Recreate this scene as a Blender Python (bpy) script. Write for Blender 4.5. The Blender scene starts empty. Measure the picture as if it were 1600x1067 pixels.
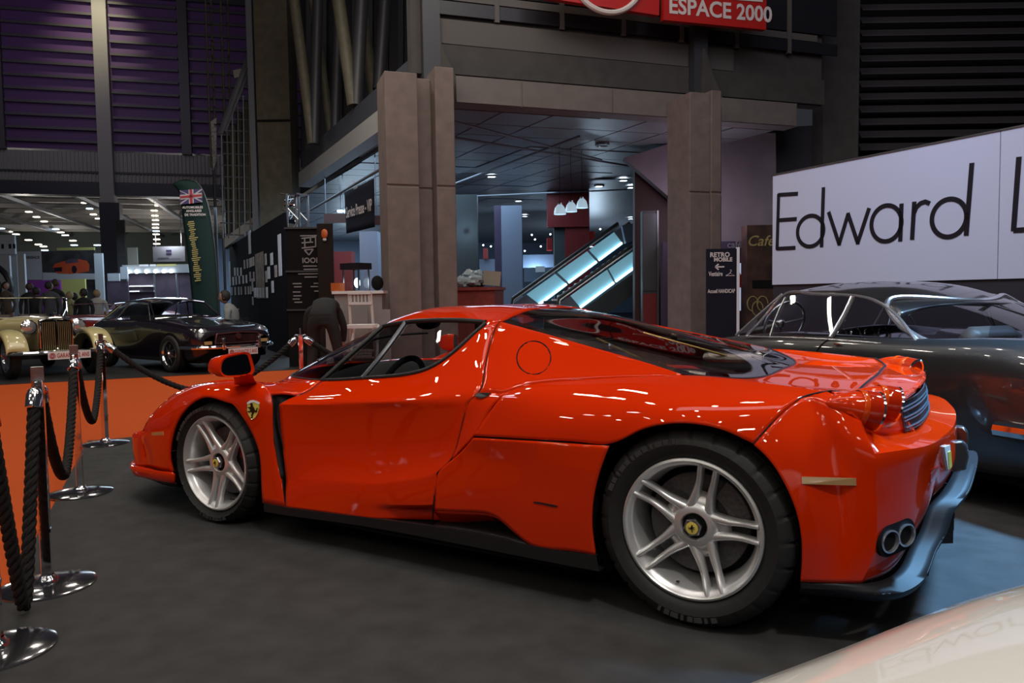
import bpy, bmesh, math, random
import numpy as np
from mathutils import Vector, Matrix
random.seed(7)
S = bpy.context.scene
COL = S.collection
PI = math.pi

# ---------------------------------------------------------------- camera
W, H, FPX = 1600.0, 1067.0, 1192.6
CAM = np.array([3.4924, -3.6152, 1.2076])
YAW, PIT, ROL = -0.5390, -0.0593, -0.0141
_F = np.array([math.sin(YAW)*math.cos(PIT), math.cos(YAW)*math.cos(PIT), math.sin(PIT)])
_R = np.array([math.cos(YAW), -math.sin(YAW), 0.0])
_U = np.cross(_R, _F)
CR = math.cos(ROL)*_R + math.sin(ROL)*_U
CU = -math.sin(ROL)*_R + math.cos(ROL)*_U
CF = _F
cd = bpy.data.cameras.new('camera')
cd.sensor_fit = 'HORIZONTAL'; cd.sensor_width = 36.0; cd.lens = 36.0*FPX/W
cd.clip_start = 0.02; cd.clip_end = 300
cam = bpy.data.objects.new('camera', cd); COL.objects.link(cam)
M = Matrix.Identity(4)
for i in range(3):
    M[i][0] = CR[i]; M[i][1] = CU[i]; M[i][2] = -CF[i]; M[i][3] = CAM[i]
cam.matrix_world = M
S.camera = cam

# ---------------------------------------------------------------- view, world, lights
vs = S.view_settings
vs.view_transform = 'Standard'; vs.look = 'None'; vs.gamma = 1.0; vs.exposure = 0.0
vs.use_curve_mapping = False
wd = bpy.data.worlds.new('hall_ambience'); S.world = wd; wd.use_nodes = True
wd.node_tree.nodes['Background'].inputs[0].default_value = (0.62, 0.66, 0.80, 1)
wd.node_tree.nodes['Background'].inputs[1].default_value = 0.035

def aim(o, target):
    d = Vector(target) - o.location
    o.rotation_euler = d.to_track_quat('-Z', 'Y').to_euler()
def spot(loc, target, power, color, deg=70, blend=0.5, size=0.12):
    l = bpy.data.lights.new('hall_spot', 'SPOT'); l.energy = power; l.color = color
    l.spot_size = math.radians(deg); l.spot_blend = blend; l.shadow_soft_size = size
    o = bpy.data.objects.new('hall_spot', l); COL.objects.link(o); o.location = loc; aim(o, target); return o
def area(loc, target, sx, sy, power, color, name='hall_fill'):
    l = bpy.data.lights.new(name, 'AREA'); l.shape = 'RECTANGLE'; l.size = sx; l.size_y = sy
    l.energy = power; l.color = color
    o = bpy.data.objects.new(name, l); COL.objects.link(o); o.location = loc; aim(o, target); return o
def point(loc, power, color, size=0.1, name='fill_point'):
    l = bpy.data.lights.new(name, 'POINT'); l.energy = power; l.color = color; l.shadow_soft_size = size
    o = bpy.data.objects.new(name, l); COL.objects.link(o); o.location = loc; return o
WARM = (1.0, 0.90, 0.76); COOL = (0.55, 0.72, 1.0); WHITE = (1.0, 0.97, 0.93)
# rows of stage spots hung from the hall roof over and behind the visitor side
k = 0
for (y, z) in ((-7.5, 8.2), (-5.0, 7.8), (-2.6, 7.5), (-0.4, 7.5), (2.2, 7.6)):
    for x in (-5.2, -2.9, -0.7, 1.4, 3.5, 5.8):
        k += 1; dx, dy = 0.5*math.sin(k*2.3), 0.35*math.cos(k*1.7)
        area((x+dx, y+dy, z), (x+dx*.5, y+dy, 0.0), 0.34, 0.18, 18 if y > -4 else 11, WARM if k % 4 else WHITE, 'lamp_and_fill_light')
for (x, y, z, p) in ((-5.5, -11.0, 8.0, 80), (-2.5, -12.5, 8.4, 80), (0.5, -10.5, 8.0, 70), (3.0, -13.0, 8.4, 90), (5.5, -11.0, 8.0, 80), (8.0, -12.5, 8.4, 80), (-4.0, -15.5, 9.0, 90), (1.5, -16.0, 9.0, 90), (6.0, -16.0, 9.0, 90)):
    area((x, y, z), (1.6, -1.0, 0.4), 0.40, 0.22, p*.29, WARM, 'lamp_and_fill_light')  # added fill from behind the camera for the car's side and wheels
area((5.2, -3.4, 6.2), (4.6, -2.6, 0.7), 0.5, 0.25, 120, WHITE, 'lamp_and_fill_light')  # added fill above the white car to brighten its bonnet
# cool spots over the stand beyond the car: they light the sign wall, the grey coupe and the floor at the tail
spot((5.3, 1.9, 6.2), (4.05, 0.45, 0.0), 7000, (0.24, 0.57, 1.0), 34, 0.6, 0.45)
for s in (0.2, 1.5, 2.9):
    spot((2.6+.823*s-1.2, 4.3-.568*s-1.6, 5.0), (2.0+.823*s, 5.7-.568*s, 1.8), 110, (0.50, 0.62, 1.0), 75, 0.8, 0.12)
# ---------------------------------------------------------------- helpers
def A(p): return np.array(p, float)
def ray(u, v): return CF + (u-W/2)/FPX*CR - (v-H/2)/FPX*CU
def Q(u, v, y): d = ray(u, v); return CAM + d*((y-CAM[1])/d[1])
def QX(u, v, x): d = ray(u, v); return CAM + d*((x-CAM[0])/d[0])
def QZ(u, v, z=0.0): d = ray(u, v); return CAM + d*((z-CAM[2])/d[2])
def QD(u, v, depth): return CAM + ray(u, v)*depth
def QP(u, v, q, n): d = ray(u, v); n = A(n); return CAM + d*(((A(q)-CAM)@n)/(d@n))
def LQ(l): return [Q(*p) for p in l]
def my(p): p = np.array(p, float); p[..., 1] *= -1; return p

def spline(pts, n, t0=0.0, t1=1.0, lin=False):
    P = np.array(pts, float); k = len(P)
    d = np.linalg.norm(np.diff(P, axis=0), axis=1); d = np.maximum(d, 1e-9)
    t = np.concatenate([[0], np.cumsum(d)]); L = t[-1]; t = t/L
    s = np.linspace(t0, t1, n)
    if k == 2 or lin:
        return np.stack([np.interp(s, t, P[:, i]) for i in range(P.shape[1])], 1)
    h = np.diff(t); Am = np.zeros((k, k)); B = np.zeros((k, P.shape[1])); Am[0, 0] = Am[-1, -1] = 1
    for i in range(1, k-1):
        Am[i, i-1] = h[i-1]; Am[i, i] = 2*(h[i-1]+h[i]); Am[i, i+1] = h[i]
        B[i] = 6*((P[i+1]-P[i])/h[i] - (P[i]-P[i-1])/h[i-1])
    m = np.linalg.solve(Am, B)
    j = np.clip(np.searchsorted(t, s, side='right')-1, 0, k-2)
    a = (t[j+1]-s)/h[j]; b = (s-t[j])/h[j]
    hh = (h[j]**2)[:, None]; a = a[:, None]; b = b[:, None]
    return a*P[j] + b*P[j+1] + ((a**3-a)*m[j] + (b**3-b)*m[j+1])*hh/6

def spl_t(P, t, s):
    k = len(P); h = np.diff(t); Am = np.zeros((k, k)); B = np.zeros_like(P); Am[0, 0] = Am[-1, -1] = 1
    for i in range(1, k-1):
        Am[i, i-1] = h[i-1]; Am[i, i] = 2*(h[i-1]+h[i]); Am[i, i+1] = h[i]
        B[i] = 6*((P[i+1]-P[i])/h[i] - (P[i]-P[i-1])/h[i-1])
    m = np.linalg.solve(Am, B); j = np.clip(np.searchsorted(t, s, side='right')-1, 0, k-2)
    a = ((t[j+1]-s)/h[j])[:, None]; b = ((s-t[j])/h[j])[:, None]; hh = (h[j]**2)[:, None]
    return a*P[j]+b*P[j+1]+((a**3-a)*m[j]+(b**3-b)*m[j+1])*hh/6
def loft(curves, nu, nv, lin=False, linu=False):
    """curves with equal point counts share one parameter, so matching points stay on one column"""
    curves = [np.array(c, float) for c in curves]
    if len(set(len(c) for c in curves)) == 1 and len(curves[0]) > 2 and not linu:
        d = np.mean([np.linalg.norm(np.diff(c, axis=0), axis=1) for c in curves], 0)
        t = np.concatenate([[0], np.cumsum(d)]); t /= t[-1]; s_ = np.linspace(0, 1, nu)
        C_ = np.array([spl_t(c, t, s_) for c in curves])
    else:
        C_ = np.array([spline(c, nu, lin=linu) for c in curves])
    if len(curves) == 2 or lin:
        return np.stack([spline(C_[:, i], nv, lin=True) for i in range(nu)], 1)
    # shared parameter across columns keeps rows smooth
    d = np.linalg.norm(np.diff(C_, axis=0), axis=2).mean(1); t = np.concatenate([[0], np.cumsum(d)])
    out = np.zeros((nv, nu, 3)); k = len(t); t = t/t[-1]; h = np.diff(t)
    Am = np.zeros((k, k)); Am[0, 0] = Am[-1, -1] = 1
    B = np.zeros((k, nu*3)); P = C_.reshape(k, -1)
    for i in range(1, k-1):
        Am[i, i-1] = h[i-1]; Am[i, i] = 2*(h[i-1]+h[i]); Am[i, i+1] = h[i]
        B[i] = 6*((P[i+1]-P[i])/h[i]-(P[i]-P[i-1])/h[i-1])
    m = np.linalg.solve(Am, B); s = np.linspace(0, 1, nv)
    j = np.clip(np.searchsorted(t, s, side='right')-1, 0, k-2)
    a = ((t[j+1]-s)/h[j])[:, None]; b = ((s-t[j])/h[j])[:, None]; hh = (h[j]**2)[:, None]
    return (a*P[j]+b*P[j+1]+((a**3-a)*m[j]+(b**3-b)*m[j+1])*hh/6).reshape(nv, nu, 3)

def coons(bottom, top, left, right, nu, nv):
    """bottom/top run left->right, left/right run bottom->top"""
    b = spline(bottom, nu); t = spline(top, nu); l = spline(left, nv); r = spline(right, nv)
    u = np.linspace(0, 1, nu)[None, :, None]; v = np.linspace(0, 1, nv)[:, None, None]
    return ((1-v)*b[None] + v*t[None] + (1-u)*l[:, None] + u*r[:, None]
            - ((1-u)*(1-v)*b[0] + u*(1-v)*b[-1] + (1-u)*v*t[0] + u*v*t[-1]))

def link(o, parent=None):
    COL.objects.link(o)
    if parent is not None: o.parent = parent
    return o
def tag(o, label=None, cat=None, group=None, kind=None):
    if label: o['label'] = label
    if cat: o['category'] = cat
    if group: o['group'] = group
    if kind: o['kind'] = kind
    return o
def empty(name, loc=(0, 0, 0), rz=0.0, label=None, cat=None, group=None):
    o = bpy.data.objects.new(name, None); o.empty_display_size = 0.2
    o.location = Vector([float(x) for x in loc]); o.rotation_euler = (0, 0, rz); COL.objects.link(o)
    return tag(o, label, cat, group)
def copy_tree(o, parent=None):
    c = o.copy(); COL.objects.link(c); c.parent = parent
    for ch in list(o.children): copy_tree(ch, c)
    return c

class MB:
    """collects verts and faces of ONE mesh"""
    def __init__(s): s.v = []; s.f = []; s.m = []
    def add(s, v, f, m=0):
        o = len(s.v); s.v += [tuple(float(c) for c in p) for p in v]
        s.f += [tuple(i+o for i in q) for q in f]; s.m += [m]*len(f); return s
    def grid(s, G, m=0, closeu=False, closev=False):
        nv, nu = G.shape[:2]; f = []
        for j in range(nv if closev else nv-1):
            for i in range(nu if closeu else nu-1):
                a = j*nu+i; b = j*nu+(i+1) % nu; c = ((j+1) % nv)*nu+(i+1) % nu; d = ((j+1) % nv)*nu+i
                f.append((a, b, c, d))
        return s.add(G.reshape(-1, 3), f, m)
    def box(s, lo, hi, m=0, T=None):
        x0, y0, z0 = lo; x1, y1, z1 = hi
        v = [(x0, y0, z0), (x1, y0, z0), (x1, y1, z0), (x0, y1, z0), (x0, y0, z1), (x1, y0, z1), (x1, y1, z1), (x0, y1, z1)]
        if T is not None: v = [T(p) for p in v]
        return s.add(v, [(0, 3, 2, 1), (4, 5, 6, 7), (0, 1, 5, 4), (1, 2, 6, 5), (2, 3, 7, 6), (3, 0, 4, 7)], m)
    def bar(s, a, b, w, h, m=0, up=(0, 0, 1)):
        a = A(a); b = A(b); d = b-a; d = d/np.linalg.norm(d); u = A(up)
        if abs(d@u) > .98: u = A((1, 0, 0))
        r = np.cross(d, u); r /= np.linalg.norm(r); u = np.cross(r, d)
        c = [-r*w/2-u*h/2, r*w/2-u*h/2, r*w/2+u*h/2, -r*w/2+u*h/2]
        return s.add([a+q for q in c]+[b+q for q in c], [(3, 2, 1, 0), (4, 5, 6, 7), (0, 1, 5, 4), (1, 2, 6, 5), (2, 3, 7, 6), (3, 0, 4, 7)], m)
    def tube(s, pts, r, n=8, m=0, cap=True, closed=False):
        P = np.array(pts, float); k = len(P)
        rr = np.full(k, r) if np.isscalar(r) else np.array(r, float)
        T = np.gradient(P, axis=0) if not closed else np.roll(P, -1, 0)-np.roll(P, 1, 0)
        T /= np.linalg.norm(T, axis=1)[:, None]+1e-12
        u = np.cross(T[0], A((0, 0, 1)))
        if np.linalg.norm(u) < 1e-3: u = np.cross(T[0], A((0, 1, 0)))
        u /= np.linalg.norm(u); G = []
        th = np.linspace(0, 2*PI, n, endpoint=False)
        for i in range(k):
            u = u-T[i]*(u@T[i]); u /= np.linalg.norm(u); w = np.cross(T[i], u)
            G.append(P[i]+rr[i]*(np.cos(th)[:, None]*u+np.sin(th)[:, None]*w))
        G = np.array(G); o = len(s.v); s.grid(G, m, closeu=True, closev=closed)
        if cap and not closed:
            s.f.append(tuple(o+i for i in range(n-1, -1, -1))); s.m.append(m)
            s.f.append(tuple(o+(k-1)*n+i for i in range(n))); s.m.append(m)
        return s
    def lathe(s, prof, n=32, c=(0, 0, 0), ax='z', m=0, closed=False, a0=0., a1=2*PI):
        """prof: (r, h) pairs; axis through c"""
        full = abs(a1-a0-2*PI) < 1e-6
        th = np.linspace(a0, a1, n, endpoint=not full); P = np.array(prof, float); G = np.zeros((len(P), n, 3))
        for j, (r, h) in enumerate(P):
            x, y = r*np.cos(th), r*np.sin(th)
            G[j] = np.stack({'z': [x, y, 0*x+h], 'y': [x, 0*x+h, y], 'x': [0*x+h, x, y]}[ax], 1)
        return s.grid(G+A(c), m, closeu=full, closev=closed)
    def prism(s, poly, d, m=0, close=True):
        """poly: list of 3D points (planar), extruded by vector d"""
        P = [A(p) for p in poly]; n = len(P); d = A(d)
        f = [tuple(range(n-1, -1, -1)), tuple(range(n, 2*n))]
        f += [(i, (i+1) % n, n+(i+1) % n, n+i) for i in range(n)]
        return s.add(P+[p+d for p in P], f, m)
    def ball(s, c, r, n=12, k=8, m=0):
        r = A((r, r, r)) if np.isscalar(r) else A(r)
        th = np.linspace(0, 2*PI, n, endpoint=False); ph = np.linspace(-PI/2, PI/2, k)
        G = np.array([[A(c)+r*A((math.cos(p)*math.cos(t), math.cos(p)*math.sin(t), math.sin(p))) for t in th] for p in ph])
        return s.grid(G, m, closeu=True)
    def build(s, name, mats, parent=None, smooth=True, ang=35, weld=0.0, out=None, solid=0.0, bevel=0.0, sub=0):
        me = bpy.data.meshes.new(name); me.from_pydata(s.v, [], s.f)
        if not isinstance(mats, (list, tuple)): mats = [mats]
        for q in mats: me.materials.append(MT[q] if isinstance(q, str) else q)
        if len(mats) > 1:
            me.polygons.foreach_set('material_index', s.m)
        bm = bmesh.new(); bm.from_mesh(me)
        if weld > 0: bmesh.ops.remove_doubles(bm, verts=bm.verts, dist=weld)
        if out is None: bmesh.ops.recalc_face_normals(bm, faces=bm.faces)
        else:
            bmesh.ops.recalc_face_normals(bm, faces=bm.faces)
            tot = Vector((0, 0, 0)); 
            for f in bm.faces: tot += f.normal*f.calc_area()
            if tot.dot(Vector(out)) < 0: bmesh.ops.reverse_faces(bm, faces=bm.faces)
        bm.to_mesh(me); bm.free()
        if smooth:
            me.polygons.foreach_set('use_smooth', [True]*len(me.polygons))
            me.set_sharp_from_angle(angle=math.radians(ang))
        me.update()
        o = bpy.data.objects.new(name, me); link(o, parent)
        if bevel:
            b = o.modifiers.new('bevel', 'BEVEL'); b.width = bevel; b.segments = 2; b.limit_method = 'ANGLE'
        if solid:
            b = o.modifiers.new('solid', 'SOLIDIFY'); b.thickness = solid; b.offset = -1
        if sub:
            b = o.modifiers.new('sub', 'SUBSURF'); b.levels = sub; b.render_levels = sub
        return o

def rot2(p, a):
    c, s = math.cos(a), math.sin(a); return (c*p[0]-s*p[1], s*p[0]+c*p[1])

def text_mb(mb, txt, o, ux, uz, size, depth=0.004, m=0, align='LEFT', bold=0.0, shear=0.0, space=1.0, fit=None):
    """lettering as thin raised geometry: origin o, unit vectors ux (reading) and uz (up)"""
    cu = bpy.data.curves.new('lettering', 'FONT'); cu.body = txt; cu.size = size; cu.align_x = align
    cu.offset = bold; cu.shear = shear; cu.space_character = space; cu.resolution_u = 3
    ob = bpy.data.objects.new('lettering', cu); COL.objects.link(ob)
    dg = bpy.context.evaluated_depsgraph_get(); me = bpy.data.meshes.new_from_object(ob.evaluated_get(dg))
    ux = A(ux); uz = A(uz); nn = np.cross(ux, uz); o = A(o)
    xs = [p.co.x for p in me.vertices]; fx = fit/(max(xs)-min(xs)) if fit else 1.0
    v = [o+ux*p.co.x*fx+uz*p.co.y+nn*depth for p in me.vertices]
    mb.add(v, [tuple(p.vertices) for p in me.polygons], m)
    bpy.data.objects.remove(ob); bpy.data.curves.remove(cu); bpy.data.meshes.remove(me)
    return mb

def full(rows, nu, nv):
    """rows run from the near edge to the centre line; the far half is their mirror image"""
    rows = [np.array(r, float) for r in rows]
    return loft(rows+[my(r) for r in rows[:-1][::-1]], nu, nv)
# ---------------------------------------------------------------- materials
MT = {}
def mat(name, col, rough=0.5, metal=0.0, coat=0.0, spec=0.5, emit=None, es=0.0, noise=None, bump=0.0, nscale=30.0, coat_r=0.03):
    m = bpy.data.materials.new(name); m.use_nodes = True; nt = m.node_tree; b = nt.nodes['Principled BSDF']
    b.inputs['Base Color'].default_value = (*col, 1); b.inputs['Roughness'].default_value = rough
    b.inputs['Metallic'].default_value = metal; b.inputs['Specular IOR Level'].default_value = spec
    b.inputs['Coat Weight'].default_value = coat; b.inputs['Coat Roughness'].default_value = coat_r
    if emit: b.inputs['Emission Color'].default_value = (*emit, 1); b.inputs['Emission Strength'].default_value = es
    if noise or bump:
        tc = nt.nodes.new('ShaderNodeTexCoord'); n = nt.nodes.new('ShaderNodeTexNoise')
        n.inputs['Scale'].default_value = nscale; n.inputs['Detail'].default_value = 6
        nt.links.new(tc.outputs['Object'], n.inputs['Vector'])
        if noise:
            r = nt.nodes.new('ShaderNodeValToRGB')
            r.color_ramp.elements[0].position = .3; r.color_ramp.elements[1].position = .7
            r.color_ramp.elements[0].color = (*[c*(1-noise) for c in col], 1)
            r.color_ramp.elements[1].color = (*[min(1, c*(1+noise)) for c in col], 1)
            nt.links.new(n.outputs['Fac'], r.inputs['Fac']); nt.links.new(r.outputs['Color'], b.inputs['Base Color'])
        if bump:
            bp = nt.nodes.new('ShaderNodeBump'); bp.inputs['Strength'].default_value = bump; bp.inputs['Distance'].default_value = 0.01
            nt.links.new(n.outputs['Fac'], bp.inputs['Height']); nt.links.new(bp.outputs['Normal'], b.inputs['Normal'])
    MT[name] = m; return m
def glass(name, tint, refl=1.45):
    m = bpy.data.materials.new(name); m.use_nodes = True; nt = m.node_tree
    for n in list(nt.nodes):
        if n.type != 'OUTPUT_MATERIAL': nt.nodes.remove(n)
    out = [n for n in nt.nodes if n.type == 'OUTPUT_MATERIAL'][0]
    t = nt.nodes.new('ShaderNodeBsdfTransparent'); t.inputs[0].default_value = (*tint, 1)
    g = nt.nodes.new('ShaderNodeBsdfGlossy'); g.inputs['Roughness'].default_value = 0.02; g.inputs['Color'].default_value = (1, 1, 1, 1)
    ge = nt.nodes.new('ShaderNodeNewGeometry'); dt = nt.nodes.new('ShaderNodeVectorMath'); dt.operation = 'DOT_PRODUCT'
    nt.links.new(ge.outputs['Incoming'], dt.inputs[0]); nt.links.new(ge.outputs['Normal'], dt.inputs[1])
    def mth(op, a, b=None):
        n = nt.nodes.new('ShaderNodeMath'); n.operation = op
        for k, x in enumerate((a, b)):
            if x is None: continue
            if isinstance(x, (int, float)): n.inputs[k].default_value = x
            else: nt.links.new(x, n.inputs[k])
        return n.outputs[0]
    ab = mth('ABSOLUTE', dt.outputs['Value']); sch = mth('ADD', mth('MULTIPLY', mth('POWER', mth('SUBTRACT', 1.0, ab), 5.0), .96), .04)   # Schlick reflectance, same from both faces
    mx = nt.nodes.new('ShaderNodeMixShader')
    nt.links.new(sch, mx.inputs[0]); nt.links.new(t.outputs[0], mx.inputs[1]); nt.links.new(g.outputs[0], mx.inputs[2])
    nt.links.new(mx.outputs[0], out.inputs['Surface']); MT[name] = m; return m
def emis(name, col, st):
    return mat(name, col, 0.5, emit=col, es=st)

mat('red_paint', (0.70, 0.029, 0.0006), 0.5, 0.0, 1.0, 0.0, coat_r=0.012)
mat('black_trim', (0.012, 0.012, 0.013), 0.42)
mat('satin_black', (0.014, 0.014, 0.016), 0.42)
mat('trim_matt', (0.016, 0.016, 0.018), 0.5, spec=.22)
mat('matt_black', (0.006, 0.006, 0.007), 0.8, spec=0.2)
mat('carbon', (0.015, 0.015, 0.016), 0.30, 0.0, 0.6, noise=.6, nscale=220)
mat('rubber', (0.016, 0.0155, 0.015), 0.62, noise=.15, nscale=60)
mat('rubber_letter', (0.05, 0.05, 0.052), 0.55)
mat('rim_silver', (0.80, 0.80, 0.80), 0.34, 0.70)
mat('chrome', (0.82, 0.82, 0.84), 0.07, 1.0)
mat('chrome_soft', (0.80, 0.82, 0.88), 0.24, 0.9)
mat('steel', (0.48, 0.48, 0.50), 0.28, 1.0)
mat('gunmetal', (0.16, 0.165, 0.18), 0.28, 0.85)
mat('disc_grey', (0.10, 0.10, 0.105), 0.5, 0.4, noise=.3, nscale=80)
mat('badge_yellow', (0.80, 0.66, 0.12), 0.3, coat=.6)
mat('badge_black', (0.008, 0.008, 0.008), 0.4)
mat('badge_white', (0.75, 0.75, 0.72), 0.3)
mat('lens_amber', (0.46, 0.27, 0.11), 0.25, 0, 1.0)
mat('lens_red', (0.66, 0.030, 0.001), 0.3, 0.0, 1.0, 0.0)
mat('lens_dark_red', (0.42, 0.016, 0.002), 0.3, 0.0, 1.0, 0.0)
mat('mesh_grey', (0.16, 0.20, 0.25), 0.35, 0.7)
mat('brass', (0.55, 0.42, 0.16), 0.3, 0.8)
mat('interior', (0.012, 0.012, 0.013), 0.7)
glass('glass_clear', (0.93, 0.95, 0.96))
glass('glass_tint', (0.22, 0.22, 0.23))
glass('glass_screen', (0.66, 0.68, 0.70))
mat('pipe_inside', (0.30, 0.25, 0.14), 0.35, 0.8)  # brass reflection inside the exhausts is put into this colour
mat('lens_amber_red', (0.68, 0.055, 0.003), 0.3, 0, 1.0, 0.0)
glass('glass_engine', (0.66, 0.62, 0.58))
mat('mirror_dark', (0.25, 0.25, 0.32), 0.03, 1.0)
mat('caliper_red', (0.30, 0.02, 0.02), 0.5)
glass('glass_smoke', (0.78, 0.78, 0.83))
# ================================================================ the hall
mat('hall_floor', (0.020, 0.020, 0.023), 0.45, noise=.2, nscale=3)
mat('carpet_orange', (0.52, 0.085, 0.018), 0.95, spec=.1, noise=.12, bump=.3, nscale=260)
mat('carpet_grey', (0.042, 0.041, 0.041), 0.80, spec=.3, noise=.22, bump=.2, nscale=7)
mat('carpet_black', (0.008, 0.008, 0.010), 0.7, noise=.2, nscale=40)
mat('concrete_pink', (0.155, 0.122, 0.115), 0.85, noise=.14, nscale=5, bump=.1)
mat('concrete_dark', (0.050, 0.046, 0.046), 0.85, noise=.15, nscale=4)
mat('concrete_olive', (0.085, 0.076, 0.055), 0.85, noise=.2, nscale=4)
mat('fascia', (0.135, 0.120, 0.116), 0.7, noise=.1, nscale=4)
mat('fascia_dim', (0.085, 0.078, 0.078), .8)
mat('band_blue', (0.055, 0.062, 0.085), 0.5)
mat('pale_fascia', (0.36, 0.37, 0.38), 0.6)
mat('steel_grey', (0.14, 0.15, 0.18), 0.5, 0.2)
mat('steel_dark', (0.040, 0.042, 0.052), 0.5, 0.2)
mat('pipe_olive', (0.10, 0.092, 0.065), 0.6, noise=.2, nscale=6)
mat('louvre', (0.060, 0.055, 0.060), 0.5)
mat('purple_lit_sheet', (0.085, 0.030, 0.135), 0.6)  # purple light on the end wall is put into this colour
mat('corrugated', (0.26, 0.245, 0.235), 0.6)
mat('roof_panel', (0.06, 0.062, 0.068), 0.6)
mat('ceiling_tile', (0.20, 0.20, 0.22), 0.42, 0.2, noise=.1, nscale=3)
mat('blue_grey', (0.13, 0.17, 0.24), 0.6)
mat('green_black', (0.035, 0.045, 0.050), 0.6)
mat('sign_red', (0.42, 0.012, 0.010), 0.4)
mat('red_black', (0.035, 0.008, 0.009), 0.6)
mat('deep_red', (0.16, 0.010, 0.012), 0.5)
mat('skip_red', (0.20, 0.030, 0.022), 0.6, noise=.2, nscale=9)
mat('white_paint', (0.72, 0.73, 0.76), 0.5)
mat('sign_white', (0.52, 0.55, 0.68), 0.45)
mat('sign_black', (0.010, 0.009, 0.014), 0.4)
mat('wall_dark', (0.022, 0.020, 0.030), 0.6)
mat('banner_navy', (0.012, 0.012, 0.022), 0.8, spec=.15)
mat('print_grey', (0.42, 0.42, 0.45), 0.6)
mat('paper', (0.60, 0.62, 0.66), 0.7)
mat('slope_mauve', (0.19, 0.16, 0.185), 0.8, noise=.08, nscale=3)
mat('violet_cabinet', (0.050, 0.032, 0.070), 0.5)
mat('poster_brown', (0.055, 0.024, 0.016), 0.5, noise=.8, nscale=3)
emis('lamp_cool', (0.72, 0.88, 1.0), 14)
emis('lamp_warm', (1.0, 0.93, 0.78), 12)
emis('lamp_soft', (0.80, 0.93, 1.0), 3.0)
emis('panel_glow', (0.25, 0.55, 0.68), 0.36)
emis('tube_glow', (0.70, 0.93, 1.0), 4.5)
emis('screen_glow', (0.45, 0.55, 0.75), .6)
DL = A((-.84, .54, 0)); DL /= np.linalg.norm(DL)
DF = A((.65, .76, 0)); DF /= np.linalg.norm(DF)
NL = A((-DL[1], DL[0], 0)); NL = NL if NL @ (CAM-A((-10, 10, 0))) > 0 else -NL     # towards the camera
NF = A((-DF[1], DF[0], 0)); NF = NF if NF @ (CAM-A((-2, 10, 0))) > 0 else -NF
Z3 = A((0, 0, 1))
def struct(name, mb, m, parent=None, **k):
    k.setdefault('smooth', False); o = mb.build(name, m, parent, **k)
    if parent is None: o['kind'] = 'structure'
    return o
def flat(name, poly, d, m, parent=None, **k):
    return struct(name, MB().prism(poly, d), m, parent, **k)
def quad_on(q, n, pts, d, m, name, parent=None):
    """image outline laid on the vertical plane (q, n), thickness d away from the viewer"""
    P = [QP(u, v, q, n) for u, v in pts]
    return flat(name, P, -A(n)*d, m, parent)
# floor and carpets
mb = MB(); mb.box((-95, -30, -.20), (40, 95, -.012)); floor = struct('floor', mb, 'hall_floor')
o0 = A((-3.10, .155, 0))
def bl(s, t, z=0.0): return o0+A((.568, .823, 0))*s+A((.823, -.568, 0))*t+A((0, 0, z))
flat('floor_aisle_carpet', [bl(-16, -5.9, -.012), bl(9, -5.9, -.012), bl(9, 16, -.012), bl(-16, 16, -.012)], (0, 0, .006), 'carpet_orange', floor)
flat('floor_stage_carpet', [bl(0, 0, -.006), bl(12, 0, -.006), bl(12, 15, -.006), bl(0, 15, -.006)], (0, 0, .006), 'carpet_grey', floor)
flat('floor_club_carpet', [bl(-12, -17, -.012), bl(12, -17, -.012), bl(12, -5.9, -.012), bl(-12, -5.9, -.012)], (0, 0, .012), 'carpet_black', floor)
# ---- near concrete pier (H section)
def pier(name, u0, u1, depth, zt, parts, m='concrete_pink'):
    P0 = QD(u0, 480, depth); P0[2] = 0; P1 = QD(u1, 480, depth); s = (P1-P0)@_R/(DF@_R)
    mb = MB()
    for a, b, back, dz in parts:
        c = [P0+DF*s*a-NF*back, P0+DF*s*b-NF*back, P0+DF*s*b-NF*.8, P0+DF*s*a-NF*.8]
        for z0, z1 in ((0, 3.02), (3.05, zt+dz)):
            mb.prism([q+Z3*z0 for q in c], Z3*(z1-z0))
        c2 = [P0+DF*s*a-NF*(back+.02), P0+DF*s*b-NF*(back+.02), P0+DF*s*b-NF*.78, P0+DF*s*a-NF*.78]
        mb.prism([q+Z3*3.0 for q in c2], Z3*.08)
    return struct(name, mb, m, bevel=.015), P0, s
pier1, PC1, s1 = pier('wall_pier_near', 609, 712, 12.5, 4.86, [(0, .47, 0, 0), (.47, .72, .28, 0), (.72, 1.0, -.05, .12)])
pier2, PC2, s2 = pier('wall_pier_far', 1078, 1139, 13.9, 4.82, [(0, .56, 0, 0), (.56, .84, -.04, .05), (.84, 1.0, .12, -.2)])
# ---- fascia beams
ZB = 4.55
a0, a1 = QZ(603, 197, ZB), QZ(470, 290, ZB); dl = (a1-a0)/np.linalg.norm(a1-a0)
def beam(name, p, q, z0, z1, thick, m, back=0.0, parent=None):
    p = A(p); q = A(q); d = (q-p); d[2] = 0; d /= np.linalg.norm(d); n = A((-d[1], d[0], 0)); n = n if n @ (CAM-p) > 0 else -n
    P = [p-n*back, q-n*back, q-n*(back+thick), p-n*(back+thick)]
    return flat(name, [A((x[0], x[1], z0)) for x in P], Z3*(z1-z0), m, parent)
beam('trim_beam_left', a0+(a0-a1)*.12, a1+dl*.3, ZB, ZB+.42, .35, 'pale_fascia')
beam('trim_beam_left_upper', a0+(a0-a1)*.12, a1+dl*.3, ZB+.42, ZB+.98, .30, 'band_blue', .12)
f0, f1 = QZ(713, 160.4, ZB), QZ(1245, 198, ZB)
frontbeam = beam('trim_beam_front', f0, f1, ZB, ZB+.46, .4, 'fascia')
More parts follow.
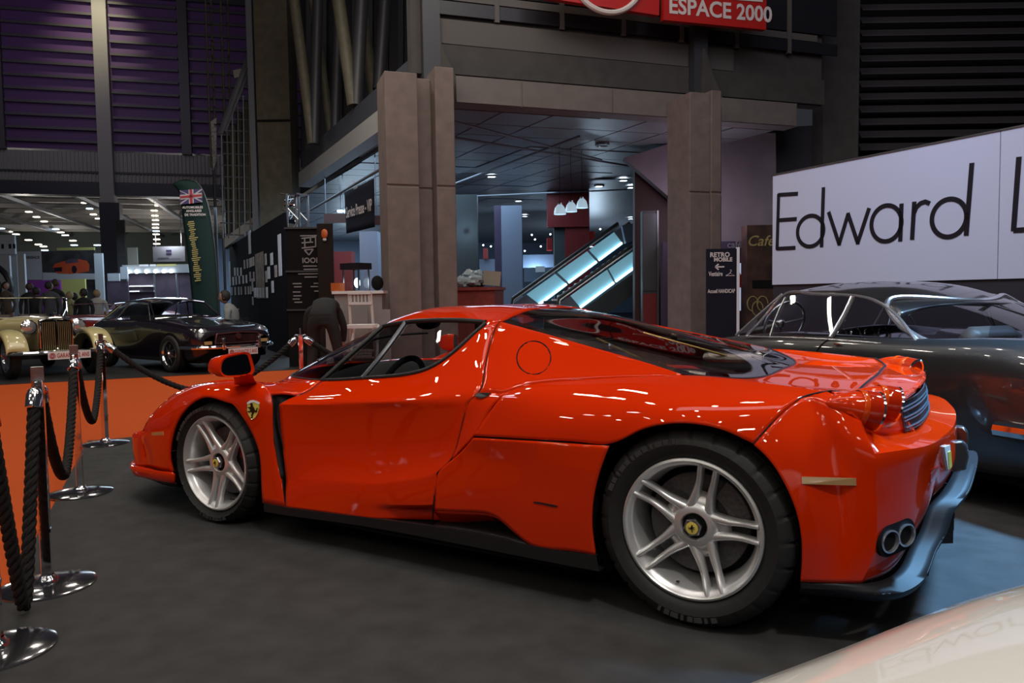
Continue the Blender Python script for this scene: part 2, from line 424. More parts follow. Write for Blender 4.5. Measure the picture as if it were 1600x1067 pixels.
for i, t in enumerate((0.0, .17, .42, .63)):   # separate fascia boards, joints between them
    t1 = (.17, .42, .63, 1.0)[i]
    P = f0+(f1-f0)*t; P2 = f0+(f1-f0)*(t1-.004)
    beam('fascia_board', P, P2, ZB+.01, ZB+.45, .02, 'fascia', -.02, frontbeam)
# upper facade: dark band, pale panel band, window strip, posts
ga, gb = f0-DF*.7, f1+DF*.9
up = beam('wall_upper', ga, gb, ZB+.55, ZB+6.5, .3, 'concrete_dark', .35)
beam('pale_band', ga+DF*.2, gb-DF*2.2, ZB+1.08, ZB+1.50, .06, 'fascia_dim', .28, up)
beam('lower_band', ga+DF*.2, gb, ZB+.56, ZB+1.06, .05, 'concrete_dark', .26, up)
nb = 7; Lb = np.linalg.norm(gb-ga)
for i in range(nb):
    beam('upper_window', ga+DF*(.35+i*1.25), ga+DF*(.35+i*1.25+1.15), ZB+1.57, ZB+1.80, .04, 'sign_black', .26, up)
    beam('window_mullion', ga+DF*(.25+i*1.25), ga+DF*(.25+i*1.25+.09), ZB+1.52, ZB+3.4, .06, 'fascia_dim', .25, up)
    beam('upper_pane', ga+DF*(.35+i*1.25), ga+DF*(.35+i*1.25+1.15), ZB+1.98, ZB+3.4, .04, 'sign_black', .28, up)
beam('window_rail', ga+DF*.2, gb-DF*.2, ZB+1.82, ZB+1.95, .06, 'fascia_dim', .25, up)
# posts with brackets over each pier
for nm, (u0, u1, vt, vb, dep_) in {'near': (655, 690, -10, 112, 13.3), 'far': (1081, 1101, -10, 140, 14.85)}.items():
    p = QD((u0+u1)/2, vb, dep_); wdt = (u1-u0)*dep_/FPX*.8; q = A((p[0], p[1], 12))
    struct('trim_post_'+nm, MB().bar(p-Z3*.2, q, wdt, .3, up=DF), 'steel_dark')
    b = p-NF*.05; struct('trim_bracket_'+nm, MB().prism([b+NF*.2-Z3*.15, b+NF*.2+DF*.45-Z3*.15, b+NF*.2+DF*.25+Z3*.25, b+NF*.2+DF*.05+Z3*.75, b+NF*.2+Z3*.75], -NF*.25), 'concrete_dark')
# ---- ceiling behind the front beam: tiles
def cl(s, t, z): return A((f0[0], f0[1], 0))+DF*s+DL*t+Z3*z
ceil = flat('ceiling', [cl(.1, .5, 4.62), cl(6.8, .5, 4.62), cl(6.8, 3.6, 4.62), cl(48, 3.6, 4.62), cl(48, 34, 4.62), cl(.1, 34, 4.62)], (0, 0, .1), 'ceiling_tile')
tile_me = None; rnd = random.Random(3)
for i in range(0, 8):
    for j in range(0, 30):
        if i > 6.0+j*.15: continue
        z = 4.60 if (i//3+j//3) % 2 else 4.585
        if tile_me is None:
            mb = MB(); mb.prism([DF*.02+DL*.02, DF*.98+DL*.02, DF*.98+DL*.98, DF*.02+DL*.98], Z3*.02)
            t_ = mb.build('ceiling_tile', 'ceiling_tile', ceil, smooth=False); tile_me = t_.data
        else: t_ = bpy.data.objects.new('ceiling_tile', tile_me); link(t_, ceil)
        t_.location = cl(i*1.0+.1, .6+j*1.0, z)
# rail pipes under the ceiling
for k, (a, b) in enumerate([((705, 289), (905, 213)), ((705, 214), (1000, 262)), ((705, 308), (980, 296)), ((708, 190), (940, 250))]):
    mb = MB(); mb.tube([QZ(a[0], a[1], 4.40), QZ(b[0], b[1], 4.40)], .025, 6); mb.build('ceiling_pipe', 'steel_grey', ceil)
# back wall of the underpass and far floor level
bw = flat('wall_underpass_back', [cl(-1, 34, 0), cl(50, 34, 0), cl(50, 34.4, 0), cl(-1, 34.4, 0)], (0, 0, 4.7), 'blue_grey')
# sloping soffit and dark wall to the right of the escalator
QS, NS = QD(1075, 300, 18.5), -CF.copy(); NS[2] = 0
def onr(pts, dep_, d, m, name, parent=None):
    P = [QD(u, v, dep_) for u, v in pts]; n = CF.copy(); n[2] = 0; n /= np.linalg.norm(n)
    return flat(name, P, n*d, m, parent)
onr([(975, 247), (1090, 210), (1090, 345), (1078, 336)], 17.2, .3, 'slope_mauve', 'wall_soffit')
onr([(1100, 205), (1212, 208), (1215, 460), (1100, 452)], 17.2, .3, 'slope_mauve', 'wall_soffit_right')
onr([(992, 264), (1000, 264), (1078, 338), (1078, 520), (992, 520)], 17.8, .3, 'red_black', 'wall_dark_red')
onr([(1205, 200), (1285, 195), (1285, 300), (1205, 300)], 17.6, .4, 'wall_dark', 'wall_recess')
# tall pier and shutter wall on the right
onr([(1286, -120), (1346, -120), (1340, 300), (1286, 300)], 17.0, .6, 'concrete_dark', 'wall_pier_right')
sw = onr([(1340, -160), (1800, -160), (1800, 330), (1340, 330)], 18.2, .3, 'sign_black', 'wall_shutter')
n_ = CF.copy(); n_[2] = 0; n_ /= np.linalg.norm(n_)
for i in range(34):
    za = 3.2+i*.29; pa = QD(1338, 460, 18.15); pb = QD(1800, 460, 18.15)
    pa[2] = pb[2] = za
    P = [pa, pb, pb-n_*.14-Z3*.16, pa-n_*.14-Z3*.16]
    flat('shutter_slat', P, Z3*.025, 'louvre', sw)
onr([(1078, 200), (1900, 200), (1900, 560), (1078, 560)], 19.0, .3, 'wall_dark', 'wall_right_back')
# ---- left: big concrete column, truss pipes, platform edge
def colm(name, u0, u1, dep_, z1, m, dp=.9):
    p = QD(u0, 470, dep_); q = QD(u1, 470, dep_); p[2] = q[2] = 0
    n = CF.copy(); n[2] = 0; n /= np.linalg.norm(n)
    return flat(name, [p, q, q+n*dp, p+n*dp], Z3*z1, m)
olive = colm('wall_column_olive', 411, 462, 23.5, 16, 'concrete_olive')
for z in (6.6, 11.1):
    p = QD(411, 470, 23.45); q = QD(462, 470, 23.45); p[2] = q[2] = z
    flat('column_joint', [p, q, q+A((0, 0, .05)), p+A((0, 0, .05))], -n_*.02, 'matt_black', olive)
colm('wall_column_olive_side', 399, 408, 23.8, 16, 'steel_grey', .5)
# inclined tubes of the roof truss standing on the left beam
for k, (a, b, dep_, r, m) in enumerate([((457, -20), (489, 225), 20, .14, 'pipe_olive'), ((497, -20), (491, 225), 20, .14, 'steel_dark'), ((526, -20), (553, 165), 17.3, .15, 'pipe_olive'),
                                        ((566, -20), (557, 165), 17.3, .15, 'steel_dark'), ((486, -20), (518, 215), 21, .12, 'pipe_olive'), ((530, -20), (524, 205), 20, .13, 'steel_dark'),
                                        ((560, -20), (585, 150), 19, .14, 'pipe_olive'), ((603, -20), (592, 140), 18, .15, 'steel_dark')]):
    mb = MB(); mb.tube([QD(a[0], a[1], dep_), QD(b[0], b[1], dep_)], r, 12)
    tag(struct('trim_truss_tube', mb, m, smooth=True))
onr([(470, -20), (650, -20), (650, 150), (470, 260)], 24.5, .3, 'sign_black', 'wall_behind_truss')
for k in range(7):
    onr([(478+k*24, -20), (486+k*24, -20), (486+k*24, 240-k*12), (478+k*24, 240-k*12)], 24.2, .2, 'steel_dark', 'trim_rib')
# ---- purple louvred end wall with corrugated band
LW0, LW1 = QD(-60, 228, 40.0), QD(345, 248, 40.0+3.4)
ld = LW1-LW0; ld[2] = 0; Lw = np.linalg.norm(ld); ld /= Lw; ln = A((-ld[1], ld[0], 0)); ln = ln if ln @ (CAM-LW0) > 0 else -ln
def lw(s, z, off=0.0): return A((LW0[0], LW0[1], 0))+ld*s+ln*off+Z3*z
zb = LW0[2]
purple = flat('wall_purple', [lw(-8, zb), lw(Lw+6, zb), lw(Lw+6, zb+12), lw(-8, zb+12)], -ln*.2, 'purple_lit_sheet')
for i in range(12):
    z = zb+.35+i*.68
    for (sa, sb) in ((-8, 1.55), (2.15, 6.5), (7.3, 10.7), (11.3, Lw+6)):
        flat('louvre_slat', [lw(sa, z, .05), lw(sb, z, .05), lw(sb, z-.02, .28), lw(sa, z-.02, .28)], Z3*.13, 'louvre', purple)
for s_ in (1.6, 10.75):
    flat('louvre_post', [lw(s_, zb-.1, .3), lw(s_+.5, zb-.1, .3), lw(s_+.5, zb-.1, 0), lw(s_, zb-.1, 0)], Z3*9.3, 'louvre', purple)
band = flat('wall_corrugated', [lw(-8, zb-1.75), lw(Lw+6, zb-1.75), lw(Lw+6, zb-.1), lw(-8, zb-.1)], -ln*.15, 'corrugated')
for i in range(96):
    s_ = -3+i*.2; flat('corrugation', [lw(s_, zb-1.7), lw(s_+.1, zb-1.7), lw(s_+.08, zb-1.7, .06), lw(s_+.02, zb-1.7, .06)], Z3*1.6, 'corrugated', band)
flat('trim_corrugated_rail', [lw(-8, zb-1.25, .12), lw(Lw+6, zb-1.25, .12), lw(Lw+6, zb-1.25, 0), lw(-8, zb-1.25, 0)], Z3*.10, 'steel_dark')
flat('trim_lintel', [lw(-8, zb-2.45, .2), lw(Lw+6, zb-2.45, .2), lw(Lw+6, zb-2.45, -.6), lw(-8, zb-2.45, -.6)], Z3*.72, 'steel_dark')
flat('wall_top_band', [lw(-8, zb+8.3, .3), lw(Lw+6, zb+8.3, .3), lw(Lw+6, zb+8.3, 0), lw(-8, zb+8.3, 0)], Z3*.9, 'steel_dark')
colx = flat('wall_column_left', [lw(6.55, 0, .5), lw(7.25, 0, .5), lw(7.25, 0, -.3), lw(6.55, 0, -.3)], Z3*22, 'corrugated')
flat('column_sleeve', [lw(6.5, 0, .56), lw(7.5, 0, .56), lw(7.5, 0, -.3), lw(6.5, 0, -.3)], Z3*6.6, 'wall_dark', colx)
# hall roof panels above the louvres
roof_ = flat('ceiling_hall', [lw(-10, zb+9.3, 0), lw(Lw+10, zb+9.3, 0), lw(Lw+10, zb+10.6, 26), lw(-10, zb+10.6, 26)], Z3*.3, 'matt_black')
for i in range(7):
    for j in range(4):
        s_ = -4+i*3.1; t_ = .4+j*2.2; z = zb+9.22+j*.11
        flat('roof_panel', [lw(s_, z, t_), lw(s_+2.9, z, t_), lw(s_+2.9, z+.1, t_+2.0), lw(s_, z+.1, t_+2.0)], Z3*.05, 'roof_panel', roof_)
# next hall seen through the opening: roof plane, back wall
flat('ceiling_next_hall', [lw(-40, 9.6, -1), lw(Lw+10, 9.6, -1), lw(Lw+10, 9.6, -60), lw(-40, 9.6, -60)], Z3*.2, 'roof_panel')
mat('next_hall_wall', (0.075, 0.09, 0.085), 0.8)
flat('wall_next_hall', [lw(-40, 0, -55), lw(Lw+30, 0, -55), lw(Lw+30, 0, -55.4), lw(-40, 0, -55.4)], Z3*9.6, 'next_hall_wall')
# near-white fill on the louvres, working light over the next hall, cool light inside the underpass
area(lw(6, zb+4, 9), lw(6, zb+4, 0), 10, 6, 150, (0.86, 0.80, 1.0))
spot(lw(7.2, zb+9.0, 4.2), lw(6.6, zb+6, 0), 1200, (1.0, .92, .62), 62, 1.0, .3)
area(lw(4, 9.3, -16), lw(4, 0, -16), 20, 14, 900, (1.0, .95, .88))
area(cl(2.5, 9, 4.5), cl(2.5, 9, 0), 5, 8, 520, (0.55, 0.78, 1.0))
area(cl(1, 24, 4.5), cl(1, 24, 0), 10, 14, 1500, (0.58, 0.80, 1.0))
area((1.5, -1.0, 11.0), (-3.0, 9.0, 3.5), 7, 4, 225, (1.0, .88, .84))  # added overhead fills that brighten the facade and the left beam
area((-2.0, 4.0, 10.0), (-12.0, 12.0, 4.0), 5, 4, 260, (1.0, .93, .78))
area((6.0, 4.0, 10.5), (4.0, 15.0, 4.5), 5, 4, 150, (.86, .86, 1.0))
# unseen lamps put in to brighten club stand and notice wall, press corner fill
for (x, y, p) in ((-8.0, 2.0, 40), (-6.0, 4.0, 40), (-9.5, 5.0, 40), (-7.0, 6.5, 40), (-11.5, 3.0, 40)):
    area((x, y, 7.5), (x-1.0, y+.6, 0), .55, .3, p, WARM, 'lamp_and_fill_light')
spot((-7.0, 4.5, 5.0), (-11.5, 10.0, 1.6), 300, (.72, .82, 1.0), 60, .8, .15)
area(cl(.5, 4.5, 4.5), cl(.5, 4.5, 0), 2.0, 2.5, 30, (.86, .80, 1.0))
point(QD(1090, 320, 16.0), 45, (.90, .78, .95), .3)
for k in range(13):
    flat('trim_roof_beam', [lw(-38, 9.25, -3-k*4), lw(Lw+9, 9.25, -3-k*4), lw(Lw+9, 9.25, -3.25-k*4), lw(-38, 9.25, -3.25-k*4)], Z3*.35, 'corrugated')
for k in range(7):
    flat('trim_roof_duct', [lw(-14+k*5, 8.9, -2), lw(-13.7+k*5, 8.9, -2), lw(-13.7+k*5, 8.9, -54), lw(-14+k*5, 8.9, -54)], Z3*.25, 'steel_grey')
for (a, b, p) in ((0, -9, 420), (9, -14, 420), (-12, -22, 600), (4, -30, 700), (14, -34, 600), (-8, -44, 700)):
    point(lw(a, 6.0, b), p, (1.0, .95, .86), .4)  # unseen points added to brighten the next hall's roof and back wall
point(lw(9.5, 5.0, -3), 120, (.9, .93, 1.0), .3)  # added fill for the hanging insurer sign
point(cl(3.2, 7.5, 3.0), 90, (.55, .78, 1.0), .3)  # added fill points inside the underpass, down to its far ceiling
point(cl(3.5, 18, 2.0), 110, (.55, .78, 1.0), .3)
point(cl(5.0, 27, 2.0), 200, (.6, .8, 1.0), .3)
point(cl(9, 15, 2.0), 160, (.55, .78, 1.0), .3)
point(cl(15, 21, 2.0), 300, (.6, .8, 1.0), .3)
# ================================================================ red mid-engined sports car
CARR = empty('sports_car', (0, 0, 0), 0, 'low red mid-engined sports car with silver five-spoke wheels and a glass engine cover', 'car')
OUTL = (0, -1, 0.35)
def both(name, grids, m, out=OUTL, ang=38, solid=0.012, parent=None, weld=0.004, mid=False):
    """a panel on the near side and its mirror image on the far side"""
    res = []
    for sgn in ((1, -1) if not mid else (1,)):
        mb = MB()
        for G in grids:
            mb.grid(G if sgn == 1 else my(G)[:, ::-1])
            if mid: mb.grid(my(G)[:, ::-1])
        o_ = (out[0], out[1]*sgn, out[2])
        res.append(mb.build(name, m, parent or CARR, ang=ang, weld=weld, out=o_, solid=solid))
    return res
def sst(x): x = np.clip(x, 0, 1); return x*x*(3-2*x)

# ---- shared curves on the near side (image points with their lateral position)
SHUT_U = LQ([(781,502,-.575),(775,512,-.60),(769,526,-.645),(763,548,-.71),(758,570,-.775),(754,598,-.865),(748,613,-.91),(739,622,-.925),(732,629,-.93)])
SHUT_L = LQ([(732,629,-.93),(726,648,-.935),(719,675,-.942),(713,699,-.950),(706,716,-.960),(695,728,-.966),(683,739,-.97)])
CREASE = LQ([(436,632,-.915),(500,632.5,-.916),(580,632.5,-.918),(660,631.5,-.924),(732,629,-.93)])
BELT = LQ([(503,594,-.70),(535,593.3,-.725),(567,591,-.75),(610,588,-.775),(645,583,-.785),(668,576,-.775),(690,564,-.75),(712,547,-.71),(735,526,-.655),(759,505,-.60),(781,502,-.575)])
BULGE = LQ([(447,748,-.94),(485,749.5,-.95),(521,751.5,-.957),(568,755,-.966),(600,754,-.968),(629,750,-.968),(660,745,-.968),(683,739,-.97)])
ARCHF = LQ([(270,737,-.945),(265,718,-.95),(270,676,-.952),(292,636,-.955),(326,619,-.955),(352,626.5,-.955),(374,644,-.955),(402,697,-.95),(408,748,-.955),(410,786,-.965)])
FMID = LQ([(250,736,-.925),(246,712,-.925),(247,672,-.922),(274,629,-.89),(324,604.5,-.885),(366,606,-.87),(404,627,-.935),(417,690,-.943),(425,748,-.952),(428,789,-.97)])
FOUT = LQ([(230,733,-.87),(226,708,-.865),(222,676,-.86),(258,626,-.79),(322,597.5,-.75),(376,593.5,-.75),(422,615,-.905),(427.5,680,-.925),(439,748,-.945),(446,792,-.972)])
# ---- front clamshell: wings, cowl, bonnet, nose
fender = loft([ARCHF, FMID, FOUT], 60, 14)
cowl = coons(LQ([(422,615,-.905),(445,613,-.878),(467,616.5,-.85)]), LQ([(376,593.5,-.75),(413,597,-.715),(450,597,-.70),(503,594.2,-.70)]),
             LQ([(422,615,-.905),(400,602,-.83),(376,593.5,-.75)]), LQ([(467,616.5,-.85),(483,609.5,-.79),(503,594.2,-.70)]), 20, 10)
HR0 = LQ([(222,676,-.86),(258,626,-.79),(322,597.5,-.75),(376,593.5,-.75),(413,597,-.715),(450,597,-.70),(503,594.2,-.70)])
HR1 = [A((-1.02,-.56,.385)), A((-.78,-.53,.50)), A((-.48,-.50,.60)), A((-.18,-.49,.68)), A((.0,-.5,.715)), A((.08,-.5,.745)), Q(455,586.5,-.5)]
HR2 = [A((-1.14,0,.38)), A((-.93,0,.47)), A((-.68,0,.56)), A((-.4,0,.645)), A((-.22,0,.70)), A((-.09,0,.75)), A((.02,0,.795))]
hood = full([HR0, HR1, HR2], 40, 31)
nose = loft([[Q(222,676,-.86), Q(207,677.5,-.77), A((-1.09,-.5,.385)), A((-1.14,0,.38))],
             [Q(226,706,-.867), Q(208,708,-.78), A((-1.11,-.5,.30)), A((-1.16,0,.30))],
             [Q(230,733,-.87), Q(213,728,-.79), A((-1.10,-.5,.225)), A((-1.15,0,.225))]], 24, 8)
mbF = MB()
for G in (fender, cowl, nose): mbF.grid(G); mbF.grid(my(G)[:, ::-1])
mbF.grid(hood)
front = mbF.build('front_clamshell', 'red_paint', CARR, ang=34, weld=.006, out=(-.3, 0, 1), solid=.012)
lip = loft([LQ([(270,737,-.945),(250,735.5,-.94),(228,730,-.90),(211,724,-.80)])+[A((-1.08,-.5,.235)), A((-1.14,0,.235))],
            LQ([(271,741,-.962),(250,739,-.955),(224,734,-.925),(203,728.5,-.845)])+[A((-1.17,-.5,.228)), A((-1.23,0,.228))],
            LQ([(271.5,755,-.955),(246,751,-.945),(223,746.3,-.915),(208,740.5,-.85)])+[A((-1.15,-.5,.17)), A((-1.21,0,.17))]], 30, 8)
both('front_lip', [lip], 'red_paint', (-1, -1, 0), mid=True, ang=60)
spl = loft([LQ([(271.5,755,-.945),(246,751,-.935),(223,746.3,-.905),(210,741,-.84)])+[A((-1.13,-.5,.17)), A((-1.19,0,.17))],
            LQ([(271.5,763,-.94),(246,759,-.93),(226,753.5,-.90),(214,746,-.83)])+[A((-1.12,-.5,.13)), A((-1.18,0,.13))],
            [A((-.4,-.6,.12)), A((-.5,-.6,.12)), A((-.6,-.5,.12)), A((-.7,-.4,.12)), A((-.8,-.2,.12)), A((-.9,0,.12))]], 24, 6, lin=True)
both('front_splitter', [spl], 'black_trim', (-.3, -.3, -1), mid=True)
for sg in (-1, 1):   # nose intakes, low in the front face
    mb = MB(); mb.prism([(-1.15, sg*.16, .24), (-1.13, sg*.55, .24), (-1.12, sg*.52, .345), (-1.16, sg*.2, .345)], (.05, 0, 0))
    mb.build('nose_intake', 'matt_black', front, smooth=False)
    G = hood[1:6, 3:15]+A((0, 0, .002)); G = G if sg < 0 else my(G)
    MB().grid(G).build('headlamp_glass', 'glass_tint', front, out=(0, 0, 1))
# vent behind the front wheel
VL = LQ([(422,615,-.905),(423.5,650,-.915),(427.5,680,-.925),(433,715,-.935),(439,748,-.945)])
VR = LQ([(467,616.5,-.85),(450,624,-.888),(436,633,-.915),(442,700,-.926),(447,748,-.94)])
VI = [p+A((.05, .10, -.01)) for p in VL]
both('side_vent', [loft([VL, [p+A((.012, .05, 0)) for p in VL], VI], 20, 6), loft([VI, [p+A((.0, .05, 0)) for p in VR], VR], 20, 5, lin=True)], 'carbon', solid=.004)
# ---- doors
upper = coons(CREASE, BELT, LQ([(436,632,-.915),(450,624,-.888),(467,617,-.85),(483,609.5,-.79),(503,594,-.70)]), SHUT_U[::-1], 46, 22)
lower = coons(BULGE, CREASE, LQ([(447,748,-.94),(442,700,-.926),(438,660,-.918),(436,632,-.915)]), SHUT_L[::-1], 46, 22)
uu = np.linspace(0, 1, 46)[None, :]; vv = np.linspace(0, 1, 22)[:, None]
lower[..., 1] += .026*np.sin(PI*np.clip(vv*1.0, 0, 1))**.8*(1-np.abs(2*uu-1)**4)
sill = coons(LQ([(446,792,-.975),(521,802,-.98),(600,812.5,-.985),(672,821.5,-.985)]), BULGE,
             LQ([(446,792,-.975),(446.5,770,-.96),(447,748,-.94)]), LQ([(672,821.5,-.985),(676.5,796,-.982),(679,770,-.98),(683,739,-.97)]), 46, 18)
vs_ = np.linspace(0, 1, 18)[:, None]
sill[..., 1] += .085*sst((uu-.60)/.40)*sst((.40-vs_)/.14)
door_near, door_far = both('door', [upper, lower, sill], 'red_paint', ang=22)
# recess between the door and the rear haunch
scoop = coons(LQ([(706,716,-.960),(707.5,715,-.962)]), LQ([(748,613,-.91),(770,613,-.92),(791,613.5,-.932)]),
              [SHUT_L[4], SHUT_L[3], SHUT_L[2], SHUT_L[1], SHUT_L[0], SHUT_U[-2], SHUT_U[-3]],
              LQ([(707.5,715,-.962),(722,699,-.972),(739,681,-.98),(756,655,-.97),(771,631,-.955),(791,613.5,-.932)]), 10, 20)
# ---- rear quarters
H0 = LQ(zip([791,830,880,935,985,1025,1065,1105,1145,1190,1245,1296],[613,601,595,591,588,586.5,586,587.5,591,596,603,611],[-.925,-.88,-.84,-.81,-.79,-.775,-.76,-.75,-.742,-.74,-.74,-.75]))
H1 = LQ(zip([782,824,876,932,980,1018,1056,1094,1132,1172,1212,1252],[622,616,611.5,609,607,606,606,607,609.5,613,617,621],[-.95,-.935,-.915,-.90,-.89,-.885,-.88,-.873,-.867,-.862,-.86,-.86]))
H2 = LQ(zip([764,810,864,922,966,998,1030,1064,1098,1138,1178,1217],[645,647,648.5,649,647,642,637,634.5,635,638.5,643,648],[-.965,-.975,-.982,-.985,-.985,-.985,-.983,-.98,-.975,-.968,-.957,-.945]))
H3 = LQ(zip([739,790,850,910,950,975,1001,1035,1068,1105,1142,1177],[681,683.5,687,691,693.5,684.5,670.5,662,660,664.3,676,693],[-.982,-.995,-1.003,-1.01,-1.013,-1.015,-1.018,-1.02,-1.02,-1.018,-1.012,-1.005]))
haunch = loft([H0, H1, H2, H3], 80, 24)
GE = LQ([(781,504,-.575),(860,525,-.63),(935,546,-.68),(1010,567,-.72),(1065,584.5,-.757)])
_k = int(np.argmin(np.linalg.norm(haunch[0]-H0[6], axis=1)))
butt = coons([Q(750,613,-.908), Q(770,613.2,-.917)]+list(haunch[0, :_k+1]), GE, [SHUT_U[-3]]+SHUT_U[-4::-1], [haunch[0, _k], GE[-1]], 50, 16)
both('rear_quarter', [haunch, butt, scoop], 'red_paint', ang=30, weld=.0004)
lowq = coons(LQ([(677,797,-.98),(720,799,-.985),(752,800.5,-.987),(768,804,-.988),(782,812,-.99),(800,828,-.992),(830,852,-.995),(880,860,-1.0),(930,867.5,-1.003)]),
             LQ([(739,684.5,-.987),(800,688,-1.003),(870,692,-1.013),(925,695.5,-1.017),(951,697,-1.018)]),
             LQ([(677,797,-.98),(679.5,770,-.978),(684,741,-.972),(708,717,-.970),(739,684.5,-.987)]),
             LQ([(930,867.5,-1.003),(924.5,825,-1.01),(928,770,-1.015),(937,735,-1.018),(951,697,-1.018)]), 50, 30)
both('lower_quarter', [lowq], 'red_paint', ang=60)
# intake ahead of the rear wheel: ramp, ledge
IT = LQ([(677,798,-.975),(720,800,-.98),(752,801.5,-.98),(768,805,-.98),(782,813,-.982),(800,829,-.985),(826,850,-.99)])
IB = [A((x, y, z)) for x, y, z in zip(np.linspace(IT[0][0]+.0, IT[-1][0]-.02, 7), [-.90,-.87,-.84,-.81,-.80,-.80,-.80], np.linspace(.196, .21, 7))]
both('intake_ramp', [loft([IT, IB], 24, 6)], 'red_paint', solid=.004)
LO = LQ([(672,822,-.985),(720,829,-.987),(780,840.5,-.99),(832,852,-.993)])
both('intake_ledge', [loft([LO, [p+A((0, .2, .004)) for p in LO]], 10, 3)], 'black_trim', (0, 0, 1), solid=.004)
# black sills
ST = LQ([(412,785.5,-.968),(446,792.5,-.98),(521,802.5,-.985),(672,822,-.99),(780,841,-.995),(830,852.5,-1.0),(932,868,-1.008)])
SB = LQ([(412,799,-.968),(446,805,-.98),(521,815,-.985),(672,841,-.99),(780,862.5,-.995),(830,872.5,-1.0),(936,893,-1.008)])
both('side_sill', [loft([[p+A((0, .02, 0)) for p in ST], ST], 30, 2), loft([ST, SB], 30, 4), loft([SB, [p+A((0, .35, -.01)) for p in SB]], 30, 3)], 'black_trim', (0, -1, -.2), ang=50, weld=.003, solid=0)
# ---- tail
bside = coons(LQ([(1251,909,-.965),(1295,910.5,-.93),(1345,911,-.885)]),
              LQ([(1178,695,-1.005),(1206,662,-.965),(1230,637,-.91),(1251,623,-.865),(1262,620,-.85),(1289,629,-.855),(1315,643,-.86),(1346,658,-.855)]),
              LQ([(1251,909,-.965),(1254,863,-.98),(1250,820,-.99),(1239,783,-1.0),(1222,748,-1.006),(1200,716,-1.008),(1178,695,-1.005)]),
              LQ([(1345,911,-.885),(1364,870,-.878),(1370,800,-.882),(1369,750,-.886),(1366,707,-.888),(1355,682,-.875),(1346,658,-.855)]), 40, 40)
RIM = [Q(1366,707,-.888), A((3.314,-.803,.68)), A((3.364,-.724,.68)), A((3.42,-.493,.68)), A((3.449,-.25,.68)), A((3.458,0,.68))]
DE = [Q(1345,911,-.885), A((3.256,-.8,.244)), A((3.299,-.7,.264)), A((3.321,-.62,.303)), A((3.349,-.55,.353)), A((3.37,-.5,.421)), A((3.406,-.42,.461)), A((3.442,-.3,.499)), A((3.458,-.15,.52)), A((3.462,0,.525))]
_kb = int(np.argmin(np.linalg.norm(bside[:, -1]-RIM[0], axis=1)))
RIM[0] = bside[_kb, -1]
brear = coons(DE, RIM, bside[:_kb+1, -1], [DE[-1], A((3.462,0,.6)), RIM[-1]], 40, _kb+1)
SH = [A((3.20,-.83,.735)), A((3.235,-.74,.715)), A((3.275,-.60,.698)), A((3.318,-.47,.688)), A((3.345,-.22,.686)), A((3.352,0,.686))]
_r = brear[-1]; _s = spline(SH, 40); shelf = np.stack([_r*(1-t)+_s*t-A((0, 0, .012))*t*(1-t) for t in np.linspace(0, 1, 9)])
lampwall = loft([[_s[0], _s[6], _s[14], _s[20]], [A((3.17,-.86,.80)), A((3.20,-.74,.80)), A((3.24,-.62,.80)), A((3.275,-.56,.79))], [A((3.10,-.85,.845)), A((3.10,-.74,.855)), A((3.15,-.66,.85)), A((3.22,-.60,.838))]], 16, 8)
tailtop = loft([[Q(1251,622.5,-.865), Q(1264,620.5,-.852), Q(1289,629,-.856), A((3.17,-.86,.80))], [Q(1292,611.3,-.765), A((3.10,-.76,.846)), A((3.15,-.72,.842)), A((3.22,-.70,.80))]], 12, 6)
mb = MB()
for G in (bside, brear, shelf, lampwall, tailtop): mb.grid(G); mb.grid(my(G)[:, ::-1])
bump = mb.build('rear_bumper', 'red_paint', CARR, ang=28, weld=.0006, out=(1, 0, 0), solid=.010)
# grille: frame plate plus bars
GB = [A((3.30,-.52,.692)), A((3.332,-.35,.688)), A((3.345,-.2,.687)), A((3.352,0,.687))]
GT = [A((3.285,-.55,.800)), A((3.315,-.35,.802)), A((3.33,-.2,.804)), A((3.338,0,.805))]
both('rear_grille', [loft([GB, GT], 24, 6)], 'gunmetal', (1, 0, 0), mid=True, solid=.004)
mbg = MB()
for j in range(9):
    t = (j+.5)/9; c = spline([a*(1-t)+b*t for a, b in zip(GB, GT)], 16)
    c[:, 0] += .004+.006*math.sin(j*2.2); mbg.tube(np.vstack([c, my(c)[::-1][1:]]), .0035, 5)
for j in range(25):
    t = j/24; c = spline(GB, 25)[j] if j < 25 else None; d = spline(GT, 25)[j]
    mbg.bar(c+A((.004, 0, 0)), d+A((.004, 0, 0)), .004, .004); mbg.bar(my(c)+A((.004, 0, 0)), my(d)+A((.004, 0, 0)), .004, .004)
mbg.build('grille_mesh', 'mesh_grey', CARR)
EG1 = [Q(818,487.5,-.34), A((1.86,-.40,1.062)), A((2.12,-.43,1.003)), A((2.42,-.46,.932)), Q(1162,591.2,-.50)]
EG2 = [A((1.578,0,1.141)), A((1.9,0,1.106)), A((2.16,0,1.043)), A((2.498,0,.95)), A((2.767,0,.859))]
eg = full([GE, EG1, EG2], 36, 41)
MB().grid(eg).build('engine_cover_glass', 'glass_engine', CARR, out=(0, 0, 1), ang=60)
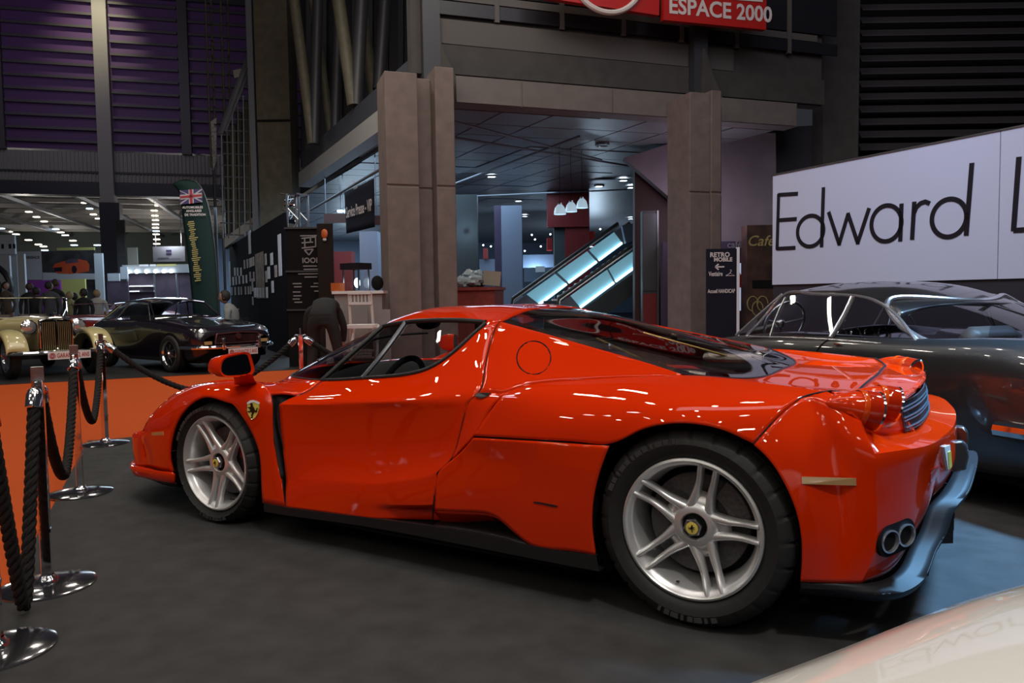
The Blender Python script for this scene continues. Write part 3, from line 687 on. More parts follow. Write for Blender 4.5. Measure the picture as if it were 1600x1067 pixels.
# deck and spoiler
D1 = [Q(1110,588.5,-.65), A((2.85,-.63,.853)), A((3.0,-.62,.846)), A((3.13,-.62,.842))]
D0 = [H0[6], H0[8], H0[10], H0[11]]
D2 = [Q(1162,591.5,-.50), A((2.9,-.45,.848)), A((3.02,-.45,.844)), A((3.145,-.45,.842))]
D3 = [Q(1222,577,0.0), A((2.95,0,.852)), A((3.05,0,.85)), A((3.16,0,.85))]
D1[0] = eg[7, -1]; D2[0] = eg[12, -1]; D3[0] = eg[20, -1]
deck = full([D0, D1, D2, D3], 24, 41)
MB().grid(deck).build('engine_deck', 'red_paint', CARR, out=(0, 0, 1), ang=50, solid=.01)
E0 = [D0[-1]+A((.006, 0, 0)), D1[-1]+A((.006, 0, 0)), D2[-1]+A((.006, 0, 0)), D3[-1]+A((.006, 0, 0))]
E1 = [A((3.16,-.74,.845)), A((3.22,-.62,.838)), A((3.24,-.42,.838)), A((3.26,0,.846))]
E2 = [A((3.22,-.72,.83)), A((3.285,-.60,.826)), A((3.325,-.38,.832)), A((3.345,0,.84))]
E3 = [A((3.21,-.71,.812)), A((3.275,-.58,.804)), A((3.31,-.38,.808)), A((3.335,0,.812))]
both('tail_spoiler', [loft([E0, E1, E2], 24, 10), loft([E2, E3], 24, 3)], 'red_paint', (.2, 0, 1), mid=True, ang=50)
# tail lamps: two bullet pods a side
def pod(tip, face, r, sg):
    tip = A(tip); face = A(face)
    if sg > 0: tip = my(tip); face = my(face)
    ax = face-tip; L = np.linalg.norm(ax); ax /= L
    q = Vector(ax).to_track_quat('Z', 'Y').to_matrix().to_4x4()
    def T(mb):
        mb.v = [tuple((q @ Vector(p))+Vector(tip)) for p in mb.v]; return mb
    mb = MB(); mb.lathe([(.001, 0), (r*.28, L*.06), (r*.52, L*.22), (r*.74, L*.42), (r*.9, L*.62), (r*.93, L*.66)], 28)
    lens = T(mb).build('tail_lamp', 'lens_red', CARR, ang=60)
    mb = MB(); mb.lathe([(r*.91, L*.64), (r*.97, L*.66), (r*.97, L*.72), (r*1.0, L*.74), (r*1.02, L*.97)], 28)
    T(mb).build('lamp_barrel', 'lens_dark_red', lens, ang=50)
    T(MB().lathe([(r*.935, L*.60), (r*.985, L*.63), (r*.985, L*.69), (r*.975, L*.71)], 28)).build('lamp_glint_band', 'lens_amber_red', lens, ang=50)  # amber glints in the lens put in as a coloured band
    mb = MB(); mb.lathe([(r*1.02, L*.965), (r*1.05, L*1.0), (r*.92, L*1.02), (r*.86, L*.99)], 28)
    T(mb).build('lamp_ring', 'chrome', lens, ang=50)
    mb = MB(); mb.lathe([(r*.88, L*.985), (r*.5, L*1.01), (.001, L*1.02)], 28)
    T(mb).build('lamp_face', 'lens_dark_red', lens)
for sg in (-1, 1):
    pod(Q(1289,629,-.855), Q(1369,643,-.765), .066, sg)
    pod(Q(1324,618,-.70), Q(1399,632,-.625), .062, sg)
# rear diffuser trim, black centre, exhausts, marker, plate
def ribbon(path, w0, dx, dz):
    a = np.array(path); return np.stack([a, a+A((dx, 0, dz)), a+A((dx*1.0, 0, dz))+A((0, w0, -.01))])
DT = [Q(1251,910,-.96), Q(1300,911.5,-.925), Q(1345,911.5,-.884), A((3.27,-.8,.236)), A((3.31,-.7,.258)), A((3.33,-.62,.298)), A((3.36,-.55,.35)), A((3.38,-.5,.418)), A((3.415,-.42,.457)), A((3.447,-.3,.495)), A((3.465,-.12,.52)), A((3.468,0,.523))]
off = [A((0, 0, -.02)), A((.012, -.0, -.022)), A((.05, .0, -.03)), A((.075, .01, -.025)), A((.085, .02, -.01)), A((.085, .03, .0)), A((.085, .03, .0)), A((.085, .03, .0)), A((.085, .02, .0)), A((.075, .01, 0)), A((.07, 0, 0)), A((.07, 0, 0))]
DT2 = [p+o for p, o in zip(DT, off)]
DT3 = [p+A((-.01, .035, -.035)) for p in DT2]
both('diffuser_trim', [loft([DT, DT2], 50, 4), loft([DT2, DT3], 50, 3)], 'trim_matt', (1, -1, 0), mid=True, ang=40, solid=.006)
mb = MB(); mb.prism([(3.36,-.60,.20),(3.36,-.46,.40),(3.38,-.28,.50),(3.38,.28,.50),(3.36,.46,.40),(3.36,.60,.20)], (.03, 0, 0)); mb.build('diffuser_panel', 'matt_black', CARR, smooth=False)
for y in (-.36,-.18,0,.18,.36):
    mb = MB(); mb.prism([(3.0,y,.16),(3.46,y,.26),(3.46,y,.40),(3.3,y,.42),(3.0,y,.2)], (0, .012, 0)); mb.build('diffuser_fin', 'satin_black', CARR, smooth=False)
mb = MB(); mb.grid(loft([[A((3.455,-.30,.60)), A((3.50,-.29,.605)), A((3.525,-.27,.60))],[A((3.455,-.30,.56)), A((3.50,-.29,.56)), A((3.53,-.27,.555))],[A((3.455,-.30,.495)), A((3.50,-.29,.50)), A((3.535,-.27,.495))]], 8, 8))
for sg in (-1, 1):
    mb = MB(); mb.prism([(3.44, sg*.22, .50), (3.495, sg*.21, .50), (3.505, sg*.20, .56), (3.50, sg*.20, .60), (3.485, sg*.21, .62), (3.45, sg*.22, .62)], (0, -sg*.05, 0))
    mb.build('diffuser_post', 'gunmetal', CARR, ang=30, bevel=.008)
def on_patch(G, uv):
    """nearest surface point of a patch to an image point (image -> surface)"""
    P = G.reshape(-1, 3); d = P-CAM; w = d@CF
    px_ = W/2+FPX*(d@CR)/w; py_ = H/2-FPX*(d@CU)/w
    i = np.argsort((px_-uv[0])**2+(py_-uv[1])**2)[:4]
    wgt = 1/(1e-3+np.hypot(px_[i]-uv[0], py_[i]-uv[1])); y = (P[i, 1]*wgt).sum()/wgt.sum()
    return Q(uv[0], uv[1], y)
def decal(name, poly, G, m, out=.006, parent=None, far=True, depth=.006):
    res = []
    pts = [on_patch(G, p) for p in poly]
    c = np.mean(pts, 0); n = np.zeros(3)
    for i in range(len(pts)): n += np.cross(pts[i]-c, pts[(i+1) % len(pts)]-c)
    n /= np.linalg.norm(n); n = n if n[1] < 0 else -n
    for sg in ((1, -1) if far else (1,)):
        P = [p+n*out for p in pts]; d = -n*(depth+out)
        if sg < 0: P = [my(p) for p in P]; d = my(d)
        mb = MB(); mb.prism(P, d); res.append(mb.build(name, m, parent or CARR, ang=30))
    return res
for sg in (-1, 1):
    a = on_patch(brear, (1386, 844)); b = on_patch(brear, (1411, 834)); ex = (b-a)/np.linalg.norm(b-a)
    n = np.cross(ex, A((0, 0, 1))); n = n if n[0] > 0 else -n; n /= np.linalg.norm(n)
    pts = []
    for t in np.linspace(0, 2*PI, 36, endpoint=False):
        c = (a if math.cos(t) < 0 else b)
        pts.append(c+ex*math.cos(t)*.052+A((0, 0, 1))*math.sin(t)*.054)
    F_ = (lambda p: p) if sg < 0 else my
    mb = MB(); mb.prism([F_(p-n*.05) for p in pts], F_(n)*.058); mb.build('exhaust_surround', 'matt_black', CARR, ang=40)
    for c in (a, b):
        q = Vector(A((.80, -.60, -.03))).to_track_quat('Z', 'Y').to_matrix()
        mb = MB(); mb.lathe([(.037, -.06), (.037, .008), (.040, .016), (.035, .019), (.032, .008), (.031, .0)], 28)
        mb.v = [tuple(F_(A(q @ Vector(p))+c)) for p in mb.v]
        pipe = mb.build('exhaust_pipe', 'chrome_soft', CARR, ang=40)
        mi = MB().lathe([(.032, .003), (.018, -.012), (.001, -.016)], 24); mi.v = [tuple(F_(A(q @ Vector(p))+c)) for p in mi.v]; mi.build('pipe_inside', 'pipe_inside', pipe)
decal('side_marker', [(1252,744.5),(1337,747),(1337.5,758.5),(1252.5,756)], bside, 'lens_amber', .003)
decal('front_side_marker', [(237.5,675.5),(255,674),(256,680),(238,680.5)], fender, 'lens_amber', .003)
decal('reverse_lamp', [(1454,733),(1467,728),(1467,741),(1453,754)], brear, 'lens_dark_red', .002)
decal('number_plate', [(1472,698),(1481,695),(1483,730),(1478,735)], brear, 'badge_white', .008, far=False)
decal('plate_tab', [(1477,706),(1481.5,704),(1483,728),(1479,733)], brear, 'badge_yellow', .010, far=False)
fuel_pts = [(834+26.5*math.cos(t), 559+26*math.sin(t)) for t in np.linspace(0, 2*PI, 40, endpoint=False)]
c3 = np.array([on_patch(butt, p) for p in fuel_pts]); mb = MB(); mb.tube(c3+A((0, .0005, 0)), .0032, 6, closed=True); mb.build('fuel_flap_gap', 'matt_black', CARR)
mb = MB(); 
for sg in (1, -1):
    mb = MB(); P = LQ([(742,618,-.93),(748,613.5,-.918),(766,613.5,-.925),(762,619,-.93),(752,622,-.935)])
    P = P if sg == 1 else [my(p) for p in P]; mb.prism([p+A((0, -.004*sg, 0)) for p in P], (0, .02*sg, 0)); mb.build('door_handle_pocket', 'black_trim', CARR, smooth=False)
# script badge on the lower quarter
nm = [(833.5,783.5),(842,784),(868,789),(872,790.5),(871,792),(862,791),(846,787),(836,786)]
decal('script_badge', nm, lowq, 'satin_black', .003, far=True)
# shut lines: dark beads lying in the gaps
def gap(name, pts, r=.0038, off=.003):
    for sg in (1, -1):
        P = spline(pts, 40); P = P+A((0, off, 0)); P = P if sg == 1 else my(P)
        mb = MB(); mb.tube(P, r, 6); mb.build(name, 'matt_black', CARR)
gap('door_gap', SHUT_U); gap('door_gap', SHUT_L)
gap('door_gap', LQ([(683,739,-.97),(679,770,-.979),(676.5,796,-.983),(675,822,-.95)]))
gap('door_gap', LQ([(503,594.5,-.70),(483,610,-.79),(467,617,-.85)]))
gap('wing_gap', LQ([(441,748,-.944),(443,770,-.958),(446,792,-.972)]))
gap('tail_gap', LQ([(1177.5,694,-1.004),(1205.5,661.5,-.965),(1229.5,636.5,-.91),(1250,622.7,-.865),(1275,614.5,-.80),(1297,611,-.755)]))
gap('slit_gap', LQ([(739,683,-.975),(800,686,-.992),(870,690,-1.0),(925,693.5,-1.006),(952,695.5,-1.008)]), .007, .006)
gap('deck_gap', [E0[0]-A((.003, 0, 0)), E0[1]-A((.003, 0, 0)), E0[2]-A((.003, 0, 0)), E0[3]-A((.003, 0, 0))], .0045, 0)
# ---- greenhouse
WB = [Q(503,594,-.70), Q(455,586.5,-.5), A((.02,0,.795))]
ws = loft([[WB[0], Q(550,552,-.585), Q(598,510,-.45)], [WB[1], Q(529,545,-.42), Q(609,501.5,-.36)], [WB[2], A((.42,0,1.0)), A((.77,0,1.13))]], 24, 14)
MB().grid(full([[WB[0], Q(550,552,-.585), Q(598,510,-.45)], [WB[1], Q(529,545,-.42), Q(609,501.5,-.36)], [WB[2], A((.42,0,1.0)), A((.77,0,1.13))]], 14, 31)).build('windscreen', 'glass_screen', CARR, out=(-1, 0, 1))
RE = LQ([(598,510,-.45),(633,503.5,-.50),(680,500.5,-.545),(720,500.5,-.57),(759,503.5,-.59),(781,502,-.575)])
R1 = [Q(609,501.5,-.36), Q(650,487.5,-.34), Q(700,481.5,-.34), Q(745,480,-.34), Q(785,481.5,-.34), Q(818,486.5,-.34)]
R2 = [A((.77,0,1.13)), A((.93,0,1.148)), A((1.10,0,1.156)), A((1.27,0,1.156)), A((1.43,0,1.151)), A((1.573,0,1.142))]
MB().grid(full([RE, R1, R2], 30, 31)).build('roof', 'red_paint', CARR, out=(0, 0, 1), ang=50, solid=.012)
both('engine_cover_border', [eg[:4]-A((0, 0, .006))], 'carbon', (0, 0, 1), solid=.003)
both('quarter_glass', [coons(LQ([(505,594,-.70),(566,591,-.75)]), LQ([(599,510,-.45),(632,504,-.50)]), LQ([(505,594,-.70),(552,552,-.585),(599,510,-.45)]), LQ([(566,591,-.75),(600,550,-.64),(632,504,-.50)]), 10, 12)], 'glass_tint', solid=0)  # dark reflection on the quarter glass is put into its tint
both('door_glass', [coons(BELT[2:6], LQ([(633,504,-.50),(680,501,-.545),(720,501,-.57),(757,505,-.595)]), LQ([(567,591,-.75),(600,550,-.64),(633,504,-.50)]), BELT[5:9]+[Q(757,505,-.595)], 16, 14)], 'glass_clear', solid=0)
for sg in (1, -1):
    def tb(name, pts, r, m, n=30):
        P = spline(pts, n); P = P if sg == 1 else my(P); MB().tube(P, r, 8).build(name, m, CARR)
    tb('window_seal', BELT[:10], .010, 'satin_black', 50)
    tb('window_seal', RE[:5], .012, 'satin_black')
    tb('window_pillar', LQ([(566,591,-.755),(600,550,-.645),(633,504,-.505)]), .013, 'gunmetal')
    tb('windscreen_pillar', LQ([(503,594,-.705),(550,552,-.59),(598,510,-.455)]), .012, 'satin_black')
    tb('windscreen_seal', list(ws[:, 0]), .005, 'satin_black')
    tb('engine_glass_seal', list(eg[:21, -1]), .004, 'satin_black')
# cabin: floor, bulkhead, dash, seats, wheel
mb = MB(); mb.box((.1,-.82,.15), (1.75,.82,.30)); mb.box((1.62,-.55,.25), (1.72,.55,.96))
mb.box((.10,-.50,.55), (.42,.50,.69)); mb.box((.55,-.85,.25), (1.65,-.80,.72)); mb.box((.55,.80,.25), (1.65,.85,.72))
cabin = mb.build('cabin_tub', 'interior', CARR, smooth=False)
mb = MB(); mb.grid(loft([[A((.22,-.50,.70)), A((.16,0,.76)), A((.22,.50,.70))], [A((.52,-.58,.765)), A((.46,0,.81)), A((.52,.58,.765))], [A((.70,-.64,.66)), A((.68,0,.68)), A((.70,.64,.66))]], 20, 8)); mb.build('dashboard', 'interior', CARR, solid=.01)
for y in (-.36, .36):
    mb = MB()
    mb.grid(loft([[A((.95,y+d,.36+.05*abs(d)*4)) for d in (-.25,-.12,0,.12,.25)], [A((1.3,y+d,.34+.05*abs(d)*4)) for d in (-.25,-.12,0,.12,.25)], [A((1.48,y+d,.60-.0*abs(d))) for d in (-.26,-.12,0,.12,.26)], [A((1.60,y+d,.98)) for d in (-.12,-.06,0,.06,.12)]], 12, 16))
    mb.build('seat', 'interior', CARR, solid=.09)
th = np.linspace(0, 2*PI, 33)[:-1]
c = A((.84,-.36,.715)); ex = A((0, 1, 0)); ez = A((.34, 0, .94))
mb = MB(); mb.tube([c+.175*(math.cos(t)*ex+math.sin(t)*ez) for t in th], .017, 8, closed=True)
for t in (.3, PI-.3, -PI/2): mb.tube([c-A((.05, 0, .0)), c+.175*(math.cos(t)*ex+math.sin(t)*ez)], .014, 6)
mb.ball(c-A((.04, 0, 0)), .05); mb.tube([c-A((.04, 0, 0)), c-A((.4, 0, .1))], .03, 8); mb.build('steering_wheel', 'matt_black', CARR)
mb = MB(); mb.ball((.72, .05, 1.055), (.03, .12, .04), 16, 8); mb.tube([(.72, .05, 1.06), (.70, .05, 1.10)], .01); mb.build('rear_view_mirror', 'matt_black', CARR)
mb = MB(); mb.tube(spline([(.30,-.45,.855),(.42,-.1,.96),(.52,.3,.98)], 12), .008, 6); mb.build('wiper', 'black_trim', CARR)
# engine bay
mb = MB(); mb.box((1.76,-.60,.30), (2.85,.60,.62)); mb.box((1.76,-.52,.55), (1.80,.52,.96)); mb.build('engine_bay', 'interior', CARR, smooth=False)
for sg in (-1, 1):
    mb = MB(); mb.lathe([(.001,-.16),(.04,-.16),(.05,-.13),(.05,.10),(.04,.15),(.001,.16)], 18, (2.42, sg*.50, .845), 'x'); mb.build('air_box', 'steel', CARR)
    mb = MB(); mb.tube([(1.98, sg*.30, 1.0), (2.40, sg*.47, .87)], .007); mb.build('gas_strut', 'brass', CARR)
    mb = MB(); mb.tube(spline([(1.85, sg*.48, .98), (2.1, sg*.55, .95), (2.4, sg*.62, .885), (2.5, sg*.6, .86)], 14), .01); mb.build('cover_frame', 'carbon', CARR)
mb = MB(); mb.lathe([(.001,-.22),(.10,-.2),(.12,-.1),(.12,.2),(.10,.24),(.001,.25)], 20, (2.15,0,.74), 'x'); mb.build('intake_plenum', 'red_paint', CARR)
for y in (-.46, .46):
    mb = MB(); mb.box((2.085,y-.01,.93), (2.115,y+.01,.99)); mb.build('cover_latch', 'chrome', CARR, smooth=False)
# underbody and wheel wells
mb = MB(); mb.box((-.9,-.55,.12), (3.2,.55,.2)); mb.box((.42,-.95,.12), (2.22,.95,.2)); mb.box((.5,-.88,.2), (2.2,.88,.34))
mb.build('underbody', 'matt_black', CARR, smooth=False)
for (cx, cz, r, y0) in ((0, .33, .362, .915), (2.65, .362, .388, .955)):
    for sg in (-1, 1):
        mb = MB(); mb.lathe([(r+.012, sg*(y0-.012)), (r+.012, sg*.52), (.001, sg*.52)], 40, (cx, 0, cz), 'y', a0=-.6, a1=PI+.6); mb.build('wheel_well', 'matt_black', CARR)
# door mirrors on stalks
for sg in (1, -1):
    yy = -1.0
    out_ = [(344,571),(347,563),(358,556),(375,552),(390,551.5),(393.5,560),(395,584),(388,587),(366,589),(350,588),(345,584)]
    base = [Q(u, v, yy+.10*(1-(u-344)/51.)) for u, v in out_]
    base = [QP(u, v, Q(344, 571, -1.06), A((.93, -.37, .02))) for u, v in out_]
    cen = np.mean(base, 0)
    rings = []
    for dx, sc in ((0.0, 1.0), (-.05, 1.02), (-.11, .86), (-.145, .50)):
        rings.append([cen+(p-cen)*sc+A((dx, 0, 0)) for p in base])
    G = np.array([spline(r_+[r_[0]], 40)[:-1] for r_ in rings])
    G = G if sg == 1 else my(G)
    mb = MB(); mb.grid(G, closeu=True); n = G.shape[1]
    mb.f.append(tuple(3*n+i for i in range(n))); mb.m.append(0)
    head = mb.build('door_mirror', 'red_paint', CARR, ang=50)
    inn = [cen+(p-cen)*.86+A((-.006, 0, 0)) for p in base]
    inn = [p+A((0, .012, 0)) if False else p for p in inn]
    P = spline(inn+[inn[0]], 40)[:-1]; P = P if sg == 1 else my(P)
    rim_ = [cen+(p-cen)*1.0 for p in base]; Rm = spline(rim_+[rim_[0]], 40)[:-1]; Rm = Rm if sg == 1 else my(Rm)
    mb = MB(); mb.grid(np.array([Rm, P]), closeu=True); mb.build('mirror_bezel', 'red_paint', head)
    mb = MB(); mb.add(P, [tuple(range(len(P)))]); mb.build('mirror_glass', 'mirror_dark', head, out=(1, 0, 0))
    a = LQ([(378,588,-.96),(395,586,-.935),(401,596,-.90),(402,600,-.84),(381,602,-.87),(380,596,-.93)])
    st = loft([[Q(379,587,-.97), Q(395,585,-.94)], [Q(381,595,-.92), Q(397,592,-.90)], [Q(380,602,-.86), Q(403,600,-.82)]], 6, 8)
    G = np.concatenate([st, (st+A((-.075, 0, 0)))[:, ::-1]], 1); G = G if sg == 1 else my(G)
    mb = MB(); mb.grid(G, closeu=True); mb.build('mirror_stalk', 'red_paint', head, ang=60)
# ---- wheels
def horse(mb, T, s, m=0):
    P = [(.02,.98),(.10,.93),(.20,.90),(.24,.84),(.14,.84),(.16,.72),(.28,.66),(.44,.70),(.42,.62),(.26,.56),(.20,.48),(.30,.40),(.46,.44),(.46,.36),(.30,.30),(.16,.36),(.06,.28),(.18,.14),(.12,.04),(.24,-.06),(.10,-.10),(.02,.02),(.02,.14),(-.08,.26),(-.18,.36),(-.30,.30),(-.40,.36),(-.42,.52),(-.50,.62),(-.40,.64),(-.34,.54),(-.30,.44),(-.22,.48),(-.16,.62),(-.06,.74),(-.06,.88)]
    mb.add([T(((x)*s, (y-.45)*s)) for x, y in P], [tuple(range(len(P)))], m); return mb
def make_wheel(cx, cz, yface, rt, wt, ang0, sg, hubz):
    """built facing -y, face plane at yface"""
    def Y(d): return sg*(yface+d)      # d>0 goes inboard (near side)
    w0 = abs(yface)
    P = lambda r, d: (r, -(w0-d)*1.0 if sg == 1 else (w0-d))
    rl = .258
    # tyre
    prof = [(rl-.012, .055), (rl-.004, .022), (rl+.012, .004), (rl+.03, -.006), (rl+.5*(rt-rl), -.012), (rt-.03, -.004), (rt-.012, .012), (rt-.003, .032)]
    gr = np.linspace(.05, wt-.05, 5)
    for g in gr: prof += [(rt, g-.006), (rt-.009, g-.004), (rt-.009, g+.004), (rt, g+.006)]
    prof += [(rt-.003, wt-.032), (rt-.03, wt), (rl+.02, wt-.005), (rl-.01, wt-.05)]
    rim = MB(); rim.lathe([P(*q) for q in [(rl-.004, .03), (rl+.002, .012), (rl, .003), (rl-.008, .0), (rl-.014, .006), (rl-.017, .016), (rl-.024, .020), (rl-.030, .035), (rl-.036, .06), (rl-.045, .10), (rl-.045, wt-.02), (rl-.01, wt-.015)]], 72, (cx, 0, cz), 'y')
    rimo = rim.build('wheel_rim', 'rim_silver', CARR, ang=50)
    ty = MB().lathe([P(*q) for q in prof], 216, (cx, 0, cz), 'y')
    for j, q in enumerate(prof):
        if q[0] < rt-.035: continue
        for k in range(0, 216, 9):
            v = ty.v[j*216+k]; f = 1-(.008 if cx > 1 else .005)/q[0]; ty.v[j*216+k] = (cx+(v[0]-cx)*f, v[1], cz+(v[2]-cz)*f)
    ty.build('tyre', 'rubber', rimo, ang=28)
    mk = MB(); rm_ = rl+.62*(rt-rl)
    for k in range(20):
        a = math.radians((100+k*5.2) if k < 12 else (250+(k-12)*5.2)); hw = math.radians(1.0+.8*(k*7 % 3))
        pts = [(cx+r_*math.cos(t), (-(w0+.0135) if sg == 1 else (w0+.0135)), cz+r_*math.sin(t)) for r_, t in ((rm_-.009, a-hw), (rm_-.009, a+hw), (rm_+.009, a+hw), (rm_+.009, a-hw))]
        mk.prism(pts, (0, sg*.008, 0))
    mk_ = mk.build('sidewall_marks', 'rubber_letter', rimo, smooth=False); mk_['kind'] = 'stuff'
    # hub disc
    hz = hubz
    MB().lathe([P(*q) for q in [(.001, hz+.02), (.046, hz+.02), (.047, hz+.006), (.052, hz), (.072, hz+.002), (.085, hz+.012), (.092, hz+.03), (.092, hz+.05)]], 48, (cx, 0, cz), 'y').build('wheel_hub', 'rim_silver', rimo, ang=50)
    MB().lathe([P(*q) for q in [(.001, hz+.012), (.045, hz+.012), (.046, hz+.02)]], 32, (cx, 0, cz), 'y').build('hub_recess', 'matt_black', rimo)
    # twin-blade spokes
    for k in range(5):
        a = math.radians(ang0+72*k)
        if sg == -1: a = PI-a
        mb = MB()
        for s in (-1, 1):
            secs = []
            for (r, off_, w_, d0, d1) in [(.055,.034,.020,hz+.004,hz+.045),(.085,.031,.017,hz+.0,hz+.045),(.13,.0265,.0135,hz-.006,hz+.035),(.18,.0265,.0115,hz-.014,hz+.02),(.222,.0280,.0105,.010,.05),(.240,.0285,.0105,.006,.04)]:
                ring = []
                for (dw, dd) in [(-w_,d1),(-w_*.95,d0+.014),(-w_*.45,d0+.002),(0,d0),(w_*.45,d0+.002),(w_*.95,d0+.014),(w_,d1)]:
                    x, z = rot2((r, s*off_+dw), a); y = -(w0-dd) if sg == 1 else (w0-dd)
                    ring.append((cx+x, y, cz+z))
                secs.append(ring)
            mb.grid(loft([np.array(q) for q in secs], 13, 14))
        # web between the blades near the hub
        ring = []
        for r, wv, d in ((.06,.03,hz+.012),(.09,.028,hz+.014),(.115,.022,hz+.03),(.125,.02,hz+.05)):
            row = []
            for q in (-1, -.5, 0, .5, 1):
                x, z = rot2((r, q*wv), a); row.append((cx+x, (-(w0-d) if sg == 1 else (w0-d)), cz+z))
            ring.append(row)
        mb.grid(np.array(ring)); mb.build('spoke', 'rim_silver', rimo, ang=50)
    # centre nut and cap
    hexn = MB(); ap = []
    for rr, d in ((.034, hz+.012), (.034, hz-.012), (.030, hz-.018), (.022, hz-.020)):
        ap.append([(cx+rr*math.cos(t), (-(w0-d) if sg == 1 else (w0-d)), cz+rr*math.sin(t)) for t in np.linspace(0, 2*PI, 6, endpoint=False)+.2])
    hexn.grid(np.array(ap), closeu=True); nut = hexn.build('centre_nut', 'steel', rimo, ang=25)
    yc = (-(w0-(hz-.021)) if sg == 1 else (w0-(hz-.021)))
    cap = MB(); cap.lathe([(.0225, yc+sg*.004), (.0225, yc), (.001, yc-sg*.002)], 28, (cx, 0, cz), 'y'); cap.build('hub_cap', 'badge_yellow', rimo)
    hb = MB(); horse(hb, lambda p: (cx-sg*p[0]*-1, yc-sg*.003, cz+p[1]), .026); hb.build('cap_emblem', 'badge_black', rimo, smooth=False, out=(0, -sg, 0))
    v = MB(); x, z = rot2((.222, 0), math.radians(ang0+72*3+36)); v.tube([(cx+x, -sg*(w0-.05), cz+z), (cx+x*.96, -sg*(w0-.025), cz+z*.96)], .004, 8); v.build('tyre_valve', 'satin_black', rimo)
    # brake disc, caliper
    MB().lathe([P(*q) for q in [(.06, .115), (.185, .11), (.188, .125), (.06, .13)]], 48, (cx, 0, cz), 'y', closed=True).build('brake_disc', 'disc_grey', rimo, ang=40)
    for a0, a1 in (((.2, 1.1),) if cx < 1 else ((.15, 1.0),)):
        c2 = MB(); c2.lathe([P(*q) for q in [(.125, .085), (.20, .085), (.205, .15), (.125, .15)]], 12, (cx, 0, cz), 'y', closed=True, a0=a0, a1=a1); c2.build('brake_caliper', 'caliper_red' if cx < 1 else 'disc_grey', rimo, ang=30)
    MB().lathe([P(*q) for q in [(.001, .16), (.21, .16)]], 32, (cx, 0, cz), 'y').build('wheel_backing', 'matt_black', rimo)
for sg in (1, -1):
    make_wheel(2.65, .362, -.985, .362, .335, 3, sg, .045)
    make_wheel(0, .327, -.945, .327, .245, 46, sg, .035)
# shield on the wing
shield = [(387,628.5),(391.5,626),(397,625.3),(402,626.5),(406,629),(406,638),(403,647),(399.5,652.5),(394.5,656),(389.5,649.5),(386.5,641)]
sh = decal('wing_shield', shield, fender, 'badge_yellow', .004)
decal('shield_top', [(387,629.5),(391.5,626),(397,625.3),(402,626.5),(406,629),(405.5,632),(397,628.5),(387.5,632)], fender, 'badge_white', .0055)
o0 = on_patch(fender, (396.3, 641)); ux = on_patch(fender, (401, 641))-on_patch(fender, (392, 641)); ux /= np.linalg.norm(ux)
nn = np.cross(ux, A((0, 0, 1))); nn /= np.linalg.norm(nn); nn = nn if nn[1] < 0 else -nn; uz = np.cross(nn, ux); uz = uz if uz[2] > 0 else -uz
for sg in (1, -1):
    hb = MB(); T = (lambda p: o0+nn*.0075+ux*(-p[0])+uz*p[1]); horse(hb, T, .078)
    if sg < 0: hb.v = [tuple(my(A(p))) for p in hb.v]
    hb.build('shield_horse', 'badge_black', CARR, smooth=False, out=(0, -sg, 0))
    bd = MB(); bp = [on_patch(fender, p)+nn*.004 for p in shield]; bp = bp if sg == 1 else [my(p) for p in bp]; bd.tube(spline(bp+[bp[0]], 44, lin=True)[:-1], .0016, 5, closed=True); bd.build('shield_edge', 'chrome', CARR)
# ================================================================ the other cars
mat('grey_paint', (0.075, 0.076, 0.080), 0.28, 0.75, 1.0)
mat('black_paint', (0.010, 0.007, 0.014), 0.25, 0.0, 1.0)
mat('cream_paint', (0.50, 0.44, 0.21), 0.35, 0.0, 0.8)
mat('white_car_paint', (0.88, 0.87, 0.81), 0.35, 0.0, 1.0)
mat('maroon_paint', (0.22, 0.018, 0.012), 0.3, 0.0, 1.0)
mat('orange_paint', (0.50, 0.06, 0.012), 0.3, 0.0, 1.0)
mat('grille_red', (0.17, 0.075, 0.075), 0.3, 0.8)
mat('grille_brass', (0.33, 0.27, 0.13), 0.35, 0.8)
mat('leather', (0.035, 0.022, 0.016), 0.6)
mat('plate_red', (0.42, 0.03, 0.035), 0.5)
mat('plate_white', (0.70, 0.66, 0.66), 0.5)
def sect(stations, nu, nv, root=None):
    """full-width body skin from half cross-sections (y,z) listed sill -> centre line"""
    cur = []
    for x, pts in stations:
        full = [A((x, -y, z)) for y, z in pts] + [A((x, y, z)) for y, z in pts[::-1][1:]]
        cur.append(full)
    return loft(cur, nu, nv)
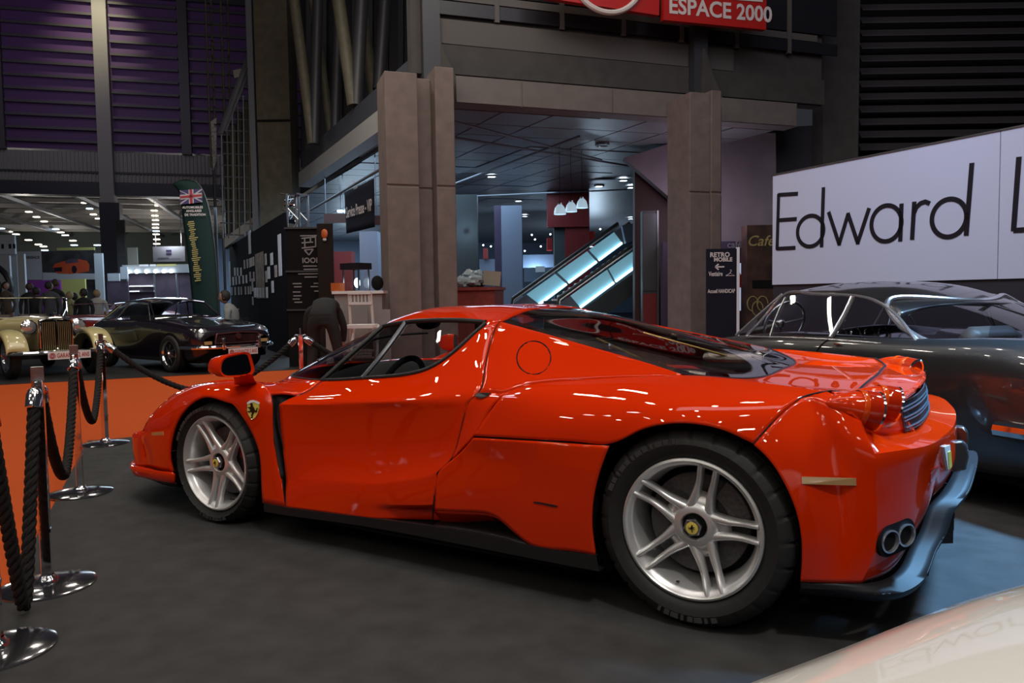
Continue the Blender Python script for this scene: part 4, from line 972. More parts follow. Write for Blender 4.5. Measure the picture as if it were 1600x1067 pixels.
def road_wheel(parent, x, y, r, w, kind='wire', turn=0.0):
    sg = 1 if y > 0 else -1
    T = lambda p: p
    tyre = MB().lathe([(r*.68, sg*-w/2), (r*.72, sg*-w*.52), (r*.9, sg*-w*.56), (r*.99, sg*-w*.40), (r, 0), (r*.99, sg*w*.40), (r*.9, sg*w*.56), (r*.72, sg*w*.52), (r*.66, sg*w*.40)], 36, (x, y, r), 'y').build('wheel', 'rubber', parent, ang=50)
    MB().lathe([(r*.66, sg*-w*.4), (r*.72, sg*w*.50), (r*.69, sg*w*.53), (r*.63, sg*w*.40), (r*.60, sg*w*.1), (r*.60, sg*-w*.3)], 36, (x, y, r), 'y').build('rim', 'chrome', tyre, ang=50)
    if kind == 'wire':
        mb = MB()
        for k in range(28):
            a = 2*PI*k/28; b = a+(.35 if k % 2 else -.35)
            mb.tube([(x+r*.14*math.cos(a), y+sg*w*.52, r+r*.14*math.sin(a)), (x+r*.63*math.cos(b), y+sg*w*(.30 if k % 4 < 2 else .0), r+r*.63*math.sin(b))], .004, 4)
        s_ = mb.build('wire_spokes', 'chrome', tyre); s_['kind'] = 'stuff'
        MB().lathe([(.001, sg*w*.70), (r*.10, sg*w*.68), (r*.14, sg*w*.50), (r*.16, 0)], 16, (x, y, r), 'y').build('hub_nut', 'chrome', tyre)
    else:
        MB().lathe([(.001, sg*w*.52), (r*.2, sg*w*.48), (r*.34, sg*w*.36), (r*.5, sg*w*.20), (r*.62, sg*w*.24)], 28, (x, y, r), 'y').build('hub_cap', 'chrome', tyre)
        MB().lathe([(.001, sg*w*.56), (r*.12, sg*w*.54), (r*.13, sg*w*.45)], 20, (x, y, r), 'y').build('hub_badge', 'plate_red', tyre)
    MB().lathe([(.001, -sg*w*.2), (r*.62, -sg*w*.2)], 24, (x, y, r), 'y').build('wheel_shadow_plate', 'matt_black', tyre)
    return tyre
def headlamp(parent, c, r, d=(1, 0, 0), depth=.09, shell='chrome'):
    q = Vector(d).to_track_quat('Z', 'Y').to_matrix(); c = A(c)
    def T(mb): mb.v = [tuple(A(q @ Vector(p))+c) for p in mb.v]; return mb
    l_ = T(MB().lathe([(.001, -depth), (r*.5, -depth*.85), (r*.9, -depth*.4), (r, 0), (r*1.04, .012), (r*.92, .02)], 24)).build('headlamp', shell, parent, ang=60)
    T(MB().lathe([(r*.94, .012), (r*.6, .035), (.001, .045)], 24)).build('headlamp_lens', 'lamp_lens', l_)
    return l_
def licence(parent, c, ux, txt, w=.50, h=.105):
    c = A(c); ux = A(ux); n = np.cross(ux, Z3)
    P = [c-ux*w/2-Z3*h/2, c+ux*w/2-Z3*h/2, c+ux*w/2+Z3*h/2, c-ux*w/2+Z3*h/2]
    o = MB().prism(P, -n*.008).build('display_plate', 'plate_white', parent, smooth=False)
    text_mb(MB(), txt, c-ux*w*.30-Z3*h*.27, ux, Z3, h*.80, .006, bold=.0012, fit=w*.76).build('plate_lettering', 'plate_red', o, smooth=False)
    th = np.linspace(0, 2*PI, 20, endpoint=False); cc = c-ux*w*.40+n*.006
    mb = MB(); mb.tube([cc+h*.32*(math.cos(t)*ux+math.sin(t)*Z3) for t in th], .005, 5, closed=True); mb.tube([cc+h*.16*(math.cos(t)*ux+math.sin(t)*Z3) for t in th], .006, 5, closed=True)
    mb.build('plate_roundel', 'plate_red', o)
mat('lamp_lens', (0.55, 0.57, 0.60), 0.10, 0.7, 1.0)
# ---------------------------------------------------------------- dark grey fastback coupe beside the sign wall
ZW = .875
g1, g2 = QZ(1168, 524, ZW), QZ(1437, 542, ZW)
GH = (g1-g2); GH[2] = 0; GH /= np.linalg.norm(GH)          # heading (towards its nose)
GN = A((GH[1], -GH[0], 0)); GN = GN if GN @ (CAM-g1) > 0 else -GN   # towards the viewer
gbase = g2-GN*.80; gbase[2] = 0
GC = empty('classic_coupe', gbase, math.atan2(GH[1], GH[0]), 'dark grey classic fastback coupe with chrome window frames parked before the white wall', 'car')
# local frame: x to its nose, y to its left; visible flank is the side with local y = sgn
gl = lambda p: A(((A(p)-gbase)@GH, (A(p)-gbase)@A((-GH[1], GH[0], 0)), p[2]))
GS = 1 if (GN @ A((-GH[1], GH[0], 0))) > 0 else -1
def gq(u, v, off):   # image point on the vertical plane 'off' metres out from the car axis on the viewer's side
    return gl(QP(u, v, gbase+GN*off, GN))
XS = [(2.75, [(.38,.38),(.46,.52),(.40,.64),(.2,.69),(0,.70)]), (2.45, [(.68,.24),(.74,.50),(.66,.73),(.32,.80),(0,.81)]), (1.9, [(.76,.20),(.82,.52),(.74,.82),(.36,.84),(0,.86)]),
      (1.35, [(.77,.20),(.83,.52),(.77,.86),(.42,.90),(0,.92)]), (.6, [(.77,.20),(.83,.52),(.79,.88),(.5,.88),(0,.88)]), (0, [(.77,.20),(.84,.52),(.80,.89),(.5,.88),(0,.88)]),
      (-.55, [(.77,.22),(.85,.54),(.79,.90),(.45,.93),(0,.95)]), (-1.0, [(.74,.28),(.83,.55),(.73,.86),(.4,.93),(0,.95)]), (-1.45, [(.62,.36),(.72,.56),(.62,.78),(.32,.88),(0,.90)]), (-1.62, [(.50,.45),(.58,.58),(.50,.72),(.26,.83),(0,.85)])]
mb = MB(); mb.grid(sect(XS, 48, 56)); mb.build('body_shell', 'grey_paint', GC, out=(0, 0, 1), ang=50, solid=.01)
# greenhouse: roof skin, side glass, rear screen
roofE = [gq(1223, 459, .56), gq(1262, 456.5, .57), gq(1330, 461, .585), gq(1383, 478, .62), gq(1437, 541, .77)]
a_top = gq(1222, 460, .56); a_bot = gq(1150, 523, .72); c_bot = gq(1437, 541, .77)
def sym(p): return A((p[0], -p[1], p[2]))
R0 = [gq(1222,460,.56), gq(1260,457,.575), gq(1320,459.5,.59), gq(1365,469,.60), gq(1398,487,.63), gq(1437,540,.775)]
ztop = 1.235
rc = [A((R0[0][0]+.06, 0, R0[0][2]+.05)), A((R0[1][0], 0, R0[1][2]+.075)), A((R0[2][0], 0, R0[2][2]+.085)), A((R0[3][0]-.05, 0, R0[3][2]+.08)), A((R0[4][0]-.12, 0, R0[4][2]+.06)), A((R0[4][0]-.16, 0, R0[4][2]+.045))]
rm = [A(((p[0]+q[0])/2, p[1]*.55, p[2]*.25+q[2]*.75)) for p, q in zip(R0, rc)]
rm[-1] = A((R0[4][0]-.07, R0[4][1]*.62, R0[4][2]+.03))
R0b = R0[:5]+[gq(1405,497,.645)]
rowsR = [R0b, rm, rc, [sym(p) for p in rm], [sym(p) for p in R0b]]
mb = MB(); mb.grid(loft(rowsR, 30, 24)); mb.build('roof_skin', 'grey_paint', GC, out=(0, 0, 1), ang=60, solid=.01)
# sail panels behind the side glass
rs_top = [gq(1398,470,.56), gq(1386,487,.63), gq(1400,505,.69), gq(1440,531,.74), gq(1500,537,.70)]
def pair(name, G, m, out, **k):
    for s in (1, -1):
        mb = MB(); mb.grid(G if s == 1 else my(G)[:, ::-1]); mb.build(name, m, GC, out=(out[0], out[1]*s*GS, out[2]), **k)
sail = loft([[gq(1368,468,.60), gq(1398,487,.635), gq(1420,513,.70), gq(1438,541,.775)], [gq(1384,465,.565), gq(1400,490,.615), gq(1432,524,.70), gq(1470,546,.76)], ], 14, 6)
pair('sail_panel', sail, 'grey_paint', (0, 1, .3), ang=60, solid=.008)
sidew = coons([gq(1168,523,.735), gq(1290,528.5,.765), gq(1432,540,.772)], [gq(1226,463,.565), gq(1262,460,.577), gq(1335,464,.592), gq(1390,484,.625), gq(1432,537,.772)],
              [gq(1168,523,.735), gq(1197,493,.65), gq(1226,463,.565)], [gq(1432,540,.772), gq(1432,537,.772)], 24, 12)
pair('side_glass', sidew, 'glass_smoke', (0, 1, .2))
def gtube(name, pts, r, m='chrome_soft', n=30, both_=True):
    for s in ((1, -1) if both_ else (1,)):
        P = spline(pts, n); P = P if s == 1 else my(P); MB().tube(P, r, 8).build(name, m, GC)
gtube('window_chrome', [gq(1166,525,.738), gq(1196,493,.652), gq(1224,461.5,.567), gq(1262,458,.579), gq(1335,462,.595), gq(1368,470,.61), gq(1392,485,.63), gq(1415,510,.70), gq(1437,541,.778)], .011, n=60)
gtube('sill_chrome', [gq(1166,526,.745), gq(1290,530,.782), gq(1437,542,.785)], .008)
gtube('window_divider', [gq(1297,527,.78), gq(1315,497,.69), gq(1331,464,.60)], .013)
gtube('window_divider', [gq(1302,527,.775), gq(1320,497,.69), gq(1336,464,.60)], .006, 'black_trim')
gtube('quarterlight_bar', [gq(1203,525,.755), gq(1213,494,.67), gq(1227,464,.575)], .006, 'steel')
gtube('door_edge', [gq(1293,531,.79), gq(1282,540,.81), gq(1272,600,.85)], .004, 'matt_black')
mb = MB(); p = gq(1309,537.5,.81); mb.box(tuple(p-A((.03, .008, .005))), tuple(p+A((.03, .008, .005)))); mb.build('door_handle', 'chrome', GC, smooth=False)
wsg = loft([[gq(1150,523,.72), gq(1186,492,.64), gq(1222,460,.56)], [A((gq(1150,523,.72)[0]+.22, 0, .90)), A((gq(1186,492,.64)[0]+.16, 0, 1.08)), A((rc[0][0]+.02, 0, rc[0][2]-.01))], [sym(gq(1150,523,.72)), sym(gq(1186,492,.64)), sym(gq(1222,460,.56))]], 14, 14)
mb = MB(); mb.grid(wsg); mb.build('windscreen', 'glass_clear', GC, out=(1, 0, .3))
gtube('screen_chrome', [gq(1150,524,.72), gq(1186,492,.642), gq(1222,460,.562)], .012)
# rear screen: wraps from one sail panel to the other
RT = [gq(1398,470,.545), gq(1430,459,.42), A((R0[4][0]-.13, 0, R0[4][2]+.05))]
b0 = [gq(1386,480,.60), gq(1400,503,.66), gq(1432,528,.715), gq(1466,543,.72)]
b1 = [gq(1400,467.5,.50), A((b0[1][0]-.14, GS*.46, b0[1][2]+.035)), A((b0[2][0]-.22, GS*.48, b0[2][2]+.028)), A((b0[3][0]-.30, GS*.48, b0[3][2]+.008))]
b2 = [A((R0[4][0]-.10, 0, R0[4][2]+.050)), A((b0[1][0]-.30, 0, b0[1][2]+.045)), A((b0[2][0]-.44, 0, b0[2][2]+.035)), A((b0[3][0]-.56, 0, b0[3][2]+.015))]
rsc = loft([b0, b1, b2, [sym(p) for p in b1], [sym(p) for p in b0]], 20, 30)
mb = MB(); mb.grid(rsc); mb.build('rear_screen', 'glass_smoke', GC, out=(-.3, 0, 1))
for e in (rsc[0], rsc[-1], rsc[:, 0], rsc[:, -1]): MB().tube(e+A((0, 0, .008)), .020, 8).build('rear_screen_chrome', 'chrome_soft', GC)
MB().tube([rsc[15, 2], rsc[15, -2]], .006, 6).build('screen_strut', 'chrome', GC)
# cabin
mb = MB(); mb.grid(loft([[A((1.15, -.66, .86)), A((1.18, 0, .90)), A((1.15, .66, .86))], [A((.98, -.68, .90)), A((1.0, 0, .95)), A((.98, .68, .90))], [A((.88, -.68, .80)), A((.9, 0, .82)), A((.88, .68, .80))]], 16, 8)); mb.build('dashboard', 'gunmetal', GC, solid=.01)
for y in (-.36, .36):
    mb = MB(); mb.grid(loft([[A((.55, y+d, .62)) for d in (-.24, 0, .24)], [A((.15, y+d, .60)) for d in (-.24, 0, .24)], [A((.02, y+d, .80)) for d in (-.24, 0, .24)], [A((-.10, y+d, .99)) for d in (-.17, 0, .17)]], 10, 14)); mb.build('seat', 'leather', GC, solid=.10)
th = np.linspace(0, 2*PI, 33)[:-1]
c = gq(1226, 506, .40); ex = A((0, 1, 0)); ez = A((-.35, 0, .93)); ez /= np.linalg.norm(ez)
mb = MB(); mb.tube([c+.19*(math.cos(t)*ex+math.sin(t)*ez) for t in th], .012, 8, closed=True)
for t in (.2, PI-.2, -PI/2): mb.tube([c+A((.05, 0, 0)), c+.19*(math.cos(t)*ex+math.sin(t)*ez)], .010, 6)
mb.ball(c+A((.05, 0, 0)), .04); mb.tube([c+A((.05, 0, 0)), c+A((.35, 0, -.06))], .02, 8); mb.build('steering_wheel', 'steel', GC)
for k in range(4):
    mb = MB(); mb.lathe([(.05, 0), (.055, -.01), (.05, -.02)], 18, (.90, GS*(.14+.13*k), .89), 'x'); mb.build('dial', 'chrome', GC)
MB().lathe([(.001, .01), (.055, .008), (.06, 0), (.06, -.01)], 24, (-.75, GS*.62, .895), 'z').build('fuel_cap', 'chrome', GC)
# bumper, tail lamp, wheels
bp = [A((-.55, GS*.875, .48)), A((-1.15, GS*.86, .49)), A((-1.5, GS*.74, .50)), A((-1.66, GS*.50, .50)), A((-1.72, 0, .50))]
P = spline(bp+[sym(p) for p in bp[::-1][1:]], 50); mb = MB(); mb.tube(P, .045, 10); mb.build('rear_bumper', 'chrome', GC)
for s in (1, -1):
    MB().lathe([(.001, .03), (.05, .02), (.06, 0)], 20, (-1.52, s*.55, .70), 'x').build('tail_lamp', 'lens_dark_red', GC)
    headlamp(GC, (2.55, s*.56, .66), .09)
    for x in (.12, 2.3):
        MB().lathe([(.345, s*.835), (.345, s*.852), (.001, s*.852)], 36, (x, 0, .33), 'y').build('wheel_arch', 'matt_black', GC)
        road_wheel(GC, x, s*.765, .325, .19)
mb = MB(); mb.box((-1.3, -.7, .16), (2.4, .7, .3)); mb.build('underbody', 'matt_black', GC, smooth=False)

# ---------------------------------------------------------------- white car whose nose reaches in beside the camera
wc = A((3.39, -2.08, 0))
WC = empty('white_car', wc, math.radians(149), 'glossy cream-white car nose with a long smooth bonnet edge beside the red car', 'car')
ST_ = []
for x, hw, zt, zs in [(0,.58,.52,.50),(-.04,.66,.60,.55),(-.12,.73,.68,.60),(-.3,.79,.75,.66),(-.6,.81,.79,.68),(-1.0,.82,.82,.70),(-1.8,.83,.85,.72),(-2.6,.83,.88,.74)]:
    ST_.append((x, [(hw*.86, .24), (hw*.99, .42), (hw, .55), (hw*.95, zs+.04), (hw*.80, zs+(zt-zs)*.75), (hw*.4, zt-.01), (0, zt)]))
MB().grid(sect(ST_, 60, 40)).build('bonnet', 'white_car_paint', WC, out=(0, 0, 1), ang=60, solid=.012)
for s in (1, -1):
    headlamp(WC, (-.06, s*.50, .50), .075, (1, s*.25, .1))
    for x in (-.75, -2.2):
        MB().lathe([(.335, s*.80), (.335, s*.828), (.001, s*.828)], 36, (x, 0, .32), 'y').build('wheel_arch', 'matt_black', WC)
        road_wheel(WC, x, s*.755, .315, .18, 'cap')
MB().tube(spline([(-.35, -.82, .40), (-.02, -.62, .40), (.05, 0, .40), (-.02, .62, .40), (-.35, .82, .40)], 30), .03, 8).build('front_bumper', 'chrome', WC)
MB().box((-2.5, -.6, .15), (-.2, .6, .3)).build('underbody', 'matt_black', WC, smooth=False)
# ---------------------------------------------------------------- black coupe with wire wheels
def place(name, u, v, loc, head_deg, label, cat='car', group=None):
    """empty so that local point loc=(x,y) stands at the floor point seen at (u,v)"""
    p = QZ(u, v, 0); a = math.radians(head_deg); x, y = rot2(loc, a)
    return empty(name, (p[0]-x, p[1]-y, 0), a, label, cat, group)
BC = place('black_coupe', 277, 581, (1.15, -.66), -6, 'black two-door coupe with chrome wire wheels and a red-tinted grille on the club stand')
XS = [(1.93, [(.50,.36),(.60,.46),(.58,.58),(.3,.64),(0,.65)]), (1.82, [(.64,.26),(.70,.46),(.68,.68),(.35,.73),(0,.735)]), (1.5, [(.72,.20),(.76,.48),(.72,.76),(.38,.79),(0,.80)]), (1.0, [(.73,.18),(.765,.48),(.73,.80),(.40,.85),(0,.87)]), (.45, [(.73,.18),(.765,.48),(.74,.83),(.42,.90),(0,.92)]),
      (-.4, [(.73,.18),(.765,.48),(.74,.84),(.45,.86),(0,.86)]), (-1.2, [(.73,.2),(.765,.5),(.73,.83),(.45,.84),(0,.84)]), (-1.75, [(.66,.3),(.72,.5),(.68,.76),(.4,.80),(0,.81)]), (-1.95, [(.55,.4),(.62,.5),(.58,.66),(.3,.70),(0,.71)])]
MB().grid(sect(XS, 40, 44)).build('body_shell', 'black_paint', BC, out=(0, 0, 1), ang=50, solid=.01)
rf = [(.08, .53, 1.18), (-.25, .55, 1.215), (-.7, .55, 1.20), (-1.15, .54, 1.10), (-1.7, .56, .84)]
rr = [[A((x, -y, z)) for x, y, z in rf], [A((x+.02, -y*.6, z+.045)) for x, y, z in rf], [A((x+.03, 0, z+.055)) for x, y, z in rf]]
rr += [my(A(r)) for r in rr[1::-1]]
MB().grid(loft(rr, 24, 20)).build('roof_skin', 'black_paint', BC, out=(0, 0, 1), ang=60, solid=.01)
for s in (-1, 1):
    sw_ = coons([A((.42, s*.70, .845)), A((-.5, s*.73, .85)), A((-1.35, s*.72, .85))], [A((.06, s*.545, 1.165)), A((-.35, s*.56, 1.19)), A((-.85, s*.56, 1.16))], [A((.42, s*.70, .845)), A((.06, s*.545, 1.165))], [A((-1.35, s*.72, .85)), A((-.85, s*.56, 1.16))], 14, 8)
    MB().grid(sw_).build('side_glass', 'glass_smoke', BC, out=(0, s, 0))
    for e in (sw_[0], sw_[-1], sw_[:, 0], sw_[:, -1], sw_[:, 9]): MB().tube(e, .014, 6).build('window_chrome', 'chrome', BC)
    MB().tube([(1.3, s*.765, .62), (-1.6, s*.765, .62)], .008, 6).build('side_strip', 'chrome', BC)
    headlamp(BC, (1.83, s*.565, .655), .092, (1, s*.08, .05))
    mb = MB(); mb.box((1.87, s*.54-.075, .475), (1.92, s*.54+.075, .53)); mb.build('indicator', 'lens_amber', BC, smooth=False)
    mb = MB(); mb.box((2.0, s*.34-.025, .38), (2.08, s*.34+.025, .58)); mb.build('overrider', 'chrome', BC, bevel=.01)
    for x in (1.15, -1.16):
        MB().lathe([(.345, s*.755), (.345, s*.775), (.001, s*.775)], 36, (x, 0, .33), 'y').build('wheel_arch', 'matt_black', BC)
        road_wheel(BC, x, s*.715, .315, .165)
wsb = loft([[A((.46, -.64, .90)), A((.55, 0, .93)), A((.46, .64, .90))], [A((.10, -.52, 1.18)), A((.15, 0, 1.225)), A((.10, .52, 1.18))]], 16, 8)
MB().grid(wsb).build('windscreen', 'glass_smoke', BC, out=(1, 0, 0))
for e in (wsb[0], wsb[-1], wsb[:, 0], wsb[:, -1]): MB().tube(e, .013, 6).build('screen_chrome', 'chrome', BC)
gr_ = MB(); gr_.box((1.90, -.42, .50), (1.945, .42, .63)); grl = gr_.build('grille', 'matt_black', BC, smooth=False)
for k in range(33):
    y = -.40+k*.025; MB().bar((1.955, y, .505), (1.955, y, .625), .008, .012, up=(1, 0, 0)).build('grille_bar', 'grille_red', grl, smooth=False)
th = [(1.955, -.43, .49), (1.955, -.40, .645), (1.955, 0, .665), (1.955, .40, .645), (1.955, .43, .49), (1.955, 0, .485)]
MB().tube(spline(th+[th[0]], 50, lin=True)[:-1], .014, 6, closed=True).build('grille_surround', 'grille_red', BC)
MB().lathe([(.001, .03), (.05, .025), (.055, 0)], 8, (1.96, 0, .60), 'x').build('grille_badge', 'grille_red', BC)
MB().tube(spline([(1.55, -.80, .43), (1.88, -.72, .43), (2.03, -.4, .43), (2.06, 0, .43), (2.03, .4, .43), (1.88, .72, .43), (1.55, .80, .43)], 40), .035, 8).build('front_bumper', 'chrome', BC)
licence(BC, (2.10, .0, .34), (0, 1, 0), 'GARANTIE 2 ANS', .56, .115)
MB().box((-1.6, -.6, .16), (1.7, .6, .5)).build('underbody', 'matt_black', BC, smooth=False)
MB().box((-.5, -.6, .5), (.2, .6, .95)).build('seats', 'interior', BC, smooth=False)
# ---------------------------------------------------------------- cream vintage roadster
TC = place('vintage_roadster', 18, 592, (1.2, -.60), -12, 'cream vintage open roadster with sweeping wings and an upright chrome radiator grille')
def sweep(y0, y1, prof, name, m):
    for s in (-1, 1):
        cur = [[A((x, s*(y0+(y1-y0)*f), z-drop*(2*f-1)**2-(.05 if f < .01 or f > .99 else 0))) for x, z, drop in prof] for f in (0, .04, .3, .5, .7, .96, 1)]
        MB().grid(loft(cur, 40, 12)).build(name, m, TC, out=(0, 0, 1), ang=60, solid=.012)
sweep(.46, .78, [(1.72,.46,.02),(1.66,.60,.03),(1.50,.735,.04),(1.28,.79,.05),(1.02,.76,.05),(.72,.60,.04),(.42,.40,.02),(.1,.31,.01),(-.5,.30,.01)], 'front_wing', 'cream_paint')
sweep(.46, .78, [(-.4,.30,.01),(-.62,.42,.02),(-.78,.66,.04),(-1.05,.80,.05),(-1.35,.76,.05),(-1.58,.58,.04),(-1.66,.42,.02)], 'rear_wing', 'cream_paint')
XS = [(1.36, [(.20,.42),(.22,.60),(.21,.86),(.11,.93),(0,.945)]), (.9, [(.26,.40),(.29,.60),(.28,.86),(.15,.95),(0,.965)]), (.3, [(.42,.36),(.46,.6),(.44,.88),(.22,.97),(0,.985)]), (.05, [(.52,.34),(.56,.6),(.54,.88),(.28,.97),(0,.985)])]
MB().grid(sect(XS, 30, 24)).build('bonnet', 'cream_paint', TC, out=(0, 0, 1), ang=50, solid=.01)
for s in (-1, 1):
    MB().grid(loft([[A((.05, s*.56, .34)), A((-.5, s*.60, .34)), A((-1.3, s*.52, .34))], [A((.05, s*.57, .62)), A((-.5, s*.61, .6)), A((-1.3, s*.54, .6))], [A((.05, s*.54, .90)), A((-.4, s*.58, .72)), A((-1.3, s*.50, .86))]], 16, 8)).build('body_side', 'cream_paint', TC, out=(0, s, 0), solid=.012)
    headlamp(TC, (1.34, s*.36, .82), .115, (1, 0, 0), .16)
    headlamp(TC, (1.52, s*.30, .60), .05, (1, 0, 0), .07) if False else None
    MB().tube([(1.30, s*.36, .80), (1.25, s*.22, .72)], .018, 6).build('lamp_bracket', 'chrome', TC)
    for x in (1.2, -1.18): road_wheel(TC, x, s*.60, .35, .14, 'cap')
    mb = MB(); mb.grid(loft([[A((-.45, s*.28+d, .50)) for d in (-.22, 0, .22)], [A((-.75, s*.28+d, .52)) for d in (-.22, 0, .22)], [A((-.88, s*.28+d, 1.0)) for d in (-.22, 0, .22)]], 8, 12)); mb.build('seat', 'leather', TC, solid=.1)
MB().box((-1.5, -.45, .42), (-1.2, .45, .90)).build('rear_tank', 'cream_paint', TC, bevel=.03)
MB().box((-1.3, -.52, .30), (1.3, .52, .36)).build('chassis', 'matt_black', TC, smooth=False)
mb = MB(); mb.box((1.37, -.235, .40), (1.44, .235, .93)); rad = mb.build('radiator_core', 'matt_black', TC, smooth=False)
for k in range(15):
    y = -.20+k*.0286
    if abs(y) < .012: continue
    MB().bar((1.455, y, .43), (1.455, y, .90), .011, .02, up=(1, 0, 0)).build('radiator_slat', 'grille_brass', rad, smooth=False)
shell = [(1.46, -.235, .40), (1.46, -.24, .92), (1.46, -.12, .955), (1.46, 0, .965), (1.46, .12, .955), (1.46, .24, .92), (1.46, .235, .40)]
MB().tube(spline(shell, 50, lin=True), .02, 8).build('radiator_shell', 'chrome', TC)
MB().bar((1.47, 0, .41), (1.47, 0, .94), .02, .02, up=(1, 0, 0)).build('radiator_rib', 'chrome', TC)
MB().lathe([(.03, 0), (.032, .03), (.015, .04), (.012, .07), (.022, .085), (.001, .10)], 12, (1.43, 0, .965), 'z').build('radiator_cap', 'chrome', TC)
MB().tube(spline([(1.60, -.80, .42), (1.74, -.55, .42), (1.78, 0, .42), (1.74, .55, .42), (1.60, .80, .42)], 30), .035, 8).build('front_bumper', 'chrome', TC)
licence(TC, (1.85, .06, .37), (0, 1, 0), 'GARANTIE 2 ANS', .62, .125)
fr = [(.08, -.60, .96), (.02, -.60, 1.30), (.02, .60, 1.30), (.08, .60, .96)]
MB().tube(spline(fr+[fr[0]], 60, lin=True)[:-1], .013, 6, closed=True).build('screen_frame', 'chrome', TC)
MB().tube([(.05, 0, .96), (.02, 0, 1.30)], .01, 6).build('screen_post', 'chrome', TC)
MB().add(fr, [(0, 1, 2, 3)]).build('windscreen', 'glass_clear', TC, smooth=False)
# ---------------------------------------------------------------- two more sports cars further back
def small_roadster(name, u, v, loc, deg, paint, label):
    E_ = place(name, u, v, loc, deg, label)
    XS = [(1.9, [(.45,.36),(.55,.46),(.5,.58),(.25,.62),(0,.63)]), (1.6, [(.70,.22),(.74,.46),(.68,.72),(.35,.75),(0,.76)]), (.9, [(.72,.2),(.76,.48),(.72,.80),(.4,.83),(0,.84)]), (.4, [(.72,.2),(.76,.48),(.72,.82),(.42,.88),(0,.90)]), (-.5, [(.72,.2),(.76,.5),(.72,.80),(.5,.76),(0,.74)]), (-1.3, [(.72,.22),(.76,.5),(.70,.80),(.4,.84),(0,.85)]), (-1.9, [(.5,.4),(.6,.5),(.54,.66),(.3,.70),(0,.71)])]
    MB().grid(sect(XS, 32, 32)).build('body_shell', paint, E_, out=(0, 0, 1), ang=50, solid=.01)
    g_ = loft([[A((.45, -.60, .88)), A((.52, 0, .90)), A((.45, .60, .88))], [A((.2, -.52, 1.14)), A((.25, 0, 1.17)), A((.2, .52, 1.14))]], 12, 5)
    MB().grid(g_).build('windscreen', 'glass_smoke', E_, out=(1, 0, 0))
    for e in (g_[0], g_[-1], g_[:, 0], g_[:, -1]): MB().tube(e, .013, 6).build('screen_chrome', 'chrome', E_)
    for s in (-1, 1):
        headlamp(E_, (1.68, s*.54, .64), .09)
        for x in (1.15, -1.15):
            MB().lathe([(.34, s*.752), (.34, s*.77), (.001, s*.77)], 28, (x, 0, .32), 'y').build('wheel_arch', 'matt_black', E_)
            road_wheel(E_, x, s*.71, .31, .16, 'cap')
    MB().tube(spline([(1.7, -.72, .42), (1.98, 0, .42), (1.7, .72, .42)], 20), .03, 8).build('front_bumper', 'chrome', E_)
    MB().box((-1.6, -.6, .15), (1.6, .6, .4)).build('underbody', 'matt_black', E_, smooth=False)
    return E_
small_roadster('maroon_roadster', 172, 553, (1.5, .5), -38, 'maroon_paint', 'dark red open sports car parked just behind the cream vintage roadster')
small_roadster('orange_roadster', 160, 522, (1.3, 0), -165, 'orange_paint', 'bright orange-red open sports car in the background behind the black coupe')
# ================================================================ stanchions and ropes
mat('rope_black', (0.014, 0.0135, 0.013), 0.85, spec=.3, noise=.3, bump=.5, nscale=120)
mat('base_steel', (0.30, 0.30, 0.33), 0.12, 0.95)
SP = [A((1.55, -3.0, 0)), QZ(-6, 1017), QZ(75, 915), QZ(126, 770), QZ(165, 693), QZ(469, 518, .91), None]
SP[5][2] = 0; SP[6] = SP[5]+A((.568, .823, 0))*1.9
HT = .885
def stanchion(p, yaw, label):
    E_ = empty('rope_stanchion', p, yaw, label, 'stanchion', 'chrome stanchions around the stage')
    MB().lathe([(.001, .026), (.045, .026), (.10, .022), (.172, .012), (.186, .007), (.187, .0), (.001, .0)], 48).build('base_plate', 'base_steel', E_, ang=30)
    MB().lathe([(.042, .020), (.042, .032), (.034, .038), (.026, .05)], 20).build('base_collar', 'chrome', E_, ang=40)
    MB().box((-.020, -.021, .03), (.020, .021, HT)).build('post', 'chrome', E_, smooth=False, bevel=.003)
    MB().box((-.022, -.023, .235), (.022, .023, .25)).build('post_joint', 'chrome', E_, smooth=False)
    MB().box((-.004, -.024, HT-.005), (.004, .024, HT+.055)).build('top_tag', 'steel', E_, smooth=False, bevel=.002)
    for s in (-1, 1):
        MB().tube(spline([(s*.012, 0, HT-.03), (s*.04, 0, HT-.005), (s*.055, 0, HT-.03), (s*.035, 0, HT-.05)], 12), .006, 6).build('rope_hook', 'chrome', E_)
    return E_
slab = ['chrome rope stanchion on the grey carpet at the outer end of the rope line', 'chrome rope stanchion with its rope sagging almost down to the floor', 'chrome stanchion whose two ropes join it to the lowest rope and to its neighbour',
        'chrome rope stanchion in front of the vintage roadster number plate', 'chrome rope stanchion standing at the far corner of the grey carpet', 'chrome rope stanchion before the bending man in black', 'chrome rope stanchion hidden behind the cabin of the red car']
for i, p in enumerate(SP):
    q = SP[min(i+1, 6)]-SP[max(i-1, 0)]; stanchion(p, math.atan2(q[1], q[0]), slab[i])
mat('ferrule', (0.75, 0.75, 0.78), 0.08, 1.0)
